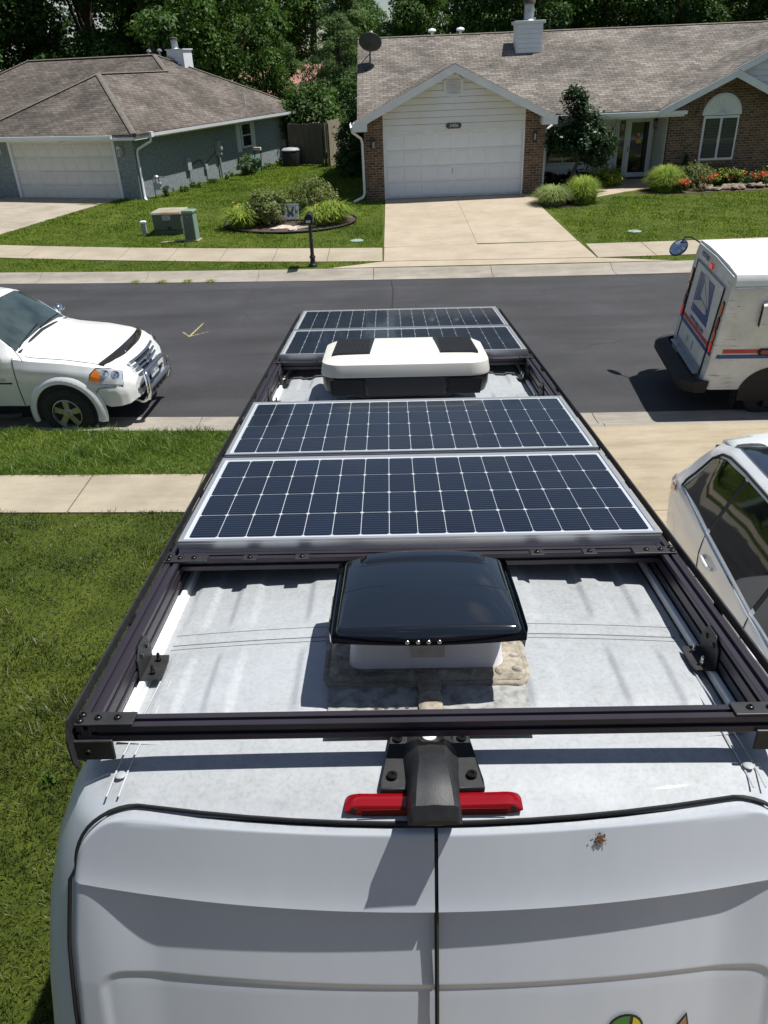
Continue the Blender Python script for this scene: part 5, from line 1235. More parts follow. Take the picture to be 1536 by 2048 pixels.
for sgn in (-1, 1): MB().tube([(lerp(.905, .975, t)-.045+.01, sgn*(.505-.06*t), lerp(.995, .745, t)) for t in np.linspace(0, 1, 5)], .022, 8).build('grille_bar', M_PAINTW, grl, smooth=60)
MB().tube([(.975+.02*math.sin(a)*-.4, .072*math.cos(a), .872+.05*math.sin(a)) for a in np.linspace(0, 2*math.pi, 21)], .010, 6).build('emblem', M_CHROME, grl, smooth=60)
MB().tube([(.978-.008*math.sin(a), .026*math.cos(a), .872+.048*math.sin(a)) for a in np.linspace(0, 2*math.pi, 17)], .007, 6).tube([(.972, .048*math.cos(a), .897+.018*math.sin(a)) for a in np.linspace(0, 2*math.pi, 17)], .006, 6).build('emblem', M_CHROME, grl, smooth=60)
MB().tube([(.97-.13*(abs(y)/.9)**2.5, y, .58) for y in np.linspace(-.55, .55, 9)], .05, 6, squash=.5).build('air_intake', M_RUBBER, tk)
# bull bar: U tube, cross bar and slotted skid plate
bb = MB()
bbu = MB().tube([(1.06, -.46, .40), (1.10, -.47, .50), (1.10, -.46, .70), (1.06, -.40, .79), (1.05, -.30, .80), (1.05, .30, .80), (1.06, .40, .79), (1.10, .46, .70), (1.10, .47, .50), (1.06, .46, .40)], .038, 10).build('bull_bar', M_CHROME, tk, smooth=60)
MB().tube([(1.06, -.46, .42), (.98, -.46, .36), (.80, -.44, .40)], .038, 10).tube([(1.06, .46, .42), (.98, .46, .36), (.80, .44, .40)], .038, 10).build('lower_tube', M_CHROME, bbu, smooth=60)
MB().tube([(1.10, -.45, .56), (1.10, .45, .56)], .036, 10).build('cross_tube', M_CHROME, bbu, smooth=60)
skid = MB().prism([(1.105, -.42, .54), (1.105, .42, .54), (1.02, .38, .34), (1.02, -.38, .34)], (-.008, 0, 0)).build('skid_plate', M_CHROME, bbu)
for k in range(5):
    y = -.30+.15*k; MB().prism([(1.100, y-.02, .51), (1.100, y+.02, .51), (1.046, y+.02, .385), (1.046, y-.02, .385)], (.006, 0, .0)).build('skid_slot', M_RUBBER, skid)
lp_ = MB().box((1.045, -.16, .62), (1.055, .16, .76)).build('licence_plate', pm('plate', (.5, .55, .6), rough=.4), bbu, bevel=.002)
text('plate_text', '8HL 1D0', .085, pm('plate_ink', (.03, .04, .09), rough=.5), lp_, T(1.0565, 0, .688) @ RZ(rad(90)) @ RX(rad(90)), ext=.001)
text('side_badge', 'TUNDRA', .075, M_CREAM, tk, T(-1.02, -.995, .93) @ RX(rad(90)), ext=.004, ax=1.25)
MB().box((-1.6, -.994, .865), (-.74, -.986, .885)).build('door_moulding', M_RUBBER, tk)
MB().tube([(-.50, -.955, 1.20), (-.50, -.975, 1.26), (-.62, -.99, 1.50)], .005, 5).build('antenna', M_BLACK, tk)

# ---- mail delivery truck
LM = T(4.60, 11.62, -.01) @ RZ(rad(-4)) @ RX(rad(4))
ml = thing('mail_truck', 'boxy white mail delivery truck stopped at the kerb with brake lights lit', 'mail truck', M=LM)
def mail_paint():
    m, n, l, b = newmat('mail_white'); v = coords(n, l); f = noise(n, l, v, 2.5, 8, .65); g = noise(n, l, coords(n, l, 'Object', (2.2, 2.2, 26)), 1.6, 8, .8); k = noise(n, l, coords(n, l, 'Object', (1, 1, .5)), 3.0, 5)
    c = ramp(n, l, f, [(.32, (.50, .52, .50)), (.66, (.68, .70, .69))])
    sc_ = mix(n, l, (0, 0, 0), ramp(n, l, g, [(.57, 0.0), (.62, 1.0)]), ramp(n, l, k, [(.44, 0.0), (.54, 1.0)]))
    l.new(mix(n, l, c, (.20, .15, .12), sc_), b.inputs['Base Color']); b.inputs['Roughness'].default_value = .42; return m
M_MAIL = mail_paint(); M_MAILROOF = pm('mail_roof', (.66, .69, .69), (.76, .78, .78), 4, .5)
M_USBLUE = pm('postal_blue', (.006, .055, .23), rough=.35); M_USRED = pm('postal_red', (.36, .03, .03), (.44, .05, .045), 9, .45)
HWm = .92
lst = [
 (.00, sec((.70, .42), (.86, .46), (.90, .80), (.905, 1.2), (.90, 1.7), (.885, 1.97), (.84, 2.10), (0, 2.13))),
 (.12, sec((.74, .42), (.91, .46), (.925, .80), (.93, 1.2), (.925, 1.7), (.91, 1.98), (.86, 2.12), (0, 2.15))),
 (2.60, sec((.74, .42), (.91, .46), (.925, .80), (.93, 1.2), (.925, 1.7), (.91, 1.98), (.86, 2.12), (0, 2.15))),
 (2.95, sec((.74, .42), (.91, .46), (.92, .80), (.92, 1.15), (.90, 1.6), (.87, 1.85), (.80, 1.95), (0, 1.98))),
 (3.45, sec((.74, .42), (.88, .46), (.90, .80), (.90, 1.00), (.87, 1.10), (.83, 1.16), (.75, 1.19), (0, 1.22))),
 (4.05, sec((.70, .42), (.84, .46), (.86, .70), (.85, .86), (.82, .95), (.78, .99), (.70, 1.02), (0, 1.04))),
 (4.20, sec((.66, .44), (.78, .48), (.80, .66), (.78, .78), (.74, .84), (.70, .86), (.62, .87), (0, .88))),
]
# rear leans a little forward towards the top
ll = Loft(lst)
def shear(b):
    b.v = [(x+max(0, z-.5)*.09*max(0, 1-x/1.2), y, z) for x, y, z in b.v]; return b
shear(ll.body(3, 3)).build('body', M_MAIL, ml, smooth=30)
def sx_at(z, x=0): return x+max(0, z-.5)*.09*max(0, 1-x/1.2)
b = MB()
rr_ = []
for x in (.03, .14, 1.0, 2.0, 2.62): rr_.append([(sx_at(2.1, x), y, z) for y, z in ((-.915, 1.985), (-.905, 2.075), (-.87, 2.132), (-.5, 2.158), (0, 2.168), (.5, 2.158), (.87, 2.132), (.905, 2.075), (.915, 1.985))])
b.grid(rr_); b.poly(rr_[0]); b.build('roof_cap', M_MAILROOF, ml, smooth=40)
for sd in (-1, 1): MB().tube([(sx_at(1.98, x), sd*.921, 1.965) for x in (.05, .5, 1.5, 2.6)], .014, 6).build('drip_rail', M_GALV, ml)
def rearq(pts, d=.004, mat=None, name='decal', parent=None, th=.003):   # polygon on the rear face, (y, z)
    q = [(sx_at(z)-d, y, z) for y, z in pts]; return MB().prism(q, (-th, 0, 0)).build(name, mat, parent if parent is not None else ml)
rd = rearq([(-.66, .62), (.66, .62), (.66, 1.88), (-.66, 1.88)], .002, M_MAIL, 'rear_door', None, .010)
for sd in (-1, 1): MB().tube([(sx_at(z)-.012, sd*.675, z) for z in (.60, 1.2, 1.9)], .012, 6).build('door_track', M_RUBBER, ml)
MB().tube([(sx_at(1.90)-.012, y, 1.90) for y in (-.70, .70)], .010, 6).build('door_header', M_GALV, ml)
RP = (.016, M_USBLUE)
# emblem panel: blue slanted square with a pale bird head and two speed lines
A0 = [(.40, 1.22), (-.42, 1.22), (-.30, 1.80), (.42, 1.80)]
pnl = rearq(A0, .0135, M_USBLUE, 'emblem_panel')
M_PALE = pm('emblem_white', (.50, .51, .49), rough=.5)
rearq([(.40, 1.36), (.05, 1.47), (-.20, 1.44), (-.27, 1.37), (-.22, 1.345), (.39, 1.335)], .017, M_PALE, 'emblem_bird', pnl)
rearq([(.22, 1.81), (-.02, 1.81), (-.26, 1.52), (-.285, 1.44), (-.24, 1.475), (.0, 1.66)], .017, M_PALE, 'emblem_bird', pnl)
rearq([(.12, 1.72), (-.18, 1.50), (-.24, 1.455), (.05, 1.49), (.13, 1.52)], .017, M_PALE, 'emblem_bird', pnl)
for y in (.30,): rearq([(y+.02, 1.22), (y+.028, 1.22), (y+.05, 1.80), (y+.042, 1.80)], .0175, M_PALE, 'emblem_line', pnl)
RM = lambda y, z, d=.018: T(sx_at(z)-d, y, z) @ RZ(rad(-90)) @ RX(rad(90-5))
M_INK = pm('navy_ink', (.02, .03, .10), rough=.5)
text('rear_web_address', 'www.usps.com', .115, M_INK, ml, RM(-.02, 1.14), ext=.001)
text('vehicle_number', '4307868', .105, M_INK, ml, RM(.42, 2.02, .010), ext=.001)
for z0, mat_ in ((1.03, M_USRED), (.95, M_USBLUE)):
    rearq([(-.655, z0), (.655, z0), (.655, z0+.06), (-.655, z0+.06)], .0135, mat_, 'rear_stripe')
def sideq(pts, d, mat, name, parent=None, th=.003):
    q = []
    for x, z in pts:
        k = interp(z, [.46, .80, 1.2, 1.7, 1.98], [1, 2, 3, 4, 5]); p = ll.pt(max(x, .02), k, -1, d); q.append((sx_at(z, x), p[1], z))
    return MB().prism(q[::-1], (0, -th, 0)).build(name, mat, parent if parent is not None else ml)
sideq([(.13, 1.03), (2.6, 1.03), (2.6, 1.09), (.13, 1.09)], .003, M_USRED, 'side_stripe'); sideq([(.10, .95), (2.6, .95), (2.6, 1.01), (.13, 1.01)], .003, M_USBLUE, 'side_stripe')
for sd in (1, -1):
    MB().grid([[(sx_at(z)-.006, sd*.68, z), (sx_at(z)-.004, sd*.84, z), (sx_at(z, .03)-.002, sd*.905, z), (sx_at(z, .12), sd*.932, z)] for z in (.95, 1.01)], flip=sd < 0).build('corner_stripe', M_USBLUE, ml, smooth=60)
    zz = 1.80
    for k, (mt_, h_) in enumerate(((M_AMBER if sd < 0 else M_DULLRED, .20), (M_DULLRED, .17), (M_AMBER if sd < 0 else M_DULLRED, .15), (M_TAILRED, .16))):
        zc = (1.63, 1.42, 1.24, 1.07)[k]
        q = [(sd*.79+.036*math.cos(a), zc+(h_/2-.036)*np.sign(math.sin(a)+1e-6)+.036*math.sin(a)) for a in np.linspace(0, 2*math.pi, 17)[:-1]]
        q2 = [(sd*.79+(y-sd*.79)*1.3, zc+(z-zc)*1.12) for y, z in q]
        bz = rearq(q2, .000, M_RUBBER, 'lamp_bezel', None, .012); rearq(q, .012, mt_, 'lamp_lens', bz, .008)
rearq([(-.01, 1.945), (.13, 1.945), (.13, 2.01), (-.01, 2.01)], .010, M_TAILRED, 'high_brake_lamp', None, .014)
rearq([(-.70, 1.27), (-.655, 1.27), (-.655, 1.35), (-.70, 1.35)], .002, M_USRED, 'warning_decal')
rearq([(.17, .78), (.24, .78), (.24, .86), (.17, .86)], .012, M_GALV, 'door_latch'); rearq([(-.10, .74), (-.04, .74), (-.04, .88), (-.10, .88)], .012, M_GALV, 'door_handle')
sm = sideq([(.66, 1.00), (.90, 1.00), (.93, 1.05), (.90, 1.10), (.66, 1.10), (.63, 1.05)], .006, M_RUBBER, 'side_marker', None, .014); sideq([(.69, 1.02), (.87, 1.02), (.89, 1.05), (.87, 1.08), (.69, 1.08), (.67, 1.05)], .02, M_DULLRED, 'marker_lens', sm, .006)
# side emblem, address, air scoop
se = sideq([(1.10, 1.22), (2.15, 1.22), (2.35, 1.80), (1.45, 1.80)], .004, M_USBLUE, 'side_emblem')
sideq([(1.12, 1.24), (1.5, 1.30), (1.9, 1.32), (1.9, 1.36), (1.5, 1.40), (1.2, 1.33)], .008, M_PALE, 'emblem_bird', se)
sideq([(1.5, 1.78), (1.75, 1.60), (1.95, 1.45), (1.95, 1.40), (1.7, 1.48), (1.5, 1.6)], .008, M_PALE, 'emblem_bird', se)
text('side_web_address', 'www.usps.com', .17, M_INK, ml, T(1.10, -.935, .80) @ RX(rad(90)), ext=.001, shear=.25, align='LEFT')
sc_ = MB().add([(sx_at(1.75, .52), -.932, 1.42), (sx_at(1.75, .52), -.932, 1.78), (sx_at(1.75, .50), -1.02, 1.74), (sx_at(1.75, .50), -1.02, 1.42), (sx_at(1.75, .70), -.932, 1.40), (sx_at(1.75, .72), -.932, 1.80), (sx_at(1.7, .66), -1.00, 1.74), (sx_at(1.7, .66), -1.00, 1.42)], [(0, 3, 2, 1), (3, 7, 6, 2), (7, 4, 5, 6), (2, 6, 5, 1), (0, 4, 7, 3)]).build('air_scoop', M_MAIL, ml)
MB().prism([(sx_at(1.75, .508)-.004, -.94, 1.45), (sx_at(1.75, .508)-.004, -.94, 1.75), (sx_at(1.75, .498)-.004, -1.01, 1.72), (sx_at(1.75, .498)-.004, -1.01, 1.45)], (-.003, 0, 0)).build('scoop_mouth', M_RUBBER, sc_)
# bumper, step, wheels, mirror, flaps
bp = MB(); rows_ = []
for y in np.linspace(-.93, .93, 23):
    x = -.30+.20*max(0, (abs(y)-.72)/.21)**2; rows_.append([(x+.18, y, .60), (x+.02, y, .60), (x-.02, y, .575), (x-.025, y, .46), (x-.0, y, .42), (x+.15, y, .42)])
bp.grid(rows_, flip=True); bp.poly(rows_[0][::-1]); bp.poly(rows_[-1]); bp.build('bumper', M_RUBBER, ml, smooth=35)
MB().box((-.10, -.66, .60), (.02, .66, .625)).build('step_plate', M_GALV, ml); MB().box((-.02, -.64, .625), (.0, .64, .70)).build('kick_plate', M_GALV, ml)
MB().box((-.13, -.5, .36), (.5, .5, .46)).build('underbody', M_RUBBER, ml)
for x in (.98, 3.55):
    for sd in (-1, 1):
        wheel(ml, T(x, sd*.80, .36) @ (RZ(math.pi) if sd > 0 else Matrix.Identity(4)), .36, .22, 6, .58, M_STEELB)
        MB().prism([(x+.47*math.cos(a), sd*.912, .38+.44*math.sin(a)) for a in np.linspace(-.2, math.pi+.2, 20)][::1 if sd > 0 else -1], (0, sd*.026, 0)).build('wheel_arch', M_RUBBER, ml)
for sd in (-1, 1): MB().box((.50, sd*.80-.09, .14), (.515, sd*.80+.09, .44)).build('mud_flap', M_RUBBER, ml)
MB().tube([(.16, .88, 2.09), (.06, 1.02, 2.14), (-.02, 1.10, 2.12), (-.06, 1.11, 2.02)], .012, 6).build('mirror_arm', M_STEELB, ml)
mk = MB().lathe([(0, -.035), (.10, -.03), (.14, -.015), (.15, 0), (.145, .012), (.13, .016)], 24, T(-.09, 1.10, 1.96) @ RY(rad(-40)) @ RX(rad(25))).build('cross_view_mirror', M_STEELB, ml, smooth=50)
MB().lathe([(.13, .014), (.08, .03), (0, .038)], 24, T(-.09, 1.10, 1.96) @ RY(rad(-40)) @ RX(rad(25))).build('mirror_glass', M_CHROME, mk, smooth=60)
for sd in (-1, 1): ll.patch([(2.1, 3.6), (2.7, 3.5), (2.75, 4.6), (2.1, 4.8)], sd, .006).build('cab_window', M_VGLASS, ml)
wsq = [[ll.pt(x, k, sd, .008) for sd, ks in ((-1, np.linspace(5.2, 6.99, 6)), (1, np.linspace(6.9, 5.2, 6))) for k in ks] for x in np.linspace(2.98, 3.40, 5)]
MB().grid(wsq).build('windscreen', M_VGLASS, ml)

# ---- white crossover on the driveway, tail to the street (front = towards the camera)
SM_ = T(3.17, 4.05, .10+.0975*(8-4.05)) @ RZ(rad(-97)) @ RY(rad(-5.57))
sv = thing('white_suv', 'pearl white crossover with dark side glass parked beside the van', 'suv', M=SM_)
W = .925
sst = [
 (-2.22, sec((.55, .42), (.72, .48), (.76, .62), (.77, .80), (.74, .98), (.66, 1.10), (.60, 1.16), (.50, 1.20), (0, 1.24))),
 (-2.12, sec((.66, .34), (.82, .44), (.87, .62), (.885, .85), (.86, 1.02), (.76, 1.16), (.70, 1.25), (.58, 1.32), (0, 1.36))),
 (-1.95, sec((.70, .28), (.87, .38), (.915, .62), (.925, .88), (.90, 1.04), (.80, 1.22), (.71, 1.40), (.62, 1.50), (0, 1.55))),
 (-1.70, sec((.72, .26), (.89, .36), (.93, .62), (.935, .90), (.91, 1.05), (.80, 1.28), (.68, 1.55), (.60, 1.63), (0, 1.67))),
 (-1.30, sec((.72, .26), (.90, .36), (.935, .62), (.94, .90), (.915, 1.045), (.79, 1.32), (.66, 1.60), (.58, 1.665), (0, 1.695))),
 (-.30, sec((.72, .24), (.90, .34), (.92, .62), (.925, .88), (.905, 1.02), (.78, 1.32), (.65, 1.62), (.57, 1.685), (0, 1.715))),
 (.45, sec((.72, .24), (.90, .34), (.92, .62), (.925, .87), (.90, 1.00), (.78, 1.29), (.66, 1.57), (.57, 1.635), (0, 1.665))),
 (1.05, sec((.72, .24), (.90, .34), (.92, .62), (.92, .85), (.885, .98), (.82, 1.14), (.72, 1.27), (.60, 1.32), (0, 1.345))),
 (1.45, sec((.72, .26), (.90, .40), (.925, .64), (.915, .84), (.87, .95), (.80, 1.00), (.70, 1.03), (.58, 1.06), (0, 1.09))),
 (2.10, sec((.70, .26), (.86, .34), (.88, .56), (.86, .74), (.81, .84), (.74, .89), (.64, .92), (.52, .95), (0, .97))),
 (2.38, sec((.50, .30), (.60, .36), (.62, .50), (.60, .62), (.56, .70), (.50, .74), (.44, .77), (.36, .79), (0, .81))),
]
sst = [(x, [(y, z if z < 1.0 else 1.0+(z-1.0)*(.90 if x > -1.5 else .80 if x > -1.8 else .66)) for y, z in q]) for x, q in sst]
sl_ = Loft(sst); sl_.body(5, 4).build('body', M_PEARL, sv, smooth=35)
M_SKYRAIL = pm('polished_roof_strip', (.10, .12, .16), rough=.04, metal=.9)
for sd in (-1, 1):
    sl_.patch([(-1.70, 4.28), (1.05, 4.2), (.48, 5.93), (-1.50, 5.80)], sd, .0012, 30, 8).build('window_surround', M_RUBBER, sv, smooth=60)
    sl_.patch([(-1.66, 4.35), (-.84, 4.22), (-.84, 5.88), (-1.50, 5.75)], sd, .003, 10, 8).build('quarter_window', M_VGLASS, sv, smooth=60)
    sl_.patch([(-.78, 4.2), (.27, 4.15), (.27, 5.9), (-.78, 5.88)], sd, .003, 12, 8).build('rear_door_window', M_VGLASS, sv, smooth=60)
    sl_.patch([(.33, 4.15), (1.02, 4.3), (.50, 5.85), (.33, 5.9)], sd, .003, 12, 8).build('front_door_window', M_VGLASS, sv, smooth=60)
    path = [(-1.72, 4.25), (-1.3, 4.15), (-.6, 4.08), (.3, 4.05), (1.08, 4.2)]
    MB().tube([sl_.pt(x, k, sd, .006) for x, k in [(lerp(path[i][0], path[i+1][0], t), lerp(path[i][1], path[i+1][1], t)) for i in range(4) for t in (0, .33, .66)]+[path[-1]]], .011, 6).build('window_moulding', M_CHROME, sv, smooth=60)
    top_ = [(-1.72, 4.25), (-1.72, 4.6), (-1.55, 5.7), (-1.42, 5.92), (-.9, 5.99), (.0, 5.99), (.5, 5.95), (1.08, 4.35)]
    MB().tube([sl_.pt(x, k, sd, .006) for x, k in [(lerp(top_[i][0], top_[i+1][0], t), lerp(top_[i][1], top_[i+1][1], t)) for i in range(7) for t in (0, .33, .66)]+[top_[-1]]], .012, 6).build('window_trim', M_RUBBER, sv, smooth=60)
    # polished flush roof strip
    sl_.patch([(-1.42, 6.98), (.42, 6.98), (.42, 7.33), (-1.52, 7.33)], sd, .012, 14, 4).build('roof_strip', M_SKYRAIL, sv, smooth=60)
    for x in (-.81, .30, 1.20): strip(sl_, [(x, k) for k in np.linspace(1.1, 4.05, 10)], sd, .004, parent=sv)
    for x in (-.58, .55):
        p = sl_.pt(x, 3.3, sd, .03); MB().tube([(x-.11, p[1]-.025*sd, p[2]), (x-.085, p[1], p[2]+.006), (x, p[1]+.006*sd, p[2]+.008), (x+.085, p[1], p[2]+.006), (x+.11, p[1]-.025*sd, p[2])], .016, 8).build('door_handle', M_PEARL, sv, smooth=60)
    # wrap-round tail lamp
    tl = sl_.patch([(-2.18, 3.3), (-1.78, 3.75), (-1.85, 4.25), (-2.16, 4.2)], sd, .014, 8, 5).build('tail_lamp', pm('tail_red_clear', (.40, .10, .08), (.55, .30, .27), 14, .06, coat=1.0) if 'tail_red_clear' not in bpy.data.materials else bpy.data.materials['tail_red_clear'], sv, smooth=60)
    sl_.patch([(-2.17, 3.95), (-1.82, 4.05), (-1.86, 4.24), (-2.15, 4.19)], sd, .017, 8, 3).build('lamp_strip', M_LAMP, tl, smooth=60)
    for x in (-1.24, 1.36):
        wheel(sv, T(x, sd*.83, .33) @ (RZ(math.pi) if sd > 0 else Matrix.Identity(4)), .33, .22, 10, .66)
        MB().prism([(x+.37*math.cos(a), sd*.928, .33+.37*math.sin(a)) for a in np.linspace(-.2, math.pi+.2, 20)][::1 if sd > 0 else -1], (0, sd*.010, 0)).build('wheel_arch', M_RUBBER, sv)
    mk = MB().lathe([(0, -.10), (.06, -.09), (.08, 0), (.06, .09), (0, .10)], 12, T(1.18, sd*1.02, 1.04) @ Matrix.Diagonal((.8, 1.4, 1, 1))).build('door_mirror', M_PEARL, sv, smooth=60)
    MB().tube([(1.18, sd*.80, .98), (1.18, sd*1.0, 1.0)], .03, 8).build('mirror_arm', M_RUBBER, mk)
    # head lamps
    sl_.patch([(2.0, 3.0), (2.25, 3.0), (2.22, 4.2), (1.85, 4.3)], sd, .01).build('head_lamp', M_LAMP, sv)
# tailgate glass and spoiler
tg = [[(x, sd*y, z) for sd, y in [(-1, .56), (-1, .3), (1, 0.0), (1, .3), (1, .56)]] for x, z in ((-2.10, 1.245), (-1.93, 1.37), (-1.80, 1.46))]
MB().grid([[(x-.012, y*(1.0+.06*i), z+.01-.03*(abs(y)/.56)**2) for x, y, z in r_] for i, r_ in enumerate(tg)], flip=True).build('tailgate_glass', M_VGLASS, sv)
b = MB(); rows_ = []
for y in np.linspace(-.60, .60, 17):
    e = (abs(y)/.60)**2; rows_.append([(-1.40, y, 1.600-.045*e), (-1.62+.02*e, y, 1.605-.06*e), (-1.80+.06*e, y, 1.575-.07*e), (-1.815+.06*e, y, 1.555-.07*e), (-1.73+.05*e, y, 1.52-.07*e), (-1.55, y, 1.50-.05*e)])
b.grid(rows_, flip=True); b.poly(rows_[0]); b.poly(rows_[-1][::-1]); b.build('spoiler', M_PEARL, sv, smooth=40, fix=True)
wsq = [[sl_.pt(x, k, sd, .008) for sd, ks in ((-1, np.linspace(6.1, 7.99, 6)), (1, np.linspace(7.9, 6.1, 6))) for k in ks] for x in np.linspace(.52, 1.40, 6)]
MB().grid(wsq).build('windscreen', M_VGLASS, sv)
# ------------------------------------------------------------------ street furniture, garden things
def gp(x, y, d=0.0): return (x, y, gz(x, y)+d)
mbx = thing('mailbox', 'black rounded mailbox on a turned black post beside the kerb', 'mailbox', gp(-2.0, 20.86))
MB().lathe([(.11, 0), (.11, .05), (.075, .09), (.06, .20), (.085, .24), (.05, .30), (.045, .62), (.065, .66), (.045, .70), (.042, 1.08), (.06, 1.10), (.0, 1.11)], 16).build('post', M_BLACK, mbx, smooth=35)
b = MB(); arc_ = [(-.10, 1.10), (-.10, 1.24)]+[(.10*math.cos(a), 1.24+.10*math.sin(a)) for a in np.linspace(math.pi, 0, 10)]+[(.10, 1.24), (.10, 1.10)]
b.prism([(x, -.27, z) for x, z in arc_], (0, .50, 0)); b.build('box', M_BLACK, mbx, smooth=40)
MB().prism([(x*1.03, -.285, 1.10+(z-1.10)*1.02) for x, z in arc_], (0, .014, 0)).build('box_door', M_BLACK, mbx)
MB().box((-.07, -.290, 1.14), (.05, -.2855, 1.20)).build('number_plate', M_CREAM, mbx)
MB().box((.103, -.12, 1.22), (.112, -.03, 1.30)).build('flag', pm('flag_red', (.45, .16, .12), rough=.5), mbx)
MB().tube([(0, .02, .98), (0, -.16, 1.09)], .016, 6).build('brace', M_BLACK, mbx)
M_UGREEN = pm('utility_green', (.17, .25, .19), (.22, .31, .24), 3, .55); M_UGREEND = pm('dark_utility_green', (.075, .10, .085), (.10, .13, .105), 3, .6)
tf = thing('transformer_box', 'squat dark green utility transformer box with rusty lid on the lawn', 'utility box', gp(-6.86, 25.35), rad(-3))
MB().box((-.45, -.02, -.1), (.45, .78, .12)).build('pad', M_UGREEND, tf)
MB().prism([(-.46, -.06, .12), (.46, -.06, .12), (.46, -.10, .62), (-.46, -.10, .62)], (0, .84, 0)).build('cabinet', M_UGREEND, tf, bevel=.05, seg=3)
MB().prism([(-.49, -.13, .60), (.49, -.13, .60), (.47, -.10, .68), (-.47, -.10, .68)], (0, .92, 0)).build('lid', pm('rusty_lid', (.30, .22, .15), (.32, .35, .26), 2.2, .7), tf, bevel=.02)
nt_ = MB().box((-.12, -.108, .44), (.13, -.100, .585)).build('notice', pm('notice_plate', (.42, .43, .45), (.5, .5, .52), 30, .6), tf)
for k in range(5): MB().box((-.09, -.1095, .465+.022*k), (.10-.03*(k % 2), -.1082, .472+.022*k)).build('notice_line', M_BLACK, nt_)
MB().box((.0, -.095, .16), (.10, -.082, .24)).build('lock_plate', M_BLACK, tf)
pd = thing('utility_pedestal', 'tall pale green utility pedestal leaning beside the transformer box', 'utility box', gp(-5.93, 24.42), rad(-8))
MB().box((-.22, -.2, -.1), (.24, .22, .03)).build('base', M_WALK, pd)
pdb = MB().prism([(-.18, -.17, .03), (.18, -.17, .03), (.16, -.15, .84), (-.16, -.15, .84)], (0, .34, 0)).build('cabinet', M_UGREEN, pd, bevel=.012)
MB().box((-.185, -.18, .80), (.185, .20, .88)).build('cap', M_UGREEN, pd, bevel=.02)
MB().box((-.15, -.176, .06), (.15, -.168, .78)).build('front_panel', M_UGREEND, pd); MB().lathe([(.02, 0), (.015, .008), (0, .008)], 10, T(0, -.176, .70) @ RX(rad(90))).build('lock', M_GALV, pd)
wp = thing('cable_pedestal', 'small grey cable pedestal with a white cap on the lawn', 'utility box', gp(-7.66, 25.45))
MB().box((-.075, -.06, -.05), (.075, .06, .34)).build('tube', M_GREYBOX, wp, bevel=.015); MB().box((-.09, -.075, .34), (.09, .075, .42)).build('cap', M_WHITE, wp, bevel=.025)
for nm, (x, y), lb in (('meter_cover', (-.91, 23.45), 'pale water meter cover in the lawn left of the driveway'), ('meter_cover', (7.09, 23.2), 'pale water meter cover in the lawn right of the driveway')):
    o = MB().lathe([(.20, -.03), (.20, .02), (.18, .028), (0, .028)], 20, T(*gp(x, y))).build(nm, pm('cover', (.20, .28, .24), (.28, .35, .31), 6, .6) if 'cover' not in bpy.data.materials else bpy.data.materials['cover'], None, smooth=40); tag(o, lb, 'meter cover', 'water meter covers')
o = MB().prism([gp(-6.9, 24.15, .02), gp(-6.0, 24.35, .02), gp(-6.05, 24.44, .02), gp(-6.8, 24.26, .02)], (0, 0, .012)).build('concrete_strip', M_WALK); tag(o, 'pale sliver of concrete in the lawn before the transformer box', 'concrete')
# condenser, hose reel and gas meter along the grey house
cx = thing('condenser_unit', 'black round air conditioning condenser by the grey house fence', 'air conditioner', gp(-4.62, 41.4))
MB().lathe([(.40, 0), (.42, .05), (.42, .66), (.40, .70)], 28).build('cabinet', M_STEELB, cx, smooth=40)
for k in range(26): MB().box((.421*math.cos(k*2*math.pi/26)-.006, .421*math.sin(k*2*math.pi/26)-.006, .06), (.421*math.cos(k*2*math.pi/26)+.006, .421*math.sin(k*2*math.pi/26)+.006, .66)).build('fin', M_RUBBER, cx)
MB().lathe([(.44, .69), (.44, .73), (.36, .80), (.12, .83), (0, .83)], 28).build('lid', M_GREYBOX, cx, smooth=40)
hr = thing('hose_reel', 'upright hose reel with coiled green hose against the grey house', 'hose reel', gp(-5.98, 39.3), rad(-30))
for sx in (-.18, .18): MB().tube([(sx, 0, 0), (sx, .12, .95), (sx, .1, 1.0)], .022, 6).build('post', M_BLACK, hr)
MB().box((-.20, .05, .92), (.20, .16, 1.06)).build('handle', M_CREAM, hr, bevel=.02)
b = MB()
for k in range(5): b.tube([(.0+.05*(k-2), -.12+.26*math.cos(a), .36+.26*math.sin(a)) for a in np.linspace(0, 2*math.pi, 19)], .022, 6)
b.build('hose', pm('green_hose', (.02, .17, .10), rough=.4), hr, smooth=60)
MB().lathe([(.10, -.22), (.10, .22)], 14, T(0, -.12, .36) @ RY(rad(90)), close=True).build('drum', M_BLACK, hr)
gm_ = thing('gas_meter', 'grey gas meter with bent pipes at the grey house corner', 'gas meter', gp(-8.85, 32.2), rad(-18))
MB().box((-.13, -.09, .28), (.13, .09, .55)).build('meter', M_GREYBOX, gm_, bevel=.04, seg=3)
MB().tube([(-.18, 0, 0), (-.18, 0, .70), (-.08, 0, .74), (-.08, 0, .55)], .025, 8).tube([(.08, 0, .54), (.08, 0, .74), (.24, 0, .74), (.24, .1, .70)], .025, 8).build('pipe', M_GALV, gm_, smooth=50)
MB().lathe([(.09, 0), (.10, .03), (.06, .08), (0, .09)], 14, T(.0, -.02, .72)).build('regulator', M_GALV, gm_, smooth=50)
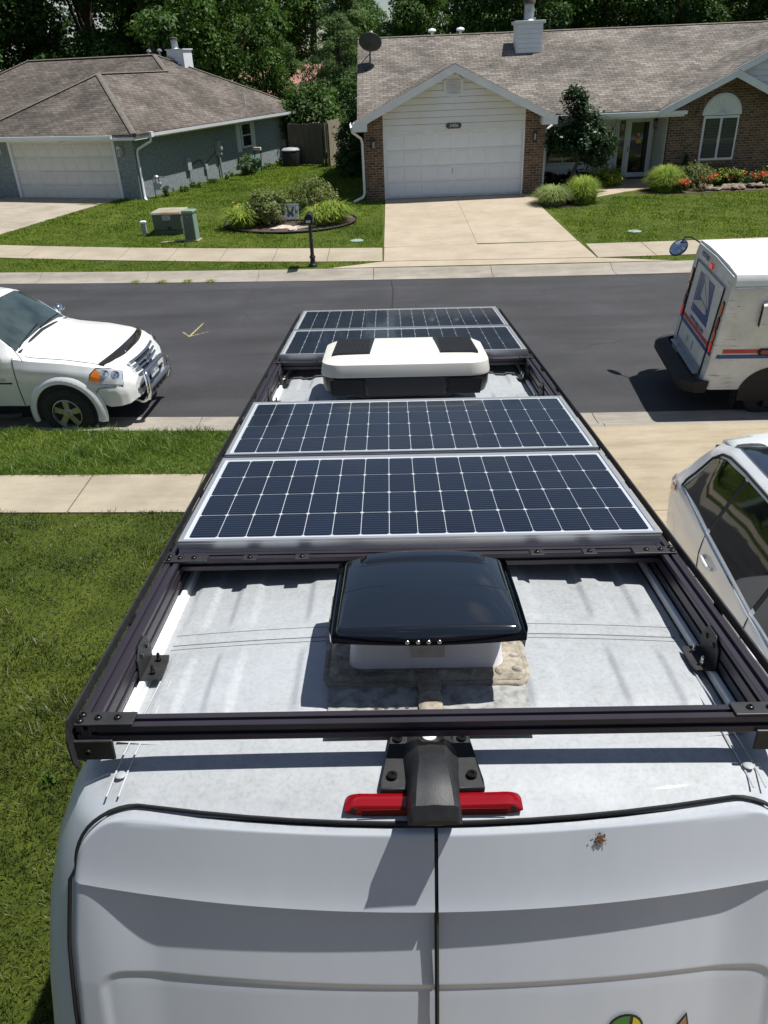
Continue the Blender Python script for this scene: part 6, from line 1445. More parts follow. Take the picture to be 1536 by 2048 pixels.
# board fence with gate between the houses
def fence(x0, y0, x1, y1, label, mat, h=1.85, bw=.14, zb=.5):
    d = Vector((x1-x0, y1-y0, 0)); L = d.length; t = thing('board_fence', label, 'fence', (x0, y0, zb), math.atan2(d.y, d.x))
    n = int(L/(bw+.006))
    for k in range(n):
        x = k*(bw+.006); hh = h+random.uniform(-.03, .03); yo = random.uniform(-.006, .006)
        MB().prism([(x, yo, .03), (x+bw, yo, .03), (x+bw, yo, hh-.05), (x+bw-.04, yo, hh), (x+.04, yo, hh), (x, yo, hh-.05)], (0, .02, 0)).build('board', mat, t)
    for z in (.35, 1.45): MB().box((0, .03, z), (L, .07, z+.09)).build('rail', mat, t)
    for x in (0.02, L-.11): MB().box((x, .07, 0), (x+.09, .16, h)).build('post', mat, t)
    return t
def wood(name, c1, c2): return pm(name, c1, c2, 3.0, .85, sc=(8, 8, .5), bmp=.3, bscale=30)
M_WOODSHADE = wood('shaded_fence_wood', (.075, .062, .045), (.135, .115, .085)); M_WOODLIT = wood('sunlit_fence_wood', (.25, .21, .15), (.36, .31, .23))  # one fence wood in two tones, shade and sunlight painted in
fence(-4.75, 42.0, -2.90, 41.2, 'weathered board gate fence with painted shade beside the grey house', M_WOODSHADE)
fence(-2.62, 40.3, -1.75, 42.8, 'weathered board fence with painted sunlight returning towards the trees', M_WOODLIT, h=2.0)
# garden bed with sign
bed = thing('garden_bed', 'mulched garden bed edged in black on the front lawn', 'garden bed', (0, 0, 0))
bx, by, brx, bry = -3.15, 26.35, 2.15, 1.62
def bedp(a, k=1.0): x, y = bx+brx*k*math.cos(a), by+bry*k*math.sin(a)-.12*math.cos(a); return x, y
M_MULCH = pm('mulch', (.035, .024, .016), (.12, .085, .055), 26, .95, bmp=.9, bscale=40)
b = MB(); b.grid([[(*bedp(a, k), gz(*bedp(a, k))+.03+.07*(1-k)) for a in np.linspace(0, 2*math.pi, 49)] for k in (1.0, .75, .5, .25, .02)]); b.build('mulch', M_MULCH, bed, smooth=60)
b = MB(); b.tube([(*bedp(a), gz(*bedp(a))+.05) for a in np.linspace(0, 2*math.pi, 65)], .026, 8); b.build('edging', M_RUBBER, bed, smooth=60)
sg_ = thing('garden_sign', 'white yard sign printed with a blue butterfly in the garden bed', 'sign', (-3.10, 25.92, gz(-3.1, 25.9)+.08), rad(-6))
sgp = MB().box((-.29, -.008, .10), (.29, .008, .56), RX(rad(-6))).build('board', pm('sign_white', (.74, .78, .84), rough=.4), sg_)
for x in (-.2, .2): MB().cyl((x, .015, -.05), (x, .0, .5), .006, n=6).build('stake', M_BLACK, sg_)
M_SBLUE = pm('sign_blue', (.03, .10, .26), (.05, .16, .34), 20, .5); M_SOLIVE = pm('sign_olive', (.10, .12, .03), (.2, .2, .06), 30, .5); M_SGREY = pm('sign_lettering', (.25, .29, .45), rough=.5)
SR = RX(rad(-6))
def spol(pts, mat, nm, d=.010): q = [SR @ Vector((x, -d, z)) for x, z in pts]; return MB().prism(q, SR.to_3x3() @ Vector((0, -.001, 0))).build(nm, mat, sgp)
def butterfly(cx, cz, s):
    for m in (-1, 1):
        spol([(cx+m*s*x, cz+s*z) for x, z in ((.02, .0), (.08, .16), (.22, .52), (.42, .86), (.55, .98), (.62, .80), (.58, .45), (.48, .12), (.3, -.02))][::m], M_BLACK, 'wing_outline')
        spol([(cx+m*s*x, cz+s*z) for x, z in ((.08, .04), (.14, .2), (.26, .5), (.42, .76), (.5, .82), (.53, .68), (.5, .42), (.4, .14), (.28, .04))][::m], M_SOLIVE, 'upper_wing', .0125)
        spol([(cx+m*s*x, cz+s*z) for x, z in ((.02, .0), (.3, -.02), (.5, -.12), (.56, -.36), (.44, -.62), (.28, -.68), (.14, -.5))][::m], M_BLACK, 'wing_outline', .0105)
        spol([(cx+m*s*x, cz+s*z) for x, z in ((.08, -.06), (.3, -.08), (.46, -.16), (.5, -.36), (.4, -.56), (.28, -.6), (.16, -.44))][::m], M_SBLUE, 'lower_wing', .013)
    spol([(cx-.03*s, cz+.25*s), (cx-.04*s, cz-.35*s), (cx, cz-.5*s), (cx+.04*s, cz-.35*s), (cx+.03*s, cz+.25*s)], M_BLACK, 'butterfly_body', .014)
butterfly(.02, .30, .20); butterfly(.22, .32, .075); butterfly(-.21, .29, .09)
for z, w_ in ((.515, .50), (.465, .30)):
    x = -w_/2
    while x < w_/2:
        l_ = random.uniform(.02, .045); spol([(x, z-.012), (x+l_, z-.012), (x+l_, z+.012), (x, z+.012)], M_SGREY, 'lettering_bar'); x += l_+.008
def rock(parent_label, loc, size, mat, group, cat='rock', nm='flat_rock'):
    b = MB(); n = 9; lo = []
    for z, k in ((0, 1.0), (size[2]*.7, .96), (size[2], .8)): lo.append([(size[0]*k*(1+random.uniform(-.18, .18))*math.cos(2*math.pi*i/n), size[1]*k*(1+random.uniform(-.18, .18))*math.sin(2*math.pi*i/n), z+random.uniform(-.01, .01)) for i in range(n)])
    stack(b, lo, True, True); o = b.build(nm, mat, None, bevel=.008); o.location = loc; o.rotation_euler = (random.uniform(-.1, .1), random.uniform(-.1, .1), random.uniform(0, 6)); tag(o, parent_label, cat, group); return o
M_ROCK = pm('pale_flagstone', (.42, .33, .27), (.62, .53, .46), 5, .85, bmp=.3); M_ROCKD = pm('brown_flagstone', (.12, .09, .07), (.33, .26, .2), 4, .9, bmp=.4)
for x, y, s in ((-3.25, 25.35, .32), (-2.65, 25.30, .36), (-2.95, 25.05, .22), (-2.35, 25.5, .25), (-3.5, 25.2, .18)): rock('pale pink flagstone lying below the butterfly sign', (x, y, gz(x, y)+.03), (s, s*.6, .07), M_ROCK, 'flagstones in the garden bed')
for i in range(34):
    x = 10.9+2.9*rng.random(); y = 28.55+.05*(x-11)+(0.75*rng.random()); rock('brown flat stone edging the flower bed by the brick wall', (x, y, gz(x, y)+.02+.05*rng.random()), (.18+.1*rng.random(), .11+.06*rng.random(), .06), M_ROCKD, 'stones edging the flower bed')
GAIN = 1.75
# ------------------------------------------------------------------ vegetation
def leaf_mat(name, c1, c2, c3, trans=.30, rough=.55, scale=.5, spec=.22):
    c1, c2, c3 = [tuple(min(.4, q*GAIN) for q in c) for c in (c1, c2, c3)]
    m, n, l, b = newmat(name); o = coords(n, l); f = noise(n, l, o, scale, 4, .6); g = noise(n, l, o, 9.0, 3, .8)
    c = ramp(n, l, f, [(.32, c1), (.5, c2), (.68, c3)]); c = mix(n, l, c, ramp(n, l, g, [(.3, .6), (.7, 1.4)]), .8, 'MULTIPLY')
    l.new(c, b.inputs['Base Color']); b.inputs['Roughness'].default_value = rough; b.inputs['Specular IOR Level'].default_value = spec
    tr = n.new('ShaderNodeBsdfTranslucent'); mx = n.new('ShaderNodeMixShader'); mx.inputs[0].default_value = trans
    l.new(mix(n, l, c, (1.5, 1.5, .6), .5, 'MULTIPLY'), tr.inputs['Color']); l.new(b.outputs[0], mx.inputs[1]); l.new(tr.outputs[0], mx.inputs[2])
    l.new(mx.outputs[0], n['Material Output'].inputs['Surface']); return m
ML_OAK = leaf_mat('oak_leaves', (.010, .026, .006), (.022, .050, .010), (.042, .082, .016))
ML_MAPLE = leaf_mat('maple_leaves', (.016, .038, .007), (.034, .070, .012), (.060, .105, .020))
ML_LIGHT = leaf_mat('pale_leaves', (.030, .058, .018), (.052, .086, .028), (.080, .118, .042))
ML_YEL = leaf_mat('yellow_green_leaves', (.07, .11, .015), (.13, .17, .025), (.20, .23, .04), scale=3)
ML_SHR = leaf_mat('shrub_leaves', (.018, .04, .012), (.035, .07, .018), (.07, .11, .03), scale=3)
ML_DARK = leaf_mat('glossy_dark_leaves', (.008, .02, .006), (.014, .032, .010), (.025, .05, .014), rough=.38, scale=3, spec=.4)
ML_GRAS = leaf_mat('ornamental_grass', (.08, .12, .02), (.13, .18, .03), (.20, .24, .05), scale=4)
ML_GRASB = leaf_mat('soft_grass', (.10, .14, .05), (.15, .19, .07), (.2, .24, .09), scale=4)
ML_SEDUM = leaf_mat('olive_leaves', (.06, .075, .025), (.095, .115, .04), (.13, .15, .06), scale=4)
M_BARK = pm('bark', (.045, .035, .026), (.10, .08, .06), 5, .95, sc=(3, 3, .5), bmp=.6, bscale=12)
def leaves(centres, per, spread, size, rs, up=.35, outward=None):
    """scatter folded quads round clump centres"""
    C_ = np.repeat(centres, per, axis=0); n = len(C_)
    P_ = C_+rs.normal(0, 1, (n, 3))*spread
    N = rs.normal(0, 1, (n, 3)); N[:, 2] = abs(N[:, 2])+up
    if outward is not None:
        d = P_-outward; d /= np.linalg.norm(d, axis=1)[:, None]+1e-6; N += d*1.0
    N /= np.linalg.norm(N, axis=1)[:, None]
    A = np.cross(N, rs.normal(0, 1, (n, 3))); A /= np.linalg.norm(A, axis=1)[:, None]+1e-9; B = np.cross(N, A)
    s = size*rs.uniform(.6, 1.3, (n, 1))
    V = np.stack([P_-A*s, P_-B*s*.5+N*s*.08, P_+A*s, P_+B*s*.5+N*s*.08], 1).reshape(-1, 3)
    return V, np.arange(4*n).reshape(-1, 4)
def tree_parts(seed, H, R, nlobe, per, size, z0=.14, lobe=.26):
    """crown of separate rounded boughs, each a shell of leaves that is thicker on top"""
    rs = np.random.default_rng(seed); Vs = []; Fs = []; o = 0; cents = []
    while len(cents) < nlobe:
        a = rs.uniform(0, 6.28); t = rs.uniform(z0, 1.0); prof = math.sin(math.pi*min(1, (t-z0)/(1-z0)*.80+.16))**.8
        rr = R*prof*math.sqrt(rs.uniform(.12, 1.0)); cents.append(np.array([rr*math.cos(a), rr*math.sin(a), H*t*.95]))
    for c in cents:
        rl = R*lobe*rs.uniform(.7, 1.35); n = int(per*(rl/(R*lobe))**2)
        d = rs.normal(0, 1, (n, 3)); d[:, 2] = d[:, 2]*.9+.45; d /= np.linalg.norm(d, axis=1)[:, None]
        lump = 1+.22*np.sin(d[:, :1]*7+seed)*np.sin(d[:, 1:2]*6+c[0])*np.sin(d[:, 2:]*5+c[1])
        P_ = c+d*rl*np.array([1, 1, .72])*rs.uniform(.72, 1.06, (n, 1))*lump
        V, Fq = leaves(P_, 1, .03, size, rs, .25, outward=c); Vs.append(V); Fs.append(Fq+o); o += len(V)
    b = MB(); tr = R*.055+.06
    b.tube([(0, 0, -.2), (0, 0, H*.12), (rs.normal(0, .15), rs.normal(0, .15), H*.35), (rs.normal(0, .3), rs.normal(0, .3), H*.62), (rs.normal(0, .4), rs.normal(0, .4), H*.85)], [tr*1.4, tr*1.05, tr*.85, tr*.5, tr*.15], 9)
    for k in range(14):
        c = cents[rs.integers(len(cents))]; z = max(.1*H, min(c[2]-.1*H, H*rs.uniform(.2, .55))); mid = (c*.5+np.array([0, 0, z])*.5)+np.array([0, 0, -.05*H])
        b.tube([(0, 0, z), tuple(mid), tuple(c)], [tr*.42, tr*.25, tr*.06], 6)
    return (np.concatenate(Vs), np.concatenate(Fs)), b
def leafmesh(name, VF):
    V, Fq = VF; me = bpy.data.meshes.new(name); m, k = Fq.shape
    me.vertices.add(len(V)); me.vertices.foreach_set('co', np.asarray(V, np.float32).ravel()); me.loops.add(m*k); me.loops.foreach_set('vertex_index', Fq.ravel().astype(np.int32))
    me.polygons.add(m); me.polygons.foreach_set('loop_start', np.arange(0, m*k, k, dtype=np.int32)); me.polygons.foreach_set('loop_total', np.full(m, k, np.int32)); me.update(calc_edges=True); return me
KINDS = {}
for nm, args, mt_ in (('oak', (11, 15, 5.2, 62, 560, .155, .10, .27), ML_OAK), ('maple', (12, 13, 4.4, 58, 560, .14, .10, .27), ML_MAPLE), ('locust', (13, 14, 4.2, 74, 330, .11, .14, .20), ML_LIGHT), ('elm', (14, 16, 4.8, 66, 540, .15, .08, .26), ML_OAK), ('pine', (15, 15, 3.2, 80, 330, .11, .05, .24), ML_LIGHT)):
    VF, tb = tree_parts(*args); me = leafmesh('crown', VF); me.materials.append(mt_); tm = tb.mesh('trunk', 40); tm.materials.append(M_BARK); KINDS[nm] = (me, tm)
def tree(kind, x, y, s, rz, label, group, mat=None, zs=1.0, nm=None):
    t = thing(nm or kind+'_tree', label, 'tree', (x, y, .45), rz, group); t.scale = (s, s, s*zs)
    c = link('crown', KINDS[kind][0], None, t); link('trunk', KINDS[kind][1], None, t)
    if mat is not None:
        c.material_slots[0].link = 'OBJECT'; c.material_slots[0].material = mat
    return t
GT = 'trees behind the houses'
for kind, x, y, s, rz, label, mat in (
    ('oak', -23.5, 51, 1.05, .3, 'tall dark oak behind the grey house roof', None),
    ('elm', -17.5, 54, 1.1, 1.2, 'tall dark elm behind the grey house roof ridge', None),
    ('maple', -12.6, 49.5, .95, 2.2, 'dense maple above the grey house chimney', None),
    ('oak', -10.4, 52.5, .86, 4.0, 'dark oak rising beyond the grey house far corner', ML_MAPLE),
    ('maple', -6.2, 83, 1.3, 5.1, 'leafy maple rising behind the tan house', ML_MAPLE),
    ('maple', -7.6, 57, .52, 1.9, 'small leafy maple left of the tan house gable', ML_MAPLE),
    ('locust', -2.5, 51.5, .50, .6, 'pale feathery locust beside the tan house', None),
    ('pine', -2.6, 60, .60, 2.0, 'slender grey green pine between the two front houses', None),
    ('maple', 2.3, 56, .68, 3.3, 'round maple above the satellite dish roof corner', None),
    ('locust', 5.6, 59, .70, 1.0, 'light green locust behind the ranch house roof vents', ML_MAPLE),
    ('oak', 9.3, 54, .82, 2.6, 'dark oak behind the ranch house chimney', None),
    ('elm', 13.6, 55, .82, .2, 'glossy dark elm beyond the ranch house ridge', None),
    ('oak', 18.0, 54, .82, 5.6, 'dark oak beyond the ranch house right wing', ML_OAK),
    ('pine', 22.0, 58, .85, 4.4, 'grey green pine at the end of the ranch house', None),
    ('elm', 26.5, 54, .9, 3.7, 'broad dark elm past the ranch house end', None),
    ('oak', -29.5, 50, 1.0, 2.9, 'broad dark oak past the far side of the grey house', None)):
    tree(kind, x, y, s, rz, label, GT, mat)
bgx = [(-13, 84), (-2.5, 92), (-34, 66), (-26, 68), (-19, 70), (-14, 66), (-1.5, 84), (6, 72), (12, 68), (18, 70), (25, 68), (33, 66), (40, 64), (-42, 62)]
for i, (x, y) in enumerate(bgx): tree(('elm', 'oak', 'maple')[i % 3], x, y, ({84: 1.3, 92: .7}.get(y, .95) if i != 6 else .55), i*1.7, 'dark tree of the wood beyond the front row of trees', 'far row of trees')
# shrubs, hedges and the clipped front-garden tree
def shrub(name, label, cat, loc, rx, ry, h, n, size, mat, group=None, seed=0, up=.35, stems=True, z0=.12):
    rs = np.random.default_rng(seed+int(abs(loc[0]*131+loc[1]*17))); t = thing(name, label, cat, loc, 0, group)
    cl = []
    for _ in range(max(14, n//28)):
        d = rs.normal(0, 1, 3); d /= np.linalg.norm(d); k = rs.uniform(.6, 1.05); cl.append((d[0]*rx*k, d[1]*ry*k, max(z0*h, h*.52+d[2]*h*.46*k)))
    VF = leaves(np.array(cl), 28, min(rx, ry, h)*.13, size, rs, up, outward=np.array([0, 0, h*.4])); me = leafmesh('foliage', VF); link('foliage', me, mat, t)
    if stems:
        b = MB()
        for k in range(6): c = cl[rs.integers(len(cl))]; b.tube([(0, 0, -.03), (c[0]*.5, c[1]*.5, c[2]*.55), c], [.02, .014, .005], 5)
        b.build('stem', M_BARK, t)
    return t
def clump(name, label, cat, loc, r_, h, n, w, mat, group=None, arch=1.0, seed=1):
    rs = np.random.default_rng(seed+int(abs(loc[0]*91+loc[1]*13))); t = thing(name, label, cat, loc, 0, group)
    a = rs.uniform(0, 6.28, n); bf = np.sqrt(rs.uniform(0, 1, n)); base = bf*.6*r_; reach = r_*rs.uniform(.1, .65, n)*arch; hh = h*rs.uniform(.6, 1.0, n)*(1-.62*bf**2.5)
    d = np.stack([np.cos(a), np.sin(a)], 1); s = np.stack([-np.sin(a), np.cos(a)], 1); V = []
    for tt, ww in ((0, 1.0), (.4, .9), (.75, .6), (1.0, .12)):
        rad_ = base+reach*tt**1.7; z = hh*(1-(1-tt)**2)*(1-.28*arch*tt**3)
        c = np.concatenate([d*rad_[:, None], z[:, None]], 1); o = np.concatenate([s*w*ww/2, np.zeros((n, 1))], 1); V += [c-o, c+o]
    V = np.stack(V, 1).reshape(-1, 3); k = np.arange(n)[:, None]*8
    Fq = np.concatenate([k+np.array([[0, 1, 3, 2]]), k+np.array([[2, 3, 5, 4]]), k+np.array([[4, 5, 7, 6]])], 0)
    link('blades', leafmesh('blades', (V, Fq)), mat, t); return t
g = lambda x, y, d=0: (x, y, gz(x, y)+d)
# front-garden tree with a cloud-pruned crown
ft = thing('ornamental_tree', 'small dark glossy tree with leaning trunk before the entry window', 'tree', g(6.42, 29.45)); ft.scale = (1.12, 1.12, 1.15)
MB().tube([(0, 0, -.05), (.12, 0, .5), (.35, -.02, 1.0), (.30, 0, 1.6)], [.075, .06, .05, .03], 8).tube([(.3, 0, .9), (.7, .05, 1.4)], [.04, .02], 6).tube([(.25, 0, .8), (-.2, .0, 1.35)], [.035, .015], 6).build('trunk', M_BARK, ft, smooth=50)
rs_ = np.random.default_rng(3); cl = []
for c, e, k in (((.25, 0, 1.45), (.85, .7, .42), 46), ((.75, -.1, 1.35), (.62, .5, .42), 34), ((-.25, 0, 1.50), (.52, .5, .38), 26), ((.22, 0, 2.0), (.55, .5, .35), 26), ((.05, 0, 2.45), (.33, .33, .42), 24), ((.9, -.05, .98), (.38, .35, .22), 14)):
    for _ in range(k): d = rs_.normal(0, 1, 3); d /= np.linalg.norm(d); cl.append(np.array(c)+d*np.array(e)*rs_.uniform(.7, 1.0))
link('crown', leafmesh('crown', leaves(np.array(cl), 60, .095, .062, rs_, .5, outward=np.array([.2, 0, 1.5]))), ML_DARK, ft)
shrub('side_shrub', 'dark dense shrub against the ranch house side wall', 'shrub', g(-1.35, 38.5), .85, 1.6, 2.5, 3200, .085, ML_OAK)
shrub('side_shrub', 'low dark shrub at the sunlit toned fence foot', 'shrub', g(-1.55, 36.2), .6, 1.1, 1.3, 1600, .07, ML_OAK)
shrub('leafy_bush', 'bright green leafy bush behind the board fence', 'shrub', g(-3.9, 45.2), 1.7, 1.4, 3.4, 5200, .12, ML_MAPLE)
shrub('leafy_bush', 'dark green bush rising behind the sunlit toned fence', 'shrub', g(-1.7, 47.0), 1.4, 1.4, 3.6, 4200, .11, ML_OAK)
shrub('round_bush', 'round bush beside the hose reel by the grey wall', 'shrub', g(-6.35, 38.5), .50, .45, .75, 1500, .05, ML_SHR)
shrub('young_bush', 'small bush in front of the grey house gas meter', 'shrub', g(-8.55, 32.5), .25, .25, .35, 500, .04, ML_SHR)
for x, y, h in ((-8.2, 33.6, .2), (-7.9, 34.6, .25), (-7.4, 35.8, .25), (-7.0, 37.0, .3), (-5.6, 40.3, .3), (-5.2, 41.3, .4)): shrub('weed_tuft', 'leafy weeds along the foot of the grey wall', 'weeds', g(x, y), .25, .2, h, 360, .035, ML_MAPLE, 'weeds along the grey wall', stems=False)
# bed plants
for x, y, r_, h, lb in ((-4.6, 25.9, .72, .74, 'arching daylily clump at the left end of the garden bed'), (-1.75, 26.0, .74, .78, 'arching daylily clump at the right end of the garden bed'), (-2.2, 25.7, .58, .64, 'arching daylily clump behind the black mailbox'), (-4.05, 26.4, .5, .66, 'arching daylily clump beside the olive bush')):
    t = clump('daylily_clump', lb, 'plant', g(x, y, .06), r_, h*1.12, 620, .028, ML_GRAS, 'daylilies in the garden bed', 1.35)
    for k in range(2):
        a, rr = rng.uniform(0, 6.28), r_*.4; MB().lathe([(.0, 0), (.035, .05), (.05, .06), (0, .03)], 7, T(rr*math.cos(a), rr*math.sin(a), h*.85)).build('flower', pm('lily_yellow', (.7, .42, .03), rough=.6) if 'lily_yellow' not in bpy.data.materials else bpy.data.materials['lily_yellow'], t)
shrub('olive_bush', 'olive green bush left of the butterfly sign', 'shrub', g(-3.8, 25.95, .05), .68, .55, 1.0, 3000, .05, ML_SEDUM)
shrub('olive_bush', 'upright olive bush behind the mailbox in the garden bed', 'shrub', g(-2.4, 26.6, .05), .75, .55, 1.25, 3400, .045, ML_SEDUM, up=.1)
shrub('grey_bush', 'thin grey green plant behind the butterfly sign', 'shrub', g(-3.2, 27.0, .05), .45, .4, .95, 600, .035, ML_LIGHT, up=.1)
# foundation planting of the ranch house
clump('ornamental_grass', 'soft pale ornamental grass at the driveway corner', 'grass', g(5.55, 27.5), .75, .80, 2400, .012, ML_GRASB, None, 1.1)
clump('ornamental_grass', 'fountain of bright ornamental grass next to the front walk', 'grass', g(6.55, 27.6), .72, 1.05, 2600, .012, ML_GRAS, None, 1.0)
clump('ornamental_grass', 'large fountain grass by the front walk below the entry lamp', 'grass', g(9.75, 29.05), .78, 1.05, 2800, .012, ML_GRAS, None, 1.0)
shrub('golden_shrub', 'low golden green shrub under the ornamental tree', 'shrub', g(7.9, 30.3), .72, .5, .70, 1900, .045, ML_YEL)
for x, y, r_ in ((5.95, 31.4, .45), (7.3, 31.6, .5), (8.2, 31.5, .42), (6.5, 30.4, .4), (5.9, 30.3, .4)): shrub('hosta', 'low dark broadleaf plant beneath the ornamental tree', 'plant', g(x, y), r_, r_*.8, .42, 320, .11, ML_DARK, 'broadleaf plants under the ornamental tree', stems=False)
shrub('silver_shrub', 'grey green flowering shrub between fountain grass and flower bed', 'shrub', g(10.75, 29.25), .72, .5, .80, 2200, .035, ML_SEDUM)
shrub('tan_tuft', 'small tan tuft at the edge of the stone bed', 'plant', g(10.85, 28.65), .28, .22, .28, 360, .03, pm('dry_tuft', (.2, .15, .08), (.3, .23, .13), 8, .9))
cn_ = thing('dwarf_conifer', 'small dark cone shaped conifer below the arched window wall', 'shrub', g(10.75, 30.15))
V_, F_ = leaves(np.array([(.26*(1-z/1.0)*math.cos(a), .26*(1-z/1.0)*math.sin(a), z) for z, a in zip(rng.uniform(.05, 1.0, 60), rng.uniform(0, 6.28, 60))]), 26, .035, .03, rng, .2); link('foliage', leafmesh('foliage', (V_, F_)), ML_OAK, cn_)
shrub('yellow_juniper', 'spreading yellow green juniper under the arched window', 'shrub', g(12.0, 29.7), .70, .42, .55, 1500, .045, ML_YEL, up=.6)
shrub('yellow_juniper', 'yellow green juniper at the far end of the stone bed', 'shrub', g(13.6, 29.9), .60, .4, .5, 1100, .045, ML_YEL, up=.6)
shrub('grey_bush', 'grey green bush between the red flower patches', 'shrub', g(12.7, 29.35), .38, .3, .45, 700, .035, ML_SHR)
M_REDFL = pm('red_orange_petals', (.62, .06, .02), (.75, .14, .03), 30, .6)
for x, y, r_, lb in ((11.35, 29.35, .32, 'red orange flowers beside the yellow juniper'), (10.15, 28.55, .22, 'red orange flowers beside the fountain grass foot'), (12.4, 29.75, .40, 'red orange flowers under the arched window centre'), (13.25, 29.4, .40, 'red orange flowers near the far end of the stone bed')):
    t = shrub('red_flowers', lb, 'flowers', g(x, y), r_, r_*.7, .34, 420, .035, ML_SHR, 'red flowers in the front bed', stems=False)
    V_, F_ = leaves(np.stack([rng.uniform(-r_, r_, 40), rng.uniform(-r_*.7, r_*.7, 40), rng.uniform(.24, .40, 40)], 1), 9, .03, .035, rng, .8); link('petals', leafmesh('petals', (V_, F_)), M_REDFL, t)
# mulch strips under the planting
fb = thing('foundation_bed', 'dark mulch bed along the front of the ranch house', 'garden bed', (0, 0, 0))
for pts in ([(5.08, 26.9), (6.0, 26.9), (7.0, 27.5), (6.6, 27.85), (5.08, 27.55)], [(5.05, 29.0), (6.6, 29.4), (8.15, 30.4), (8.65, 31.95), (5.56, 31.95)], [(8.6, 28.75), (10.0, 28.3), (14.2, 28.4), (14.2, 30.45), (10.15, 30.45), (10.15, 29.7)]):
    MB().poly([(x, y, gz(x, y)+.012) for x, y in pts]).build('mulch', M_MULCH, fb)

# grass blades: real tufts where single blades can be seen, coarser ones across the street
def grass_area(poly_fn, x0, x1, y0, y1, dens, h, w, rs):
    n = int((x1-x0)*(y1-y0)*dens); X = rs.uniform(x0, x1, n); Y = rs.uniform(y0, y1, n); keep = poly_fn(X, Y); X, Y = X[keep], Y[keep]; n = len(X)
    Z = np.array([gz(x, y) for x, y in zip(X, Y)])-.004
    patch_ = .75+.5*np.sin(X*1.9+np.sin(Y*2.3)*1.3)*np.sin(Y*1.7+1.1)+.35*np.sin(X*7.1+Y*3.3)*np.sin(Y*6.3-X*2.0)
    H = h*rs.uniform(.45, 1.25, n)*np.clip(patch_, .45, 1.5); a = rs.uniform(0, 6.28, n); lean = rs.uniform(.15, 1.1, n)*H
    d = np.stack([np.cos(a), np.sin(a)], 1); b_ = rs.uniform(0, 6.28, n); s = np.stack([np.cos(b_), np.sin(b_)], 1)*w*rs.uniform(.6, 1.3, (n, 1))/2
    V = []
    for tt, ww in ((0, 1.0), (.55, .8), (1.0, .15)):
        c = np.stack([X, Y, Z], 1); c[:, :2] += d*(lean*tt**1.8)[:, None]; c[:, 2] += H*(tt-.25*tt*tt); o = np.concatenate([s*ww, np.zeros((n, 1))], 1); V += [c-o, c+o]
    V = np.stack(V, 1).reshape(-1, 3); k = np.arange(n)[:, None]*6
    return V, np.concatenate([k+np.array([[0, 1, 3, 2]]), k+np.array([[2, 3, 5, 4]])], 0)
def join(parts):
    V = []; Fq = []; o = 0
    for v, f in parts: V.append(v); Fq.append(f+o); o += len(v)
    return np.concatenate(V), np.concatenate(Fq)
def grass_mat(name, stops, scale=60, big=.8, spec=.35, rough=.45):
    m, n, l, b = newmat(name); o = coords(n, l); f = noise(n, l, o, scale, 2, .9); g_ = noise(n, l, o, big, 5, .65)
    c = ramp(n, l, f, stops); c = mix(n, l, c, ramp(n, l, g_, [(.32, (.58, .66, .62)), (.5, (.95, .95, .9)), (.68, (1.4, 1.22, 1.1))]), 1.0, 'MULTIPLY')
    l.new(c, b.inputs['Base Color']); b.inputs['Roughness'].default_value = rough; b.inputs['Specular IOR Level'].default_value = spec
    tr = n.new('ShaderNodeBsdfTranslucent'); mx = n.new('ShaderNodeMixShader'); mx.inputs[0].default_value = .28
    l.new(c, tr.inputs['Color']); l.new(b.outputs[0], mx.inputs[1]); l.new(tr.outputs[0], mx.inputs[2]); l.new(mx.outputs[0], n['Material Output'].inputs['Surface']); return m
MG_NEAR = grass_mat('near_grass_blades', [(.25, (.045, .085, .014)), (.5, (.10, .185, .022)), (.66, (.17, .26, .035)), (.8, (.33, .32, .12))])
MG_FAR = grass_mat('far_grass_blades', [(.25, (.080, .138, .012)), (.5, (.138, .222, .018)), (.75, (.228, .288, .046))], 25, .35, .1, .7)
rg = np.random.default_rng(21)
MG_LAWN = grass_mat('lawn_grass_blades', [(.25, (.026, .038, .010)), (.48, (.060, .084, .016)), (.64, (.112, .142, .030)), (.78, (.27, .23, .11))], 70, 1.1)
parts = [grass_area(lambda X, Y: X < -1.01, -3.4, -1.0, .0, 2.6, 4200, .105, .0075, rg), grass_area(lambda X, Y: X < -1.01, -4.2, -1.0, 2.6, 5.0, 2900, .095, .008, rg),
         grass_area(lambda X, Y: Y < 7.98-.06*(X+2.6)+.03, -5.8, -1.0, 5.0, 8.3, 1700, .085, .009, rg),
         grass_area(lambda X, Y: (X < -4.2) | (Y < 2.6), -9.5, -3.4, -1.6, 5.0, 800, .09, .012, rg), grass_area(lambda X, Y: Y < 7.98-.06*(X+2.6)+.03, -9.5, -5.8, 5.0, 8.6, 800, .085, .012, rg), grass_area(lambda X, Y: X < -1.01, -3.4, -1.0, -1.6, .0, 900, .10, .012, rg)]
V_, F_ = join(parts); o = bulk('near_grass', V_, F_, MG_LAWN); tag(o, 'mown green grass blades of the lawn beside the van', 'grass', kind='stuff')
yv = np.vectorize(y_near)
parts = [grass_area(lambda X, Y: (Y > 7.98-.06*(X+2.6)+1.0-.03) & (Y < yv(X)-.73) & (X < -2.0+(10.2-Y)*.66), -9.5, -1.0, 8.8, 11.4, 2300, .13, .008, rg)]
V_, F_ = join(parts); o = bulk('verge_grass', V_, F_, MG_NEAR); tag(o, 'longer bright grass of the verge between sidewalk and kerb', 'grass', kind='stuff')
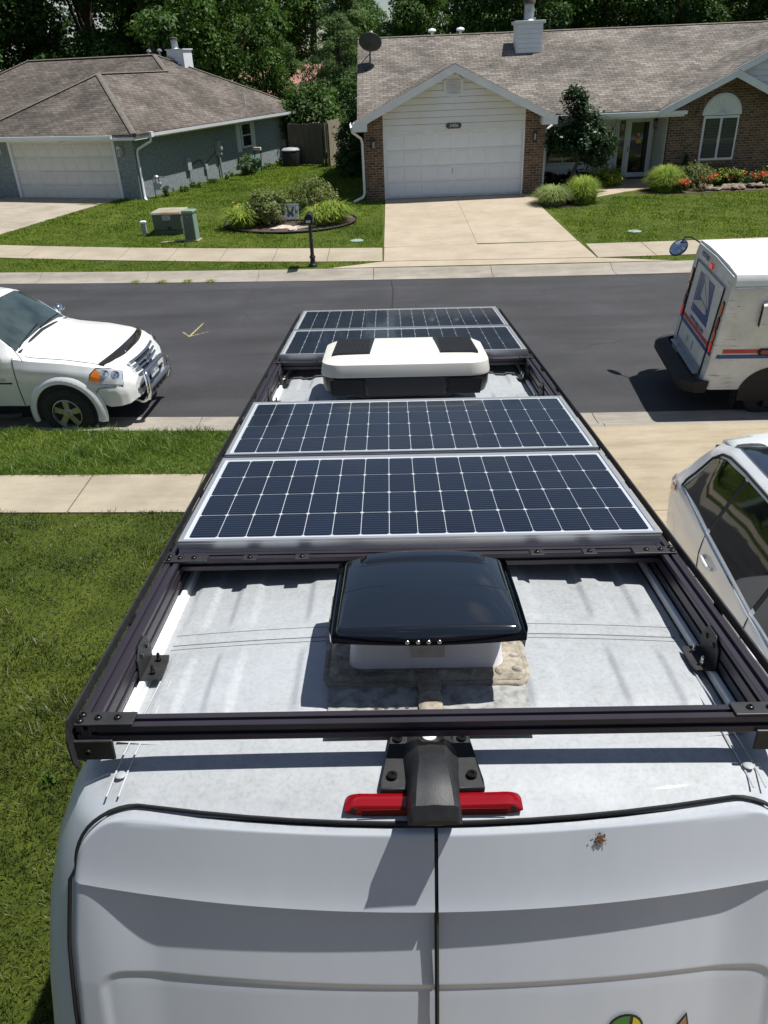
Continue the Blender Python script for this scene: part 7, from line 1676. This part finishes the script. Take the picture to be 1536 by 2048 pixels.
yf_, yw_ = np.vectorize(y_far), np.vectorize(y_walk)
def far_ok(X, Y):
    k = (Y > yf_(X)+.76) & ~((Y > yw_(X)-.02) & (Y < yw_(X)+1.47)) & ~((X > -.16+.0*X) & (X < 5.32) & (Y > yf_(X)))
    k &= ~((Y < yw_(X)) & (X > -1.6) & (X < 7.2) & ((X > -1.6+(Y-yf_(X)-.7)*2.2) & (X < 7.2-(Y-yf_(X)-.7)*2.6)))
    k &= ~(((X-bx)/brx)**2+((Y-by)/bry)**2 < 1.02)
    k &= ~((X < -13.6+(Y-24.2)*.42) & (Y > 23.5))                                     # grey house driveway
    u = (X+9.44)*math.cos(rad(-18.5))+(Y-31.8)*math.sin(rad(-18.5)); v_ = -(X+9.44)*math.sin(rad(-18.5))+(Y-31.8)*math.cos(rad(-18.5))
    k &= ~((u < .05) & (v_ > -.05))
    k &= ~((X > -.75) & (Y > 29.3)); k &= ~((X > 5.0) & (Y > 28.2)); k &= ~((X > 5.0) & (X < 7.2) & (Y > 26.8)); return k
parts = [grass_area(far_ok, -20, 16, 19.5, 26, 430, .07, .022, rg), grass_area(far_ok, -14, 16, 26, 33, 330, .08, .026, rg), grass_area(far_ok, -9, 0, 33, 44, 300, .09, .03, rg)]
V_, F_ = join(parts); o = bulk('far_grass', V_, F_, MG_FAR); tag(o, 'mown grass of the front lawns across the street', 'grass', kind='stuff')
for x, lb in ((-6.6, 'weeds'), (-5.9, 'weeds'), (-5.2, 'weeds'), (-4.6, 'weeds')): clump('gutter_weed', 'small yellowish weeds growing at the far gutter edge', 'weeds', (x, y_far(x)+.02, .01), .16, .10, 60, .012, ML_GRAS, 'weeds at the far gutter', 1.3)
for i in range(16):
    x, y = rng.uniform(-2.6, -1.15), rng.uniform(.8, 3.8); clump('broadleaf_weed', 'broad leaved weed standing above the lawn beside the van', 'weeds', g(x, y), rng.uniform(.05, .09), rng.uniform(.08, .16), 14, .022, ML_MAPLE, 'broadleaf weeds in the lawn', 1.0)
